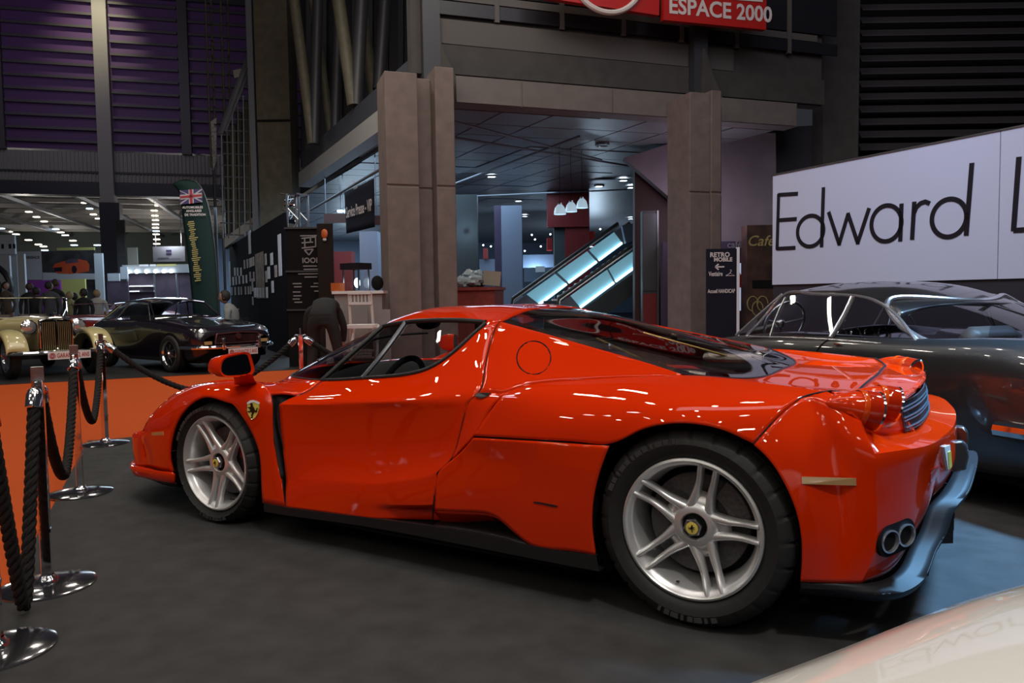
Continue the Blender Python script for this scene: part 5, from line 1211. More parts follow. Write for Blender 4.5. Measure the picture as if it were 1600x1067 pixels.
def rope(i, low, label):
    a = SP[i]+Z3*(HT-.04); b = SP[i+1]+Z3*(HT-.04); d = b-a; L = np.linalg.norm(d[:2]); e = d/np.linalg.norm(d)
    a = a+e*.045; b = b-e*.045; m = (a+b)/2; m[2] = low
    n = 160; t = np.linspace(0, 1, n)
    hgt = a[2]-low; k = 2.4 if L < 1.2 else 2.0
    z = low+hgt*np.abs(2*t-1)**(1.7 if L > 1 else 1.25)
    if L < 1:  # narrow loop with a rounded bottom
        w = 1-np.abs(2*t-1); z = low+hgt*np.sqrt(np.maximum((2*t-1)**2*.98+.02, 0))-hgt*.141*(1-np.abs(2*t-1))
    P = a[None]+(b-a)[None]*t[:, None]; P[:, 2] = z
    s = np.concatenate([[0], np.cumsum(np.linalg.norm(np.diff(P, axis=0), axis=1))]); nn_ = int(s[-1]/.010); u = np.linspace(0, s[-1], nn_)
    P = np.stack([np.interp(u, s, P[:, c]) for c in range(3)], 1)
    E_ = empty('barrier_rope', SP[i]*1.0, 0, label, 'rope', 'black barrier ropes')
    T = np.gradient(P, axis=0); T /= np.linalg.norm(T, axis=1)[:, None]; sd = np.cross(T, Z3); 
    h0 = A((e[1], -e[0], 0)); h0 /= np.linalg.norm(h0); bn = np.cross(T, h0); bn /= np.linalg.norm(bn, axis=1)[:, None]
    for k in range(3):
        ph = u/.11*2*PI+k*2*PI/3
        Q_ = P+.0115*(np.cos(ph)[:, None]*h0+np.sin(ph)[:, None]*bn)-SP[i]
        MB().tube(Q_, .0145, 7).build('rope_strand', 'rope_black', E_)
    for (c, dr) in ((P[0], P[4]-P[0]), (P[-1], P[-5]-P[-1])):
        dr = dr/np.linalg.norm(dr)
        MB().tube([c-dr*.012-SP[i], c+dr*.0-SP[i], c+dr*.02-SP[i], c+dr*.07-SP[i], c+dr*.075-SP[i]], [.012, .024, .031, .033, .029], 16).build('rope_ferrule', 'ferrule', E_, ang=40)
rope(0, .25, 'black twisted barrier rope leading to the outer end of the rope line')
rope(1, .035, 'black twisted barrier rope hanging in a narrow loop almost to the floor')
rope(2, .30, 'black twisted barrier rope sagging over the orange carpet next to the narrow loop')
rope(3, .33, 'black twisted barrier rope before the cream roadster, hanging in a tight curve')
rope(4, .40, 'long black barrier rope passing behind the nose and mirror of the red car')
rope(5, .45, 'black barrier rope running down behind the windscreen of the red car')

# ================================================================ white sign wall
sq = QD(1206, 380, 9.0); sn = A((-DL[1], DL[0], 0)); sn = sn if sn @ (CAM-sq) > 0 else -sn
SX = -DL                      # reading direction
def sg_(u, v): return QP(u, v, sq, sn)
zt_, zb_ = sg_(1210, 274)[2], sg_(1206, 445)[2]
left = sg_(1207, 380); left[2] = 0
LEN = 4.3
wall = empty('sign_wall', left, 0, 'long white exhibition wall lettered Edward in thin black capitals and lower case', 'sign')
def lw_(s, z, o=0.0): return SX*s+sn*o+Z3*z
half = 2.62
for (s0, s1) in ((0, half), (half+.008, LEN)):
    MB().prism([lw_(s0, zb_), lw_(s1, zb_), lw_(s1, zt_), lw_(s0, zt_)], -sn*.05).build('white_panel', 'sign_white', wall, smooth=False)
MB().prism([lw_(0, 0, -.02), lw_(LEN, 0, -.02), lw_(LEN, zb_, -.02), lw_(0, zb_, -.02)], -sn*.05).build('base_panel', 'wall_dark', wall, smooth=False)
MB().prism([lw_(-.01, zt_, .01), lw_(LEN, zt_, .01), lw_(LEN, zt_+.015, .01), lw_(-.01, zt_+.015, .01)], -sn*.07).build('top_rail', 'steel', wall, smooth=False)
def sxy(u, v): p = sg_(u, v)-left; return (p@SX, p[2])
def stroke(mb, pts, w=.044, closed=False):
    P = np.array(pts, float); n = len(P); T = (np.roll(P, -1, 0)-np.roll(P, 1, 0)) if closed else np.gradient(P, axis=0)
    T /= np.linalg.norm(T, axis=1)[:, None]; N = np.stack([-T[:, 1], T[:, 0]], 1)
    a = P+N*w/2; b = P-N*w/2
    G = np.array([[lw_(*q, .006) for q in a], [lw_(*q, .006) for q in b]]); G2 = np.array([[lw_(*q, .001) for q in b], [lw_(*q, .001) for q in a]])
    mb.grid(np.concatenate([G, G2]), closeu=closed, closev=True)
    return mb
def circ(c, e1, e2, r=None):
    c_ = np.array(sxy(*c)); rx = abs(sxy(*e1)[0]-c_[0]); rz = abs(sxy(*e2)[1]-c_[1])
    return [(c_[0]+rx*math.cos(t), c_[1]+rz*math.sin(t)) for t in np.linspace(0, 2*PI, 48, endpoint=False)]
def letter(strokes):
    mb = MB()
    for pts, cl_ in strokes:
        if not cl_ and len(pts) > 2 and pts[0] == 'poly': pts = pts[1]
        stroke(mb, pts, closed=cl_)
    mb.build('letter', 'sign_black', wall, smooth=False)
V = lambda *ps: [sxy(*p) for p in ps]
letter([(V((1217, 303), (1214.5, 390)), False), (V((1216, 304.5), (1247, 302.5)), False), (V((1216, 344), (1245, 342)), False), (V((1214, 388.5), (1243, 387)), False)])
letter([(circ((1266.5, 361), (1246.5, 361), (1266.5, 337)), True), (V((1287, 292.5), (1284, 386)), False)])
for a, b in (((1295, 331), (1312, 383)), ((1311, 383), (1326, 333)), ((1325, 333), (1341, 381)), ((1340, 381), (1358.5, 325))):
    letter([(V(a, b), False)])
letter([(circ((1385, 349), (1362, 349), (1385, 321)), True), (V((1409, 318), (1407, 377)), False)])
arc = [sxy(1428+22*math.sin(t)*1.0, 340-23*math.cos(t)*1.0+0) for t in ()]
letter([(V((1429, 315), (1425.5, 374.5)), False), (V((1428, 334), (1432, 324), (1439, 317.5), (1446, 315), (1453, 318)), False)])
letter([(circ((1483, 340.5), (1456.5, 340.5), (1483, 311)), True), (V((1519, 254.5), (1510, 368)), False)])
letter([(V((1592.5, 245), (1584, 361)), False), (V((1584, 360), (1632, 357)), False)])

# ================================================================ signs and fittings of the building
def face_frame(u, v, depth):
    """upright frame facing the camera direction at a given depth"""
    p = QD(u, v, depth); n = -CF.copy(); n[2] = 0; n /= np.linalg.norm(n); ux = A((n[1]*-1, n[0], 0)); ux = ux if ux @ CR > 0 else -ux
    return p, ux, n
def board(name, u0, v0, u1, v1, depth, m, label, cat, thick=.05, group=None, ground=False):
    c, ux, n = face_frame((u0+u1)/2, (v0+v1)/2, depth); w = (u1-u0)*depth/FPX; h = (v1-v0)*depth/FPX
    zc = c[2]; base = A((c[0], c[1], 0 if ground else zc-h/2))
    E_ = empty(name, base, 0, label, cat, group)
    z0 = 0 if ground else 0; z1 = (zc+h/2)-base[2]
    P = [-ux*w/2+Z3*z0, ux*w/2+Z3*z0, ux*w/2+Z3*z1, -ux*w/2+Z3*z1]
    MB().prism(P, -n*thick).build('panel', m, E_, smooth=False)
    return E_, ux, n, w, z1
def btext(E_, txt, ux, n, x, z, size, m, bold=0.0, align='CENTER', shear=0.0, out=.006, name='lettering', fit=None):
    return text_mb(MB(), txt, ux*x+Z3*z+n*out, ux, Z3, size, .0, align=align, bold=bold, shear=shear, fit=fit).build(name, m, E_, smooth=False)
mat('letter_pale', (0.62, 0.56, 0.56), 0.5); mat('letter_gold', (0.40, 0.33, 0.12), 0.5); mat('letter_dim', (0.20, 0.20, 0.22), 0.5)
# cloakroom sign
E_, ux, n, w, h = board('direction_sign', 1104, 389, 1151, 520, 12.0, 'banner_navy', 'tall navy sign panel reading Vestiaire and Accueil HANDICAP beside the far pier', 'sign', ground=True)
MB().prism([ux*(w/2), ux*(w/2+.045), ux*(w/2+.045)+Z3*(h+.02), ux*(w/2)+Z3*(h+.02)], -n*.06).build('white_edge', 'white_paint', E_, smooth=False)
kz = 12.0/FPX; zz = lambda v: h-(v-389)*kz
btext(E_, 'RETRO', ux, n, -.03, zz(401.5), .10, 'letter_pale', .003); btext(E_, 'MOBILE', ux, n, .02, zz(408.5), .085, 'letter_pale', .003)
mb = MB(); 
for a, b in (((-.07, 0), (.07, 0)), ((-.07, 0), (-.02, .045)), ((-.07, 0), (-.02, -.045))): mb.bar(ux*(a[0]-.03)+Z3*(zz(417)+a[1])+n*.005, ux*(b[0]-.03)+Z3*(zz(417)+b[1])+n*.005, .022, .008, up=n)
mb.build('arrow', 'letter_pale', E_, smooth=False)
btext(E_, 'Vestiaire', ux, n, -.095, zz(431), .10, 'letter_pale', .002, fit=.22)
mb = MB(); hx = .135; hz_ = zz(431)
mb.tube([ux*(hx+a)+Z3*(hz_+b)+n*.006 for a, b in ((-.07, .0), (0, .04), (.07, .0), (-.07, .0))], .005, 5); mb.tube([ux*(hx+a)+Z3*(hz_+b)+n*.006 for a, b in ((0, .04), (.0, .06), (.018, .072), (.012, .09), (-.008, .088))], .005, 5)
mb.build('hanger_symbol', 'letter_pale', E_)
btext(E_, 'Accueil HANDICAP', ux, n, -.005, zz(457.5), .085, 'letter_pale', .002, fit=.43)
# red signs high on the facade
def facade_sign(name, pts, label, m='sign_red'):
    q = f0+NF*.42; P = [QP(u, v, q, NF) for u, v in pts]
    base = A((P[3][0], P[3][1], P[3][2])); E_ = empty(name, base, 0, label, 'sign')
    MB().prism([p-base for p in P], -NF*.12).build('panel', m, E_, smooth=False)
    return E_, base, q
E_, base, q = facade_sign('espace_sign', [(1038, -45), (1198, -33), (1197, 46.5), (1037, 31)], 'red facade sign with white lettering ESPACE 2000')
o_ = QP(1044, 20, q, NF)-base; e1 = QP(1192, 33.5, q, NF)-QP(1044, 20, q, NF); L1 = np.linalg.norm(e1); e1 /= L1
text_mb(MB(), 'ESPACE 2000', o_+NF*.01, e1, Z3, .40, 0, bold=.010, space=1.0).build('lettering', 'letter_pale', E_, smooth=False)
o_ = QP(1044, -8, q, NF)-base
text_mb(MB(), 'PAVILLON', o_+NF*.01, e1, Z3, .40, 0, bold=.010).build('lettering_upper', 'letter_pale', E_, smooth=False) if False else None
MB().prism([QP(u, v, q, NF)-base+NF*.01 for u, v in ((1145, 0), (1191, 3.5), (1191, 0), (1145, -4))], NF*.004).build('lettering_upper', 'letter_pale', E_, smooth=False)
E_, base, q = facade_sign('roundel_sign', [(850, -60), (1031, -45), (1030, 24), (850, -4)], 'red facade sign with a large white ring cut by the top edge')
cc = QP(948, -45, q, NF)-base; r_ = np.linalg.norm(QP(1000, -2, q, NF)-base-cc)*.93
MB().tube([cc+NF*.012+r_*(math.cos(t)*DF+math.sin(t)*Z3) for t in np.linspace(0, 2*PI, 64, endpoint=False)], .05, 8, closed=True).build('white_ring', 'letter_pale', E_)
# press banner
bp_ = [QD(538, 301, 17.5), QD(584, 279, 15.6), QD(585.5, 354.5, 15.6), QD(541, 365, 17.5)]
bE = empty('press_banner', bp_[3], 0, 'dark cloth banner reading Service Presse - VIP hung from a pipe', 'banner')
mb = MB(); G = np.array([[bp_[0]*(1-t)+bp_[1]*t+NF*.02*math.sin(t*9) for t in np.linspace(0, 1, 24)], [bp_[3]*(1-t)+bp_[2]*t+NF*.03*math.sin(t*9+1) for t in np.linspace(0, 1, 24)]])-bp_[3]
mb.grid(loft(list(G), 24, 8, linu=True)); mb.build('cloth', 'banner_navy', bE, solid=.01)
bx = bp_[2]-bp_[3]; bw_ = np.linalg.norm(bx); bx[2] = 0; bx /= np.linalg.norm(bx); sl = (bp_[2][2]-bp_[3][2])/bw_; bx = A((bx[0], bx[1], sl)); bnn = np.cross(bx, Z3); bnn /= np.linalg.norm(bnn)
text_mb(MB(), 'Service Presse - VIP', bx*bw_*.09+Z3*.34+bnn*.045, bx, Z3, .34, 0, bold=.006, fit=bw_*.90).build('lettering', 'letter_pale', bE, smooth=False)
text_mb(MB(), 'Retro', bx*bw_*.34+Z3*1.02+bnn*.045, bx, Z3, .12, 0).build('lettering', 'letter_pale', bE, smooth=False); text_mb(MB(), 'mobile', bx*bw_*.38+Z3*.90+bnn*.045, bx, Z3, .12, 0).build('lettering', 'letter_pale', bE, smooth=False)
mb = MB(); p, q = QD(486, 328, 20), QD(602, 260, 14.8); mb.tube([p, q], .03, 8); tag(mb.build('banner_pipe', 'steel_grey'), 'slanting steel pipe that carries the press banner', 'pipe')
# pendant lamps
mat('glass_shade', (0.55, 0.68, 0.75), 0.2, emit=(0.45, 0.65, 0.78), es=.55)
for (u, v, lab) in ((875, 335, 'leftover'), (892.5, 331, ''), (909.5, 325, '')):
    p = QD(u, v, 17.0+(u-875)*.022); E_ = empty('pendant_lamp', p, 0, 'glass bell pendant lamp, glowing white, in the row of three before the red pillar', 'lamp', 'row of three pendant lamps')
    MB().lathe([(.135, 0), (.13, .06), (.105, .15), (.06, .21), (.035, .225)], 24).build('shade', 'glass_shade', E_)
    MB().lathe([(.045, .215), (.05, .25), (.02, .27), (.001, .275)], 16).build('cap', 'steel', E_)
    MB().ball((0, 0, .115), (.075, .075, .065), 14, 8).build('bulb', 'lamp_soft', E_)
    MB().tube([(0, 0, .26), (0, 0, 4.55-p[2])], .006, 5).build('cord', 'matt_black', E_)
# recessed ceiling spots
cs_lab = ['round recessed ceiling spot in the tiles nearest the near pier', 'round recessed ceiling spot above the blue-grey pillar', 'bright recessed ceiling spot just above the middle pendant lamp', 'bright recessed ceiling spot beside the mauve soffit', 'small recessed ceiling spot lowest over the escalator', 'oval recessed spot in the palest group of ceiling tiles', 'small recessed spot beside the red pillar', 'small recessed spot at the top of the escalator']
for (u, v), lb in zip([(768, 276), (810, 314), (936, 291), (974, 282), (986, 293), (941, 227), (820, 338), (985, 342)], cs_lab):
    p = QZ(u, v, 4.55); 
    E_ = empty('ceiling_spot', p, 0, lb, 'lamp', 'ceiling spots')
    MB().lathe([(.16, .035), (.165, -.01), (.12, -.015), (.11, .01)], 20).build('trim_ring', 'steel', E_)
    MB().lathe([(.118, -.004), (.001, -.006)], 18).build('diffuser', 'lamp_cool' if u != 941 else 'steel_dark', E_)
# pillars inside
def block(name, u0, u1, v0, depth, m, v1=None, dp=.5, kind=True):
    p, q = QD(u0, 470, depth), QD(u1, 470, depth); n = -CF.copy(); n[2] = 0; n /= np.linalg.norm(n)
    zt = QD((u0+u1)/2, v0, depth)[2]; zb = 0 if v1 is None else QD((u0+u1)/2, v1, depth)[2]
    p[2] = q[2] = zb
    return flat(name, [p, q, q-n*dp, p-n*dp], Z3*(zt-zb), m)
mat('pillar_blue', (0.20, 0.24, 0.33), 0.6)
block('wall_pillar_green', 714, 748, 305, 21, 'green_black'); block('wall_pillar_blue', 785, 817, 322, 23, 'pillar_blue'); block('wall_pillar_blue_side', 774, 785, 322, 23.2, 'violet_cabinet')
block('wall_pillar_red_head', 857, 922, 290, 25, 'deep_red', 355); block('wall_pillar_red', 884, 922, 355, 25.1, 'deep_red'); block('wall_pillar_red_side', 867, 884, 355, 25.2, 'green_black')
block('wall_pillar_lilac', 564, 592, 362, 20, 'pillar_blue'); block('wall_panel_red', 523, 551, 393, 23, 'deep_red', 560)
for (u0, u1, v0, v1, m, d_) in ((750, 775, 405, 425, 'pillar_blue', 30), (818, 866, 398, 418, 'blue_grey', 30), (756, 763, 388, 404, 'sign_red', 29.5), (856, 864, 372, 391, 'sign_red', 29.5), (820, 866, 418, 440, 'blue_grey', 29), (920, 930, 362, 385, 'sign_red', 29), (838, 852, 416, 425, 'paper', 28)):
    block('wall_far_gallery', u0, u1, v0, d_, m, v1)
for (u, v) in ((831, 367), (836, 374), (755, 383), (777, 382), (820, 392), (938, 358), (767, 385), (845, 385), (860, 366)):
    p = QD(u, v, 28.5); o = MB().ball((0, 0, 0), .03 if u != 777 else .08, 10, 6).build('gallery_light', 'lamp_cool', ceil); o.location = p
# escalator
ES = empty('escalator', QD(900, 478, 20)*A((1, 1, 0)), 0, 'long escalator with glowing turquoise glass sides rising behind the red car roof', 'escalator')
eo = A(ES.location)
def epanel(name, pts, dep_, m, th_=.06, parent=ES):
    n = CF.copy(); n[2] = 0; n /= np.linalg.norm(n)
    return MB().prism([QD(u, v, dep_)-eo for u, v in pts], n*th_).build(name, m, parent, smooth=False)
def lerp2(a, b, t): return (a[0]+(b[0]-a[0])*t, a[1]+(b[1]-a[1])*t)
for (ta, tb_, ba, bb, dep_, cuts) in (((821, 461), (961, 361.5), (843, 478), (975, 380), 21.2, (0, .345, .70, 1.0)), ((890, 463), (1003, 383), (907, 483), (1010, 407), 20.0, (0, .53, 1.0))):
    epanel('balustrade_back', [lerp2(ta, tb_, -.22), lerp2(ta, tb_, 1.16), lerp2(ba, bb, 1.16), lerp2(ba, bb, -.12)], dep_+.10, 'steel_grey')
    for i in range(len(cuts)-1):
        c0, c1 = cuts[i]+.012, cuts[i+1]-.012
        gp = epanel('glass_panel', [lerp2(ta, tb_, c0), lerp2(ta, tb_, c1), lerp2(ba, bb, c1), lerp2(ba, bb, c0)], dep_, 'panel_glow')
        pa, pb = lerp2(lerp2(ta, tb_, c0), lerp2(ba, bb, c0), .90), lerp2(lerp2(ta, tb_, c1), lerp2(ba, bb, c1), .90)
        MB().tube([QD(*pa, dep_-.05)-eo, QD(*pb, dep_-.05)-eo], .028, 8).build('light_tube', 'tube_glow', ES)
    hr = [lerp2(ta, tb_, -.13), lerp2(ta, tb_, 1.05)]; hr = [(x-2, y-8) for x, y in hr]
    MB().tube([QD(hr[0][0]-3, hr[0][1]+20, dep_)-eo, QD(*hr[0], dep_)-eo, QD(*hr[1], dep_)-eo], .045, 8).build('handrail', 'satin_black', ES)
    MB().tube([QD(hr[0][0]-1, hr[0][1]+20, dep_-.02)-eo, QD(hr[0][0]+2, hr[0][1]+3, dep_-.02)-eo, QD(hr[1][0]+1, hr[1][1]+3, dep_-.02)-eo], .022, 8).build('rail_edge', 'steel', ES)
epanel('truss_foot', [(850, 470), (935, 470), (935, 531), (850, 531)], 20.5, 'green_black', .5)
epanel('truss_cover', [(905, 487), (1010, 412), (1010, 445), (935, 500), (905, 500)], 19.95, 'green_black', .9)
epanel('landing_box', [(972, 352), (1004, 347), (1004, 372), (978, 380)], 20.6, 'blue_grey', .3)
for k in range(17):
    t = k/16; a = lerp2((858, 476), (1000, 378), t)
    MB().prism([QD(a[0]-4, a[1]+2, 20.7)-eo, QD(a[0]+4, a[1]+2, 20.7)-eo, QD(a[0]+4, a[1]-3, 20.7)-eo, QD(a[0]-4, a[1]-3, 20.7)-eo], CF*.5).build('step', 'steel', ES, smooth=False)
# information pylon
E_, ux, n, w, h = board('info_pylon', 1004, 330, 1029, 520, 17.0, 'steel_dark', 'slim upright display column with grey glass above and a red foot beside the escalator', 'display', .25, ground=True)
MB().prism([-ux*w*.48+n*.01, ux*w*.36+n*.01, ux*w*.36+Z3*(h*.40)+n*.01, -ux*w*.48+Z3*(h*.40)+n*.01], n*.01).build('red_foot', 'deep_red', E_, smooth=False)
MB().prism([-ux*w*.48+Z3*(h*.42)+n*.01, ux*w*.36+Z3*(h*.42)+n*.01, ux*w*.36+Z3*(h*.98)+n*.01, -ux*w*.48+Z3*(h*.98)+n*.01], n*.01).build('glass_face', 'gunmetal', E_, smooth=False)
MB().prism([ux*w*.40+n*.01, ux*w*.5+n*.01, ux*w*.5+Z3*h+n*.01, ux*w*.40+Z3*h+n*.01], n*.02).build('bright_edge', 'steel', E_, smooth=False)
# drinks machines
E_, ux, n, w, h = board('vending_machine', 1036, 378, 1166, 520, 16.6, 'violet_cabinet', 'violet drinks vending cabinet with a cup symbol behind the far pier', 'machine', .3, ground=True)
k_ = 16.6/FPX; X = lambda u: (u-1101)*k_; Zv = lambda v: h-(v-378)*k_
MB().prism([ux*X(a)+Z3*Zv(b)+n*.01 for a, b in ((1058, 448), (1080, 448), (1080, 418), (1058, 418))], n*.01).build('product_window', 'screen_glow', E_, smooth=False)
for i in range(8):
    MB().ball(ux*X(1061+i % 4*4.5)+Z3*Zv(425+i//4*11)+n*.03, (.03, .03, .05), 8, 6).build('drink_can', 'paper', E_)
MB().lathe([(.04, 0), (.055, .13)], 12, tuple(ux*X(1062)+Z3*Zv(398)+n*.02)).build('cup_symbol', 'paper', E_)
btext(E_, 'café', ux, n, X(1147), Zv(388), .20, 'letter_dim', .003, out=.02)
MB().prism([ux*X(a)+Z3*Zv(b)+n*.01 for a, b in ((1154, 486), (1159.5, 486), (1159.5, 412), (1154, 412))], n*.01).build('lit_strip', 'screen_glow', E_, smooth=False)
MB().prism([ux*X(a)+Z3*Zv(b)+n*.02 for a, b in ((1154, 450), (1158, 450), (1158, 432), (1154, 425))], n*.01).build('strip_print', 'sign_red', E_, smooth=False)
E_, ux, n, w, h = board('cafe_machine', 1167, 352, 1208, 520, 15.6, 'poster_brown', 'brown coffee machine with a swirling orange print beside the violet cabinet', 'machine', .4, ground=True)
btext(E_, 'Cafe', ux, n, 0, h-.42, .30, 'letter_gold', .002, shear=.3)
MB().prism([-ux*.16+Z3*(h-1.28)+n*.01, ux*.28+Z3*(h-1.28)+n*.01, ux*.28+Z3*(h-1.12)+n*.01, -ux*.16+Z3*(h-1.12)+n*.01], n*.01).build('coin_slot', 'matt_black', E_, smooth=False)
for k in range(3): MB().tube([ux*(-.15+.1*k+.11*math.cos(t))+Z3*(h-1.6-.1*(k % 2)+.15*math.sin(t))+n*.012 for t in np.linspace(0, 4.6, 16)], .012, 5).build('print_swirl', 'letter_gold', E_)
p = QD(1071, 500, 15.4); p[2] = 0; E_ = empty('folded_parasol', p, 0, 'pale grey curved cloth cover standing against the far pier', 'cover')
MB().grid(loft([[A((-.05, 0, 1.55)), A((0, 0, 1.58)), A((.05, 0, 1.55))], [A((-.12, -.03, 1.1)), A((0, -.1, 1.1)), A((.13, 0, 1.1))], [A((-.17, -.03, .3)), A((0, -.14, .3)), A((.16, 0, .3))]], 12, 12)).build('cloth', 'letter_dim', E_, solid=.02)
MB().box((-.18, -.15, 0), (.18, .12, .3)).build('foot', 'letter_dim', E_, smooth=False)
# red skip with plastic bags and a carton
p = QD(748, 478, 15.0); p[2] = 0; E_ = empty('waste_skip', p, math.atan2(DF[1], DF[0])-.55, 'dull red wheeled waste container behind the near pier', 'container')
MB().prism([(-.38, -.35, .15), (.38, -.35, .15), (.42, -.38, 1.36), (-.42, -.38, 1.36)], (0, .75, 0)).build('tub', 'skip_red', E_, smooth=False)
MB().prism([(-.45, -.42, 1.33), (.45, -.42, 1.33), (.45, .42, 1.33), (-.45, .42, 1.33)], (0, 0, .06)).build('tub_rim', 'skip_red', E_, smooth=False)
for sx in (-.3, .3):
    for sy in (-.25, .3): MB().lathe([(.001, -.02), (.075, -.02), (.075, .02), (.001, .02)], 14, (sx, sy, .075), 'y').build('castor', 'rubber', E_)
mat('plastic_bag', (0.36, 0.44, 0.48), 0.22, 0, .5, bump=1.0, nscale=18)
rb = random.Random(5); SK = p
for k, (dx, dn, dz, r) in enumerate([(-.29, -.08, 1.50, .135), (-.07, -.10, 1.53, .145), (-.20, .16, 1.52, .14), (.02, .14, 1.50, .13), (-.17, .02, 1.64, .12), (.0, .02, 1.64, .10)]):
    mb = MB(); mb.ball((0, 0, 0), (r*1.15, r*1.05, r*.85), 13, 9); mb.v = [tuple(A(v)*(1+.30*rb.uniform(-1, .8))) for v in mb.v]
    o = mb.build('plastic_bag', 'plastic_bag', smooth=True, ang=25); o.location = SK+CR*A((1, 1, 0))*dx+CF*A((1, 1, 0))*dn+A((0, 0, dz)); tag(o, 'crumpled clear plastic bag heaped in the red waste container', 'bag', 'plastic bags in the waste container')
mat('carton', (0.30, 0.27, 0.22), .8)
mb = MB(); mb.box((-.17, -.12, -.14), (.17, .12, .14)); o = mb.build('carton', 'carton', smooth=False); o.location = SK+CR*A((1, 1, 0))*.27+A((0, 0, 1.56)); o.rotation_euler = (0, .10, .5); tag(o, 'open cardboard carton tipped on the heap of plastic bags', 'box')

# dark red hanging signs and a strip light in the press corner
for (u0, v0, u1, v1, d, lb) in ((506, 334, 540, 348, 21, 'dark red hanging sign left of the press banner'), (586, 337, 607, 351, 18, 'dark red hanging sign with a faint ring right of the press banner')):
    E_, ux, n, w, h = board('hanging_sign', u0, v0, u1, v1, d, 'red_black', lb, 'sign', .08)
    for s in (-1, 1): MB().tube([ux*s*w*.4+Z3*h, ux*s*w*.4+Z3*(4.62-A(E_.location)[2])], .012, 5).build('hanger', 'steel_grey', E_)
    if u0 > 550: MB().tube([ux*w*.25+Z3*h*.5+n*.01+h*.32*(math.cos(t)*ux+math.sin(t)*Z3) for t in np.linspace(0, 2*PI, 20, endpoint=False)], .012, 5, closed=True).build('ring', 'deep_red', E_)
E_, ux, n, w, h = board('strip_light', 527, 328, 538, 331.5, 24, 'tube_glow', 'short cyan strip light on the ceiling left of the press banner', 'lamp', .08)
MB().tube([Z3*h, Z3*(4.62-A(E_.location)[2])], .012, 5).build('hanger', 'steel_grey', E_)
# ================================================================ club stand and everything behind it
# ---- black notice wall with pinned sheets
w0, w1 = QZ(358, 385, 3.0), QZ(443.5, 332, 3.0); w0[2] = w1[2] = 0
wx = w1-w0; WL = np.linalg.norm(wx); wx /= WL; wn = A((wx[1], -wx[0], 0)); wn = wn if wn @ (CAM-w0) > 0 else -wn
NW = empty('notice_wall', w0, math.atan2(wx[1], wx[0]), 'tall black notice wall covered with pinned white sheets behind the black coupe', 'wall')
mat('felt_black', (0.005, 0.005, 0.008), .95, spec=.08)
sgn = 1 if wn @ A((-wx[1], wx[0], 0)) > 0 else -1
for k in range(5): MB().box((WL*k/5+.004, -.05 if sgn > 0 else 0, 0), (WL*(k+1)/5-.004, 0 if sgn > 0 else .05, 3.0)).build('wall_panel', 'felt_black', NW, smooth=False)
mat('paper_cool', (0.66, 0.74, 0.86), .7); mat('paper_dim', (0.42, 0.41, 0.43), .7, noise=.5, nscale=14); mat('poster_tan', (0.20, 0.175, 0.14), .7, noise=.6, nscale=6)
def sheet(u, v, wpx, hpx, m, label, name='pinned_sheet', group='sheets on the notice wall'):
    a, b = QP(u-wpx/2, v+hpx/2, w0+wn*.012, wn), QP(u+wpx/2, v+hpx/2, w0+wn*.012, wn); c = QP(u, v-hpx/2, w0+wn*.012, wn)
    z0, z1 = (a[2]+b[2])/2, c[2]; a[2] = b[2] = z0; ctr = (a+b)/2
    o = MB().prism([a-ctr, b-ctr, b-ctr+Z3*(z1-z0), a-ctr+Z3*(z1-z0)], -wn*.006).build(name, m, smooth=False); o.location = ctr; tag(o, label, 'paper', group)
sheet(390.3, 378, 3.6, 37, 'paper_cool', 'long narrow white strip high on the notice wall', group=None)
sheet(438, 398, 5, 66, 'paper_cool', 'tall white strip at the near edge of the notice wall', group=None)
sheet(359.5, 427, 2.4, 38, 'paper_cool', 'white strip at the far edge of the notice wall', group=None)
sheet(407, 430, 13, 72, 'poster_tan', 'large tan poster with dim pictures in the middle of the notice wall', 'poster', None)
sheet(394.5, 445, 2.2, 20, 'paper_dim', 'slim dim strip hanging beside the tan poster', group=None); sheet(395, 470, 2.2, 13, 'paper_dim', 'slim dim strip hanging lowest beside the tan poster', group=None)
for i, u in enumerate((367, 371.3, 376.5)): sheet(u, 424.5, 2.3, 13, 'paper_cool', 'small white sheet in the upper row at the far end of the notice wall')
for i, u in enumerate((364.5, 369, 374, 380, 385)): sheet(u, 439-i*.8, 2.3, 13, 'paper_cool', 'small white sheet in the middle row left of the tan poster')
for i, u in enumerate((362.3, 367.5, 373, 377, 383.5, 388, 391.5)): sheet(u, 455-i*.3, 2.0, 12.5, 'paper_dim', 'small dim sheet in the lowest row left of the tan poster')
for i, u in enumerate((382, 386.5, 390.5, 393, 396)): sheet(u, 413-i*1.2, 2.2, 14, 'paper_dim', 'small dim sheet in the upper row beside the tan poster')
for i, u in enumerate((391, 396.5)): sheet(u, 432, 2.3, 15, 'paper_dim', 'small dim sheet in the middle row touching the tan poster')
for i, u in enumerate((398.5, 402.5, 407, 411)): sheet(u, 457, 3.4, 15, 'paper_cool', 'small bright sheet along the foot of the tan poster')
for (u, v, w_, h_, m, lb) in ((415, 405, 3, 18, 'paper_dim', 'small sheet pinned against the upper right of the tan poster'), (416, 432, 3, 18, 'paper_dim', 'small sheet pinned at mid height right of the tan poster'), (417, 457, 3, 17, 'paper_cool', 'small sheet pinned low right of the tan poster'), (424.5, 404.5, 4.2, 19, 'paper_cool', 'bright sheet pinned high between tan poster and tall strip'),
                              (420, 426, 4, 19, 'paper_cool', 'bright curled sheet right of the tan poster'), (431, 423.5, 4, 19, 'paper_dim', 'dim sheet pinned close to the tall white strip'), (426, 448, 3.6, 18.5, 'paper_cool', 'bright sheet pinned lowest right of the tan poster')): sheet(u, v, w_, h_, m, lb, group=None)
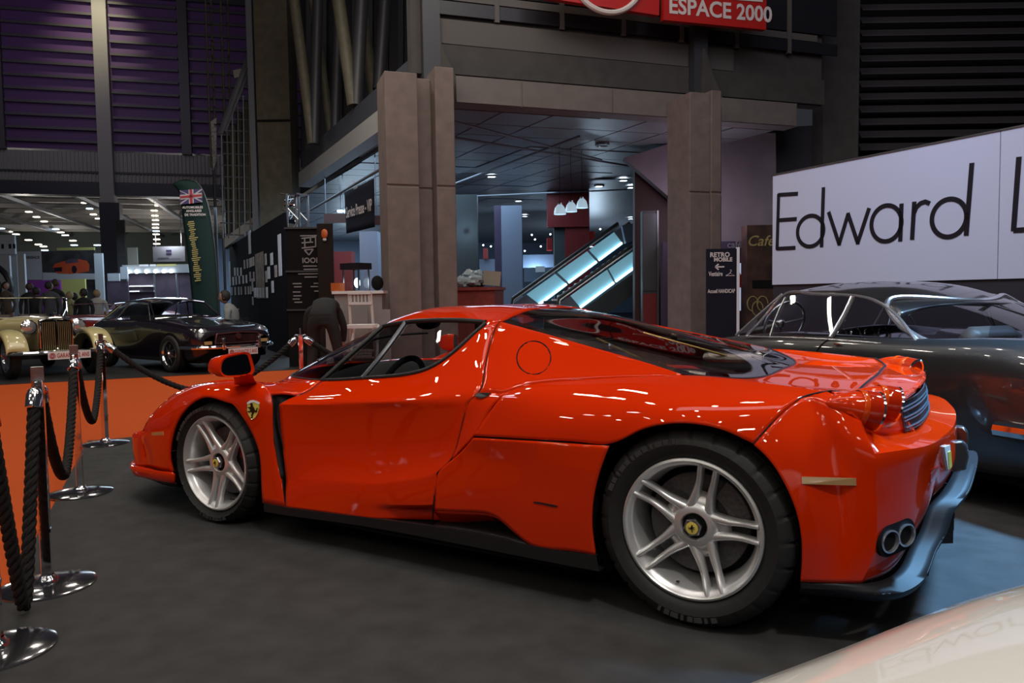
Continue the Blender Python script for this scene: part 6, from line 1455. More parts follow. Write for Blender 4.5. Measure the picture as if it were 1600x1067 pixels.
# ---- lattice truss mast with lamps over the notice wall
p = QP(436, 400, w0, wn)-wn*.42; p[2] = 0; TM = empty('truss_mast', p, 0, 'square aluminium lattice mast rising behind the notice wall', 'truss')
zt2 = QD(436, 306, (p-CAM)@CF)[2]
for dx in (-.13, .13):
    for dy in (-.13, .13): MB().tube([CR*A((1, 1, 0))*dx+A((0, dy, 0)), CR*A((1, 1, 0))*dx+A((0, dy, zt2))], .025, 8).build('chord', 'steel', TM)
for k in range(12):
    z = zt2*k/12; s = 1 if k % 2 else -1
    for dy in (-.13, .13): MB().tube([CR*A((1, 1, 0))*(-.13*s)+A((0, dy, z)), CR*A((1, 1, 0))*(.13*s)+A((0, dy, z+zt2/12))], .012, 6).build('brace', 'steel', TM)
MB().box((-.17, -.17, zt2-.03), (.17, .17, zt2)).build('head_plate', 'steel', TM, smooth=False)
for (u, v, d, lb) in ((452, 318, 17.9, 'silver stage lamp clamped high beside the lattice mast'), (454, 343, 17.9, 'silver stage lamp clamped low beside the lattice mast')):
    p = QD(u, v, d); E_ = empty('stage_lamp', p, .6, lb, 'lamp')
    MB().lathe([(.05, -.12), (.085, -.10), (.095, .0), (.12, .12), (.11, .12), (.08, .02)], 18, ax='x').build('can', 'chrome', E_)
    MB().tube(spline([(0, -.12, 0), (0, -.13, .12), (0, 0, .2), (0, .13, .12), (0, .12, 0)], 14), .012, 6).build('yoke', 'steel', E_)
    MB().tube([(0, 0, .19), (-.2, .05, .24)], .02, 6).build('clamp', 'steel', E_)
# ---- dark banner stands
mat('banner_black', (0.008, 0.007, 0.008), .8, spec=.1); mat('banner_brown', (0.016, 0.012, 0.011), .8, spec=.1)
E_, ux, n, w, h = board('exhibition_banner', 449, 357, 503, 572, 13.6, 'banner_black', 'black exhibition banner frame with a grey angular logo and rows of small print', 'banner', .12, ground=True)
k_ = 13.6/FPX; X = lambda u: (u-476)*k_; Zv = lambda v: h-(v-357)*k_
for a, b in (((474, 373), (497, 371)), ((474, 388), (497, 386)), ((474, 380), (492, 379)), ((479, 373), (479, 388)), ((488, 372), (488, 380)), ((496, 371), (496, 387)), ((478, 391), (485, 399)), ((492, 390), (485, 399)), ((478, 391), (492, 390))):
    MB().bar(ux*X(a[0])+Z3*Zv(a[1])+n*.01, ux*X(b[0])+Z3*Zv(b[1])+n*.01, .022, .01, up=n).build('logo_bar', 'letter_dim', E_, smooth=False)
btext(E_, 'IOOI', ux, n, X(486), Zv(411), .13, 'letter_dim', .004)
for k, (u, v, wd_) in enumerate([(485, 369, 26), (486, 416, 22), (488, 421, 24), (483, 428, 32), (487, 433, 20), (465, 443, 14), (466, 448, 12), (495, 443, 8), (492, 448, 12), (464, 456, 12), (465, 462, 13), (463, 467, 11), (466, 472, 12), (495, 455, 7)]):
    MB().prism([ux*X(u-wd_/2)+Z3*Zv(v+.9)+n*.008, ux*X(u+wd_/2)+Z3*Zv(v+.9)+n*.008, ux*X(u+wd_/2)+Z3*Zv(v-.9)+n*.008, ux*X(u-wd_/2)+Z3*Zv(v-.9)+n*.008], n*.002).build('print_line', 'letter_dim', E_, smooth=False)
for v in (357, 424, 484): MB().bar(ux*X(448)+Z3*Zv(v)+n*.02, ux*X(504)+Z3*Zv(v)+n*.02, .02, .03).build('frame_bar', 'steel_dark', E_, smooth=False)
E_, ux, n, w, h = board('roll_banner', 498, 350, 522, 572, 13.3, 'banner_brown', 'narrow dark brown banner with an orange balloon emblem near its top', 'banner', .05, ground=True)
mat('balloon_orange', (0.45, 0.10, 0.02), .6)
MB().ball(ux*0+Z3*(h-.18)+n*.02, (.075, .03, .085), 16, 10).build('balloon', 'balloon_orange', E_); MB().ball(ux*0+Z3*(h-.28)+n*.02, (.045, .02, .03), 12, 8).build('basket', 'print_grey', E_)
# ---- counter, folding chair, display case
mat('counter_white', (0.22, 0.21, 0.21), .6); mat('chair_white', (0.62, 0.60, 0.60), .5)
E_, ux, n, w, h = board('service_counter', 524, 459, 598, 572, 12.0, 'counter_white', 'pale wooden service counter behind the white folding chair', 'counter', .35, ground=True)
for x0 in (-.42, -.05, .30): MB().prism([ux*(x0-.10)+Z3*.1+n*.01, ux*(x0+.2)+Z3*.1+n*.01, ux*(x0+.2)+Z3*(h-.25)+n*.01, ux*(x0-.10)+Z3*(h-.25)+n*.01], n*.012).build('counter_board', 'counter_white', E_, smooth=False)
MB().prism([-ux*(w/2+.03)+Z3*h+n*.05, ux*(w/2+.03)+Z3*h+n*.05, ux*(w/2+.03)+Z3*h-n*.4, -ux*(w/2+.03)+Z3*h-n*.4], Z3*.045).build('counter_top', 'chair_white', E_, smooth=False)
zc = h+.045; cb = A(E_.location)
def on_counter(u, dn): 
    p = QD(u, 459, 12.0+dn*.5); p[2] = zc; return p
o = empty('display_case', on_counter(557, .35), 0, 'small glass display case with a dark sign board on the counter', 'case')
for sx in (-.16, .16):
    for sy in (-.12, .12): MB().bar((sx, sy, 0), (sx, sy, .36), .02, .02).build('corner_post', 'steel', o, smooth=False)
MB().box((-.15, -.11, .0), (.15, .11, .34)).build('glass_box', 'glass_clear', o, smooth=False); MB().box((-.20, -.15, .34), (.20, .15, .44)).build('sign_board', 'sign_black', o, smooth=False); MB().ball((.02, 0, .13), (.05, .05, .08)).build('case_light', 'lamp_soft', o)
o = MB().ball((0, 0, .11), (.10, .10, .12), 12, 8).build('helmet', 'banner_black'); o.location = on_counter(590, .3)+A((0, 0, .012)); tag(o, 'dark round helmet on the counter beside the display case', 'helmet')
o = MB().box((-.09, -.06, 0), (.09, .06, .13)).build('orange_box', 'balloon_orange', smooth=False); o.location = on_counter(528, .2); tag(o, 'small orange box at the end of the counter', 'box')
c0 = QD(563, 470, 11.5); c0[2] = 0
FC = empty('folding_chair', c0, math.atan2(CR[1], CR[0]), 'tall white slatted folding bar chair in front of the counter', 'chair')
def fb(name, a, b, w_=.04, h_=.03): MB().bar(a, b, w_, h_, up=(0, 1, 0)).build(name, 'chair_white', FC, smooth=False, bevel=.004)
for s in (-.19, .19):
    fb('back_leg', (s, .22, 0), (s*.85, -.02, 1.30)); fb('front_leg', (s*1.12+.06, -.30, 0), (s*.95+.05, .16, .80))
fb('top_rail', (-.17, -.03, 1.29), (.17, -.03, 1.29), .05, .06); fb('back_rail', (-.17, .0, 1.13), (.17, .0, 1.13), .04, .05)
for k in range(6): fb('back_slat', (-.135+k*.054, -.02, 1.14), (-.135+k*.054, -.03, 1.27), .022, .015)
for k in range(6): fb('seat_slat', (-.19, -.24+k*.075, .79), (.23, -.24+k*.075, .79), .055, .02)
for z, y in ((.42, -.1), (.30, .15), (.12, -.24)): fb('foot_bar', (-.2, y, z), (.2, y, z), .03, .03)
for k in range(3): fb('lower_slat', (-.15, -.14, .34+k*.045), (.18, -.14, .34+k*.045), .035, .015)
# ---- people
mat('cloth_black', (0.010, 0.010, 0.012), .85, noise=.3, nscale=9); mat('cloth_grey', (0.20, 0.21, 0.22), .85); mat('skin', (0.34, 0.19, 0.14), .55); mat('hair_dark', (0.018, 0.014, 0.012), .7)
def skin_body(name, verts, edges, m, parent, sub=2):
    me = bpy.data.meshes.new(name); me.from_pydata([v[:3] for v in verts], edges, []); me.materials.append(MT[m])
    o = bpy.data.objects.new(name, me); link(o, parent)
    md = o.modifiers.new('skin', 'SKIN'); md.use_smooth_shade = True
    for i, v in enumerate(me.skin_vertices[0].data): v.radius = (verts[i][3], verts[i][3] if len(verts[i]) < 5 else verts[i][4]); v.use_root = (i == 0)
    sb_ = o.modifiers.new('sub', 'SUBSURF'); sb_.levels = sub; sb_.render_levels = sub
    dg = bpy.context.evaluated_depsgraph_get(); nm = bpy.data.meshes.new_from_object(o.evaluated_get(dg)); o.modifiers.clear(); o.data = nm
    return o
def hand(parent, p, d, m='skin', s=1.0):
    """palm with five separate bent fingers; d = pointing direction"""
    p = A(p); d = A(d)/np.linalg.norm(d); sd = np.cross(d, A((0, 0, 1))); sd = sd/np.linalg.norm(sd) if np.linalg.norm(sd) > .1 else A((0, 1, 0)); dn = np.cross(sd, d)
    mb = MB(); mb.tube([p-d*.02, p+d*.02, p+d*.07, p+d*.09], [.022*s, .034*s, .036*s, .026*s], 10)
    for k, (o_, L) in enumerate(((-.03, .062), (-.010, .075), (.010, .070), (.029, .055))):
        b = p+d*.085+sd*o_; mb.tube([b, b+d*L*.45-dn*.006, b+d*L*.8-dn*.022, b+d*L-dn*.036], [.0085, .0085, .0078, .006], 7)
    b = p+d*.02+sd*.036; mb.tube([b, b+d*.03+sd*.022-dn*.01, b+d*.058+sd*.024-dn*.02], [.011, .010, .007], 7)
    return mb.build('hand', m, parent)
def head(parent, c, r=.105, face=(1, 0, 0), hair='hair_dark', hat=None):
    c = A(c); f = A(face)/np.linalg.norm(face); sd = np.cross(Z3, f); sd /= np.linalg.norm(sd); up = np.cross(f, sd)
    mb = MB(); th = np.linspace(0, 2*PI, 20, endpoint=False); G = []
    for ph in np.linspace(-PI/2, PI/2, 14):
        z = math.sin(ph); rr_ = math.cos(ph); jaw = 1-.18*max(0, -z)
        G.append([c+f*(rr_*r*.95*math.cos(t)*jaw+(.012 if z < 0 and math.cos(t) > .6 else 0))+sd*(rr_*r*.78*math.sin(t)*jaw)+up*(z*r*1.18) for t in th])
    mb.grid(np.array(G), closeu=True); mb.ball(c+f*r*1.0-up*r*.12, (.013, .013, .022), 8, 6)
    for s in (-1, 1): mb.ball(c+sd*s*r*.80-up*.01, (.016, .016, .03), 8, 6)
    h_ = mb.build('head', 'skin', parent)
    mbh = MB(); mbh.ball(c+up*.022-f*.018, (r*1.02, r*1.02, r*1.15), 16, 10); mbh.v = [v for v in mbh.v]
    hv = [A(v) for v in mbh.v]; mbh.v = [tuple(v-f*max(0, ((v-c)@f)-.035)*(1 if (v-c)@up < .07 else .2)) for v in hv]
    mbh.build('hair', hair, h_)
    mbe = MB()
    for s in (-1, 1): mbe.ball(c+f*r*.90+sd*s*.034+up*.01, .009, 8, 6)
    mbe.build('eyes', 'matt_black', h_)
    MB().ball(c+f*r*.90-up*r*.52, (.012, .02, .006), 8, 6).build('mouth', 'deep_red', h_)
    return h_
# bending man: seen from behind, trunk folded forward away from the viewer
bp0 = QD(505, 545, 10.4); bp0[2] = 0
PM = empty('person', bp0, math.atan2(CR[1], CR[0]), 'person in black work clothes bending over behind the far stanchion', 'person')
V_ = [(0, 0, .96, .165, .14), (.0, .10, 1.07, .165, .13), (-.05, .32, 1.13, .17, .13), (-.10, .52, 1.05, .16, .12), (-.12, .64, .98, .06, .06),      # pelvis..neck
      (.13, 0, .90, .105, .105), (.19, .06, .50, .075, .075), (.21, -.02, .12, .055, .055), (.23, .10, .05, .045, .04),
      (-.12, .02, .90, .105, .105), (-.17, .10, .50, .075, .075), (-.19, .02, .12, .055, .055), (-.21, .14, .05, .045, .04),
      (.10, .52, 1.03, .075, .075), (.17, .55, .80, .055, .055), (.14, .62, .58, .042, .042), (-.32, .50, 1.03, .075, .075), (-.36, .52, .78, .055, .055), (-.32, .60, .56, .042, .042)]
ED = [(0, 1), (1, 2), (2, 3), (3, 4), (0, 5), (5, 6), (6, 7), (7, 8), (0, 9), (9, 10), (10, 11), (11, 12), (3, 13), (13, 14), (14, 15), (3, 16), (16, 17), (17, 18)]
skin_body('body', V_, ED, 'cloth_black', PM); head(PM, (-.13, .75, .92), .10, (0, .6, -.7)); hand(PM, (.14, .64, .55), (0, .2, -1)); hand(PM, (-.32, .62, .53), (0, .2, -1))
for x, y in ((.23, .08), (-.21, .12)): MB().ball((x, y, .05), (.05, .13, .055), 12, 8).build('shoe', 'rubber', PM)
MB().bar((-.16, -.135, .99), (.16, -.135, .99), .02, .035).build('belt', 'satin_black', PM, smooth=False)
# seated man beyond the black coupe
sp0 = QD(363, 520, 15.2); sp0[2] = 0
SM = empty('person', sp0, math.atan2(CR[1], CR[0]), 'seated person in a pale grey sweater with dark hair looking sideways behind the black coupe', 'person')
V_ = [(0, 0, .52, .17, .14), (.04, 0, .72, .165, .13), (.02, 0, .92, .19, .13), (-.06, 0, 1.06, .13, .10), (-.10, 0, 1.15, .055, .055),
      (-.14, -.10, .52, .09, .09), (-.46, -.12, .50, .065, .065), (-.46, -.12, .08, .05, .05), (-.56, -.12, .05, .04, .04), (-.14, .10, .52, .09, .09), (-.46, .12, .50, .065, .065), (-.46, .12, .08, .05, .05), (-.56, .12, .05, .04, .04),
      (0, -.22, .99, .07, .07), (.0, -.27, .76, .055, .055), (-.22, -.20, .68, .042, .042), (-.02, .22, .99, .07, .07), (-.04, .27, .76, .055, .055), (-.26, .18, .68, .042, .042)]
skin_body('body', V_, ED, 'cloth_grey', SM); head(SM, (-.135, 0, 1.27), .105, (-1, -.25, -.15)); hand(SM, (-.24, -.19, .67), (-1, .2, 0)); hand(SM, (-.28, .17, .67), (-1, -.2, 0))
mb = MB(); mb.box((-.2, -.22, .34), (.24, .22, .37)); st = empty('visitor_chair', sp0, math.atan2(CR[1], CR[0]), 'dark plain chair under the seated person', 'chair')
mb.build('seat', 'cloth_black', st, smooth=False); MB().box((.22, -.22, .44), (.26, .22, .85)).build('backrest', 'cloth_black', st, smooth=False)
for sx in (-.18, .22):
    for sy in (-.2, .2): MB().bar((sx, sy, 0), (sx, sy, .40), .03, .03).build('leg', 'steel_dark', st, smooth=False)
# standing visitors far back (half hidden by the cars)
vis = [(9, 447, 24, 'cloth_brown', 'hair_dark', 'person in a brown coat standing at the white stand with the round logo'), (46, 449, 23, 'cloth_black', 'hair_brown', 'person with brown hair in a dark jacket before the purple panel'), (56, 456, 22.5, 'cloth_black', 'hair_dark', 'person in black leaning beside the one before the purple panel'),
       (77, 447, 22, 'cloth_slate', 'hair_dark', 'person with broad shoulders in a slate grey coat'), (86, 443, 23.5, 'cloth_black', 'hair_brown', 'taller person in a dark coat behind the slate grey coat'), (108, 462, 24, 'cloth_olive', 'hair_fair', 'person in a pale olive top before the yellow board'),
       (130, 458, 22, 'cloth_black', 'hair_dark', 'person all in black beside the white column'), (116, 464, 24.5, 'cloth_black', 'hair_dark', 'person in black between the olive top and the black figure'), (152, 459, 24, 'cloth_white', 'hair_fair', 'fair-haired person in a white jacket near the notice stand')]
mat('cloth_brown', (0.09, 0.06, 0.045), .85); mat('cloth_slate', (0.055, 0.055, 0.065), .85); mat('cloth_olive', (0.30, 0.28, 0.14), .85); mat('cloth_white', (0.45, 0.42, 0.40), .85); mat('hair_brown', (0.05, 0.028, 0.02), .7); mat('hair_fair', (0.32, 0.24, 0.12), .7)
for (u, v, d, cl_, hr, lb) in vis:
    p = QD(u, v, d); zh = p[2]; s = zh/1.66; p[2] = 0; E_ = empty('person', p, math.atan2(CR[1], CR[0])+random.Random(u).uniform(-.5, .5), lb, 'person')
    V_ = [(0, 0, .98*s, .15, .12), (0, 0, 1.12*s, .15, .12), (0, 0, 1.32*s, .19, .12), (0, 0, 1.46*s, .10, .09), (0, 0, 1.53*s, .055, .055),
          (.10, 0, .92*s, .09, .09), (.12, -.01, .50*s, .065, .065), (.12, .02, .10, .05, .05), (.12, -.12, .05, .045, .04), (-.10, 0, .92*s, .09, .09), (-.12, -.01, .50*s, .065, .065), (-.12, .02, .10, .05, .05), (-.12, -.12, .05, .045, .04),
          (.20, 0, 1.38*s, .07, .07), (.26, .02, 1.10*s, .052, .052), (.24, -.08, .86*s, .04, .04), (-.20, 0, 1.38*s, .07, .07), (-.26, .02, 1.10*s, .052, .052), (-.24, -.08, .86*s, .04, .04)]
    skin_body('body', V_, ED, cl_, E_, 1); head(E_, (0, 0, 1.66*s), .105, (random.Random(u+1).uniform(-1, 1), random.Random(u).uniform(-1, 1), 0), hr); hand(E_, (.24, -.08, .84*s), (0, -.2, -1)); hand(E_, (-.24, -.08, .84*s), (0, -.2, -1))
# ---- feather flag
fp = QD(330, 520, 17.0); fp[2] = 0; FF = empty('feather_flag', fp, 0, 'tall dark green feather flag with a Union Jack and gold script', 'flag')
def fl(u, v, o=0.0): return QD(u, v, 17.0-o)-fp
mat('flag_green', (0.008, 0.025, 0.023), .7, spec=.2); mat('jack_blue', (0.045, 0.035, 0.12), .6); mat('jack_red', (0.30, 0.03, 0.04), .6); mat('jack_white', (0.42, 0.38, 0.40), .6)
Lf = [(269, 288), (279, 300), (284, 330), (289, 370), (295, 420), (300, 470), (303, 500)]; Rf = [(285, 281), (306, 284), (320, 305), (330, 345), (337, 400), (341, 460), (343, 500)]
G = loft([[fl(*p) for p in Lf], [(fl(*p)+fl(*q))/2-CF*.05 for p, q in zip(Lf, Rf)], [fl(*p) for p in Rf]], 30, 8)
MB().grid(G).build('flag_cloth', 'flag_green', FF, solid=.01)
MB().tube(spline([fl(343, 505), fl(341, 460), fl(337, 400), fl(330, 345), fl(320, 305), fl(306, 284), fl(285, 281), fl(270, 287)], 40)-0, .014, 6).build('flag_pole', 'satin_black', FF)
bs = QZ(345, 560, 0); MB().tube([fl(343, 503), A((fl(343, 503)[0], fl(343, 503)[1], .02))], .015, 6).build('flag_pole_foot', 'satin_black', FF); MB().lathe([(.001, .02), (.22, .015), (.22, 0)], 24, (fl(343, 503)[0], fl(343, 503)[1], 0)).build('flag_base', 'steel_dark', FF)
fxx = fl(314, 297)-fl(280, 299.5); fw = np.linalg.norm(fxx); fxx /= fw; fo = fl(282, 319.5, .12); fh = .31
def jk(pts, m, o, name): MB().prism([fo+fxx*x*fw+Z3*z*fh-CF*o for x, z in pts], CF*.004).build(name, m, FF, smooth=False)
jk([(0, 0), (1, .05), (1, 1), (0, 1)], 'jack_blue', 0, 'union_field')
for a, b, wv in (((0, 0), (1, 1), .10), ((0, 1), (1, .03), .10)):
    jk([(a[0], a[1]-wv/2 if a[1] else a[1]), (b[0], b[1]-wv if b[1] > .5 else b[1]), (b[0], b[1] if b[1] > .5 else b[1]+wv), (a[0], a[1]+wv if a[1] < .5 else a[1])], 'jack_white', .006, 'union_saltire')
jk([(0, .33), (1, .36), (1, .70), (0, .67)], 'jack_white', .012, 'union_cross'); jk([(.40, 0), (.62, .02), (.62, 1), (.40, 1)], 'jack_white', .012, 'union_cross')
jk([(0, .42), (1, .45), (1, .61), (0, .58)], 'jack_red', .018, 'union_cross'); jk([(.45, 0), (.57, .02), (.57, 1), (.45, 1)], 'jack_red', .018, 'union_cross')
nF = -CF
for t_, u, v in (('AUTOMOBILES', 301, 325.5), ('ANGLAISES', 303, 331), ('DE TRADITION', 305, 337)):
    text_mb(MB(), t_, fl(u, v, .14), CR*A((1, 1, 0)), Z3, .068, 0, align='CENTER', bold=.002).build('lettering', 'letter_pale', FF, smooth=False)
vx = fl(313, 455, .14)-fl(299, 345, .14); vx /= np.linalg.norm(vx)
vs_ = np.cross(vx, CF); rg = random.Random(11)
for k in range(30):   # gold script, too small to read: a run of upright strokes
    c_ = fl(299, 345, .14)+vx*(.045*k+.02); hh = .05+.05*rg.random()
    MB().bar(c_-vs_*hh, c_+vs_*hh*rg.uniform(.3, 1), .022, .004, up=CF).build('gold_stroke', 'letter_gold', FF, smooth=False)
# ---- ladder tower and caged scaffold
LT = empty('ladder_tower', QD(335, 480, 27)*A((1, 1, 0)), 0, 'slim caged steel ladder tower before the purple wall', 'ladder'); lo = A(LT.location)
def lt(u, v, d=27): return QD(u, v, d)-lo
for a, b in (((320, -20), (330, 262)), ((329, -20), (338, 262)), ((344, -20), (352, 210)), ((355, -20), (360, 190))): MB().tube([lt(*a), lt(*b)], .035, 6).build('stile', 'pipe_olive', LT)
MB().tube([lt(334, 262), A((lt(334, 262)[0], lt(334, 262)[1], 0))], .05, 6).build('support', 'steel_dark', LT)
for k in range(17): MB().tube([lt(320.5+k*.55, -8+k*16), lt(329.5+k*.55, -8+k*16)], .022, 5).build('rung', 'pipe_olive', LT)
for k in range(8): MB().tube(spline([lt(329+k, 10+k*26), lt(337+k, 14+k*26, 26.4), lt(345+k, 14+k*26, 26.4), lt(355+k*.7, 8+k*26)], 8), .02, 5).build('cage_hoop', 'pipe_olive', LT)
MB().prism([lt(329, 190, 26.8), lt(338, 184, 26.8), lt(338, 250, 26.8), lt(333, 266, 26.8)], CF*.04).build('notice_board', 'paper_dim', LT, smooth=False)
SC = empty('scaffold_cage', QD(380, 480, 24.4)*A((1, 1, 0)), 0, 'steel mesh cage and stair platform in front of the olive column', 'scaffold'); so = A(SC.location)
def sc_(u, v, d=24.4): return QD(u, v, d)-so
for k in range(14):
    v = 132+k*18; u0 = max(344, 402-(v-100)*.9) if v < 165 else 344
    MB().tube([sc_(max(344, 372-k*6), v), sc_(407, v+2)], .022, 5).build('mesh_rail', 'steel_grey', SC)
for k in range(8): MB().tube([sc_(346+k*8.5, max(132, 205-k*14)), sc_(349+k*8.5, 372)], .025, 5).build('mesh_upright', 'pipe_olive' if k % 2 else 'steel_grey', SC)
for u in (349, 405): MB().tube([sc_(u, 372), A((sc_(u, 372)[0], sc_(u, 372)[1], 0))], .04, 6).build('cage_leg', 'steel_dark', SC)
MB().tube([sc_(345, 208), sc_(396, 70)], .09, 6).build('stair_string', 'steel_grey', SC); MB().tube([sc_(352, 205), sc_(398, 88)], .05, 6).build('stair_string', 'steel_grey', SC)
MB().prism([sc_(364, 110), sc_(376, 107), sc_(378, 119), sc_(366, 122)], CF*.3).build('lamp_housing', 'corrugated', SC, smooth=False)
MB().prism([sc_(350, 372), sc_(408, 330), sc_(408, 345), sc_(350, 388)], CF*.3).build('platform_edge', 'corrugated', SC, smooth=False)
for k in range(5): MB().tube([sc_(354+k*10, 215-k*18, 25.5), sc_(358+k*10, 370, 25.5)], .12, 8).build('stored_tube', 'pipe_olive' if k % 2 else 'steel_dark', SC)
# ---- stands of the next hall
def hb(name, u0, v0, u1, v1, d, m, label, cat='sign', ground=False, thick=.1): return board(name, u0, v0, u1, v1, d, m, label, cat, thick, ground=ground)
mat('stand_white', (0.42, 0.44, 0.48), .6); mat('stand_purple', (0.22, 0.03, 0.26), .6); mat('stand_yellow', (0.45, 0.44, 0.14), .6); mat('poster_dark', (0.045, 0.043, 0.045), .5, noise=.7, nscale=1.5); mat('poster_plum', (0.075, 0.05, 0.075), .5, noise=.5, nscale=1.2)
E_, ux, n, w, h = hb('logo_stand', -30, 400, 17, 500, 30, 'stand_white', 'white stand wall with part of a large dark round logo', ground=True)
for rr_ in (.95, .55): MB().tube([ux*(-.35)+Z3*(h-1.25)+n*.02+rr_*(math.cos(t)*ux+math.sin(t)*Z3) for t in np.linspace(0, 2*PI, 40, endpoint=False)], .11 if rr_ > .8 else .05, 6, closed=True).build('logo_ring', 'sign_black', E_)
E_, ux, n, w, h = hb('header_board', -30, 367, 23, 397, 31, 'stand_white', 'white header board with small black letters over the logo stand')
for k in (.15, .45, .62): MB().prism([ux*k+Z3*h*.28+n*.01, ux*(k+.10)+Z3*h*.28+n*.01, ux*(k+.10)+Z3*h*.52+n*.01, ux*k+Z3*h*.52+n*.01], n*.004).build('header_mark', 'sign_black', E_, smooth=False)
MB().prism([-ux*w*.4-n*.3, ux*w*.4-n*.3, ux*w*.4-n*.3-Z3*A(E_.location)[2], -ux*w*.4-n*.3-Z3*A(E_.location)[2]], -n*.1).build('header_support', 'stand_white', E_, smooth=False)
E_, ux, n, w, h = hb('experience_board', 16, 393, 65, 437, 34, 'print_grey', 'pale grey board headed RIDE EXPERIENCE beside the car poster')
btext(E_, 'RIDE EXPERIENCE', ux, n, 0, h-.32, .16, 'sign_black', .003); btext(E_, 'PANTERA', ux, n, .1, .15, .14, 'letter_dim', .002) if False else None
MB().prism([-ux*w*.45-n*.12, ux*w*.45-n*.12, ux*w*.45-n*.12-Z3*A(E_.location)[2], -ux*w*.45-n*.12-Z3*A(E_.location)[2]], -n*.1).build('board_support', 'print_grey', E_, smooth=False)
E_, ux, n, w, h = hb('car_poster', 66, 392, 149, 437, 34, 'poster_dark', 'large dark poster showing an orange-red classic sports car')
pk = 34/FPX; PX = lambda u: (u-107.5)*pk; PZ = lambda v: h-(v-392)*pk
def pp(name, pts, m, o=.01): MB().prism([ux*PX(u)+Z3*PZ(v)+n*o for u, v in pts], n*.004).build(name, m, E_, smooth=False)
pp('print_ground', [(66, 437), (149, 437), (149, 428), (66, 425)], 'print_grey', .006); pp('print_car', [(83, 417), (86, 412), (100, 408), (112, 406), (124, 405), (136, 408), (140, 414), (139, 424), (128, 426), (110, 428), (90, 427), (84, 423)], 'orange_paint', .012)
pp('print_wheel', [(116+4*math.cos(t), 421+6*math.sin(t)) for t in np.linspace(0, 2*PI, 18, endpoint=False)], 'sign_black', .018); pp('print_grille', [(84, 418), (97, 417), (97, 424), (85, 424)], 'sign_black', .018); pp('print_screen', [(102, 408), (110, 404), (122, 405), (124, 410), (104, 412)], 'poster_plum', .018)
MB().prism([-ux*w*.48-n*.12, ux*w*.48-n*.12, ux*w*.48-n*.12-Z3*A(E_.location)[2], -ux*w*.48-n*.12-Z3*A(E_.location)[2]], -n*.1).build('poster_support', 'poster_dark', E_, smooth=False)
MB().bar(-ux*w*.2+Z3*(h+.08), ux*w*.5+Z3*(h+.08), .1, .12).build('poster_light_bar', 'stand_yellow', E_, smooth=False)
hb('purple_panel', 19, 438, 95, 500, 32.5, 'stand_purple', 'bright purple stand panel behind the visitors', 'panel', True); hb('yellow_panel', 96, 436, 134, 500, 32.6, 'stand_yellow', 'pale yellow stand panel behind the visitors', 'panel', True)
hb('white_totem', 149, 396, 162, 500, 33, 'stand_white', 'white upright totem at the end of the car poster', 'panel', True); hb('leaning_flag_panel', 29, 397, 40, 500, 29, 'stand_white', 'narrow white banner standing before the experience board', 'banner', True)
E_, ux, n, w, h = hb('insurer_sign', 239, 385, 289, 408.5, 46, 'stand_white', 'white hanging sign with a small blue square emblem')
MB().prism([ux*a+Z3*b+n*.01 for a, b in ((-.16, .40), (.16, .40), (.16, .70), (-.16, .70))], n*.01).build('emblem', 'jack_blue', E_, smooth=False); btext(E_, 'AXA', ux, n, 0, .48, .15, 'jack_white', .002, out=.03); MB().prism([-ux*.7+Z3*.16+n*.01, ux*.0+Z3*.16+n*.01, ux*.0+Z3*.24+n*.01, -ux*.7+Z3*.24+n*.01], n*.004).build('print_line', 'letter_dim', E_, smooth=False); MB().prism([ux*.1+Z3*.17+n*.01, ux*.7+Z3*.17+n*.01, ux*.7+Z3*.22+n*.01, ux*.1+Z3*.22+n*.01], n*.004).build('print_line', 'print_grey', E_, smooth=False)
for s in (-1, 1): MB().tube([ux*s*w*.4+Z3*h, ux*s*w*.4+Z3*(9.6-A(E_.location)[2])], .015, 5).build('hanging_wire', 'steel', E_)
E_, ux, n, w, h = hb('shop_stand', 200, 415, 302, 500, 34, 'poster_plum', 'lit accessory stand with a white canopy and rows of small models', 'stand', True)
k2 = 34/FPX; X2 = lambda u: (u-251)*k2; Z2 = lambda v: h-(v-415)*k2
MB().prism([ux*X2(198)+Z3*Z2(427)+n*.3, ux*X2(300)+Z3*Z2(427)+n*.3, ux*X2(300)+Z3*Z2(414)+n*.3, ux*X2(198)+Z3*Z2(414)+n*.3], -n*.3).build('canopy', 'counter_white', E_, smooth=False)
for u, w_ in ((232, 14), (246, 9), (257, 10), (272, 20)): MB().prism([ux*X2(u-w_/2)+Z3*Z2(416.5)+n*.32, ux*X2(u+w_/2)+Z3*Z2(416.5)+n*.32, ux*X2(u+w_/2)+Z3*Z2(413.5)+n*.32, ux*X2(u-w_/2)+Z3*Z2(413.5)+n*.32], n*.01).build('header_print', 'letter_pale' if u < 250 else 'letter_gold', E_, smooth=False)
for u in (209, 222, 237, 251, 264, 275): MB().ball(ux*X2(u)+Z3*Z2(424.5)+n*.42, .085, 10, 6).build('canopy_spot', 'lamp_cool', E_)
for r_i, v in enumerate((447, 455)):
    MB().prism([ux*X2(201)+Z3*Z2(v+2)+n*.02, ux*X2(242)+Z3*Z2(v+2)+n*.02, ux*X2(242)+Z3*Z2(v+1)+n*.2, ux*X2(201)+Z3*Z2(v+1)+n*.2], Z3*.02).build('shelf', 'steel', E_, smooth=False)
    for k in range(13 if r_i == 0 else 6): MB().ball(ux*X2(204+k*3)+Z3*(Z2(v)+.0)+n*.13, (.035, .03, .04), 8, 6).build('shelf_model', 'lamp_soft', E_)  # models glow by emission, their lit look is in the material
for u in (201, 243, 278): MB().bar(ux*X2(u)+n*.05, ux*X2(u)+Z3*Z2(428)+n*.05, .08, .06).build('stand_post', 'steel', E_, smooth=False)
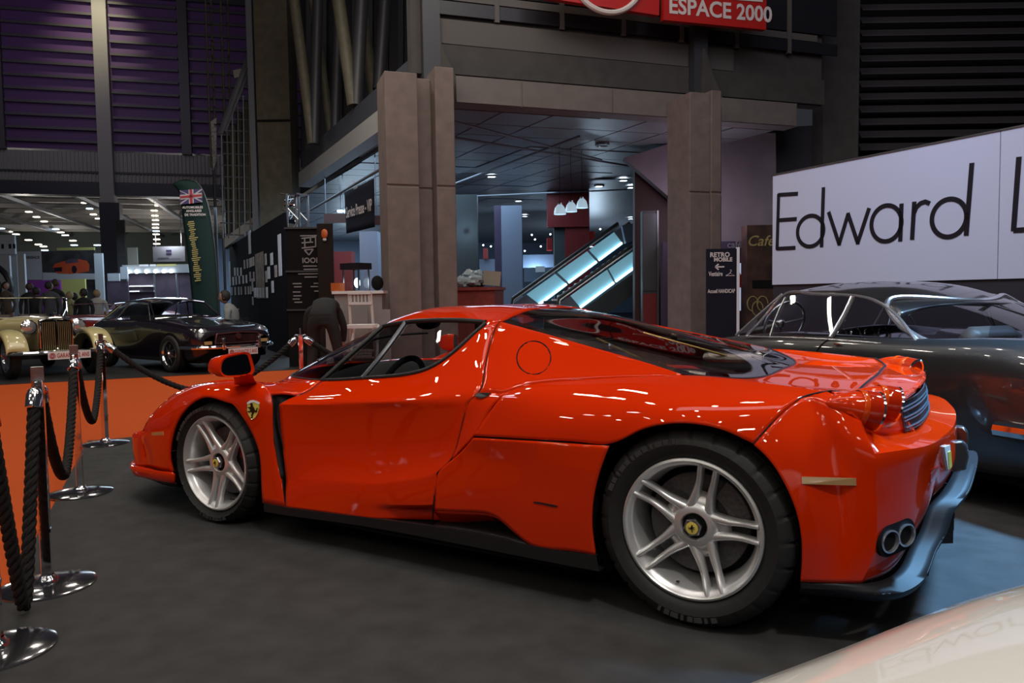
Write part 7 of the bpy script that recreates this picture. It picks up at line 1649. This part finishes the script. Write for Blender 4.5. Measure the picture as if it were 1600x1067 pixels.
hb('plum_poster', 168, 440, 201, 500, 33.5, 'poster_plum', 'dull plum picture panel left of the accessory stand', 'panel', True); hb('white_header', 168, 427, 186, 439, 33.4, 'stand_white', 'small white header above the plum picture panel')[0]
hb('small_text_panel', 188, 417, 199, 436, 33.3, 'stand_white', 'small white text panel beside the accessory stand canopy'); hb('timber_boards', 201, 387, 216, 500, 36, 'carton', 'tall leaning timber boards above the accessory stand', 'board', True)
hb('grey_column_panel', 184, 344, 197, 500, 36, 'concrete_dark', 'grey column rising behind the white text panel', 'column', True)
# ---- lamps of the next hall
emis('hall_lamp_warm', (1.0, .92, .74), 4.5); emis('hall_lamp_cool', (.62, .82, 1.0), 4.5)
lampm = MB(); lampm.box((-.30, -.18, -.06), (.30, .18, .06)); L0 = None
for (u, v, m) in [(18, 312, 'w'), (45, 331, 'w'), (57, 339, 'w'), (69, 346, 'w'), (87, 358, 'c'), (95, 363, 'w'), (102, 367.5, 'w'), (114, 376, 'w'), (116, 383, 'c'), (132, 317, 'w'), (140, 326, 'c'), (146, 335, 'w'), (154, 341.5, 'w'), (2, 357, 'c'), (14, 362, 'w'), (25, 366, 'w'), (44.5, 375, 'w'), (60, 382, 'w'), (68, 385, 'w'), (70, 391, 'c'), (152, 383, 'c'),
                  (246, 321, 'w'), (241, 329, 'w'), (242, 337, 'w'), (243, 344, 'w'), (243, 350.5, 'w'), (243, 356, 'w'), (244, 361, 'c'), (244, 366, 'w'), (245, 374, 'w'), (245, 381, 'w')]:
    p = QZ(u, v, 9.1); 
    if (p-CAM)@CF > 84: p = QD(u, v, 84)
    d = (p-CAM)@CF; sc = min(1.0, max(.5, d/85))
    if L0 is None: L0 = {'w': lampm.build('hall_lamp', 'hall_lamp_warm', smooth=False), 'c': None}; o = L0['w']; L0['wd'] = o.data; cm = o.data.copy(); cm.materials.clear(); cm.materials.append(MT['hall_lamp_cool']); L0['cd'] = cm
    else: o = bpy.data.objects.new('hall_lamp', L0[m+'d']); COL.objects.link(o)
    o.location = p; o.scale = (sc, sc, sc*.9); o.rotation_euler = (0, 0, YAW*-1)
    tag(o, 'small warm white ceiling lamp in the rows under the next hall roof' if m == 'w' else 'small cold bluish ceiling lamp in the rows under the next hall roof', 'lamp', 'lamp rows of the next hall')
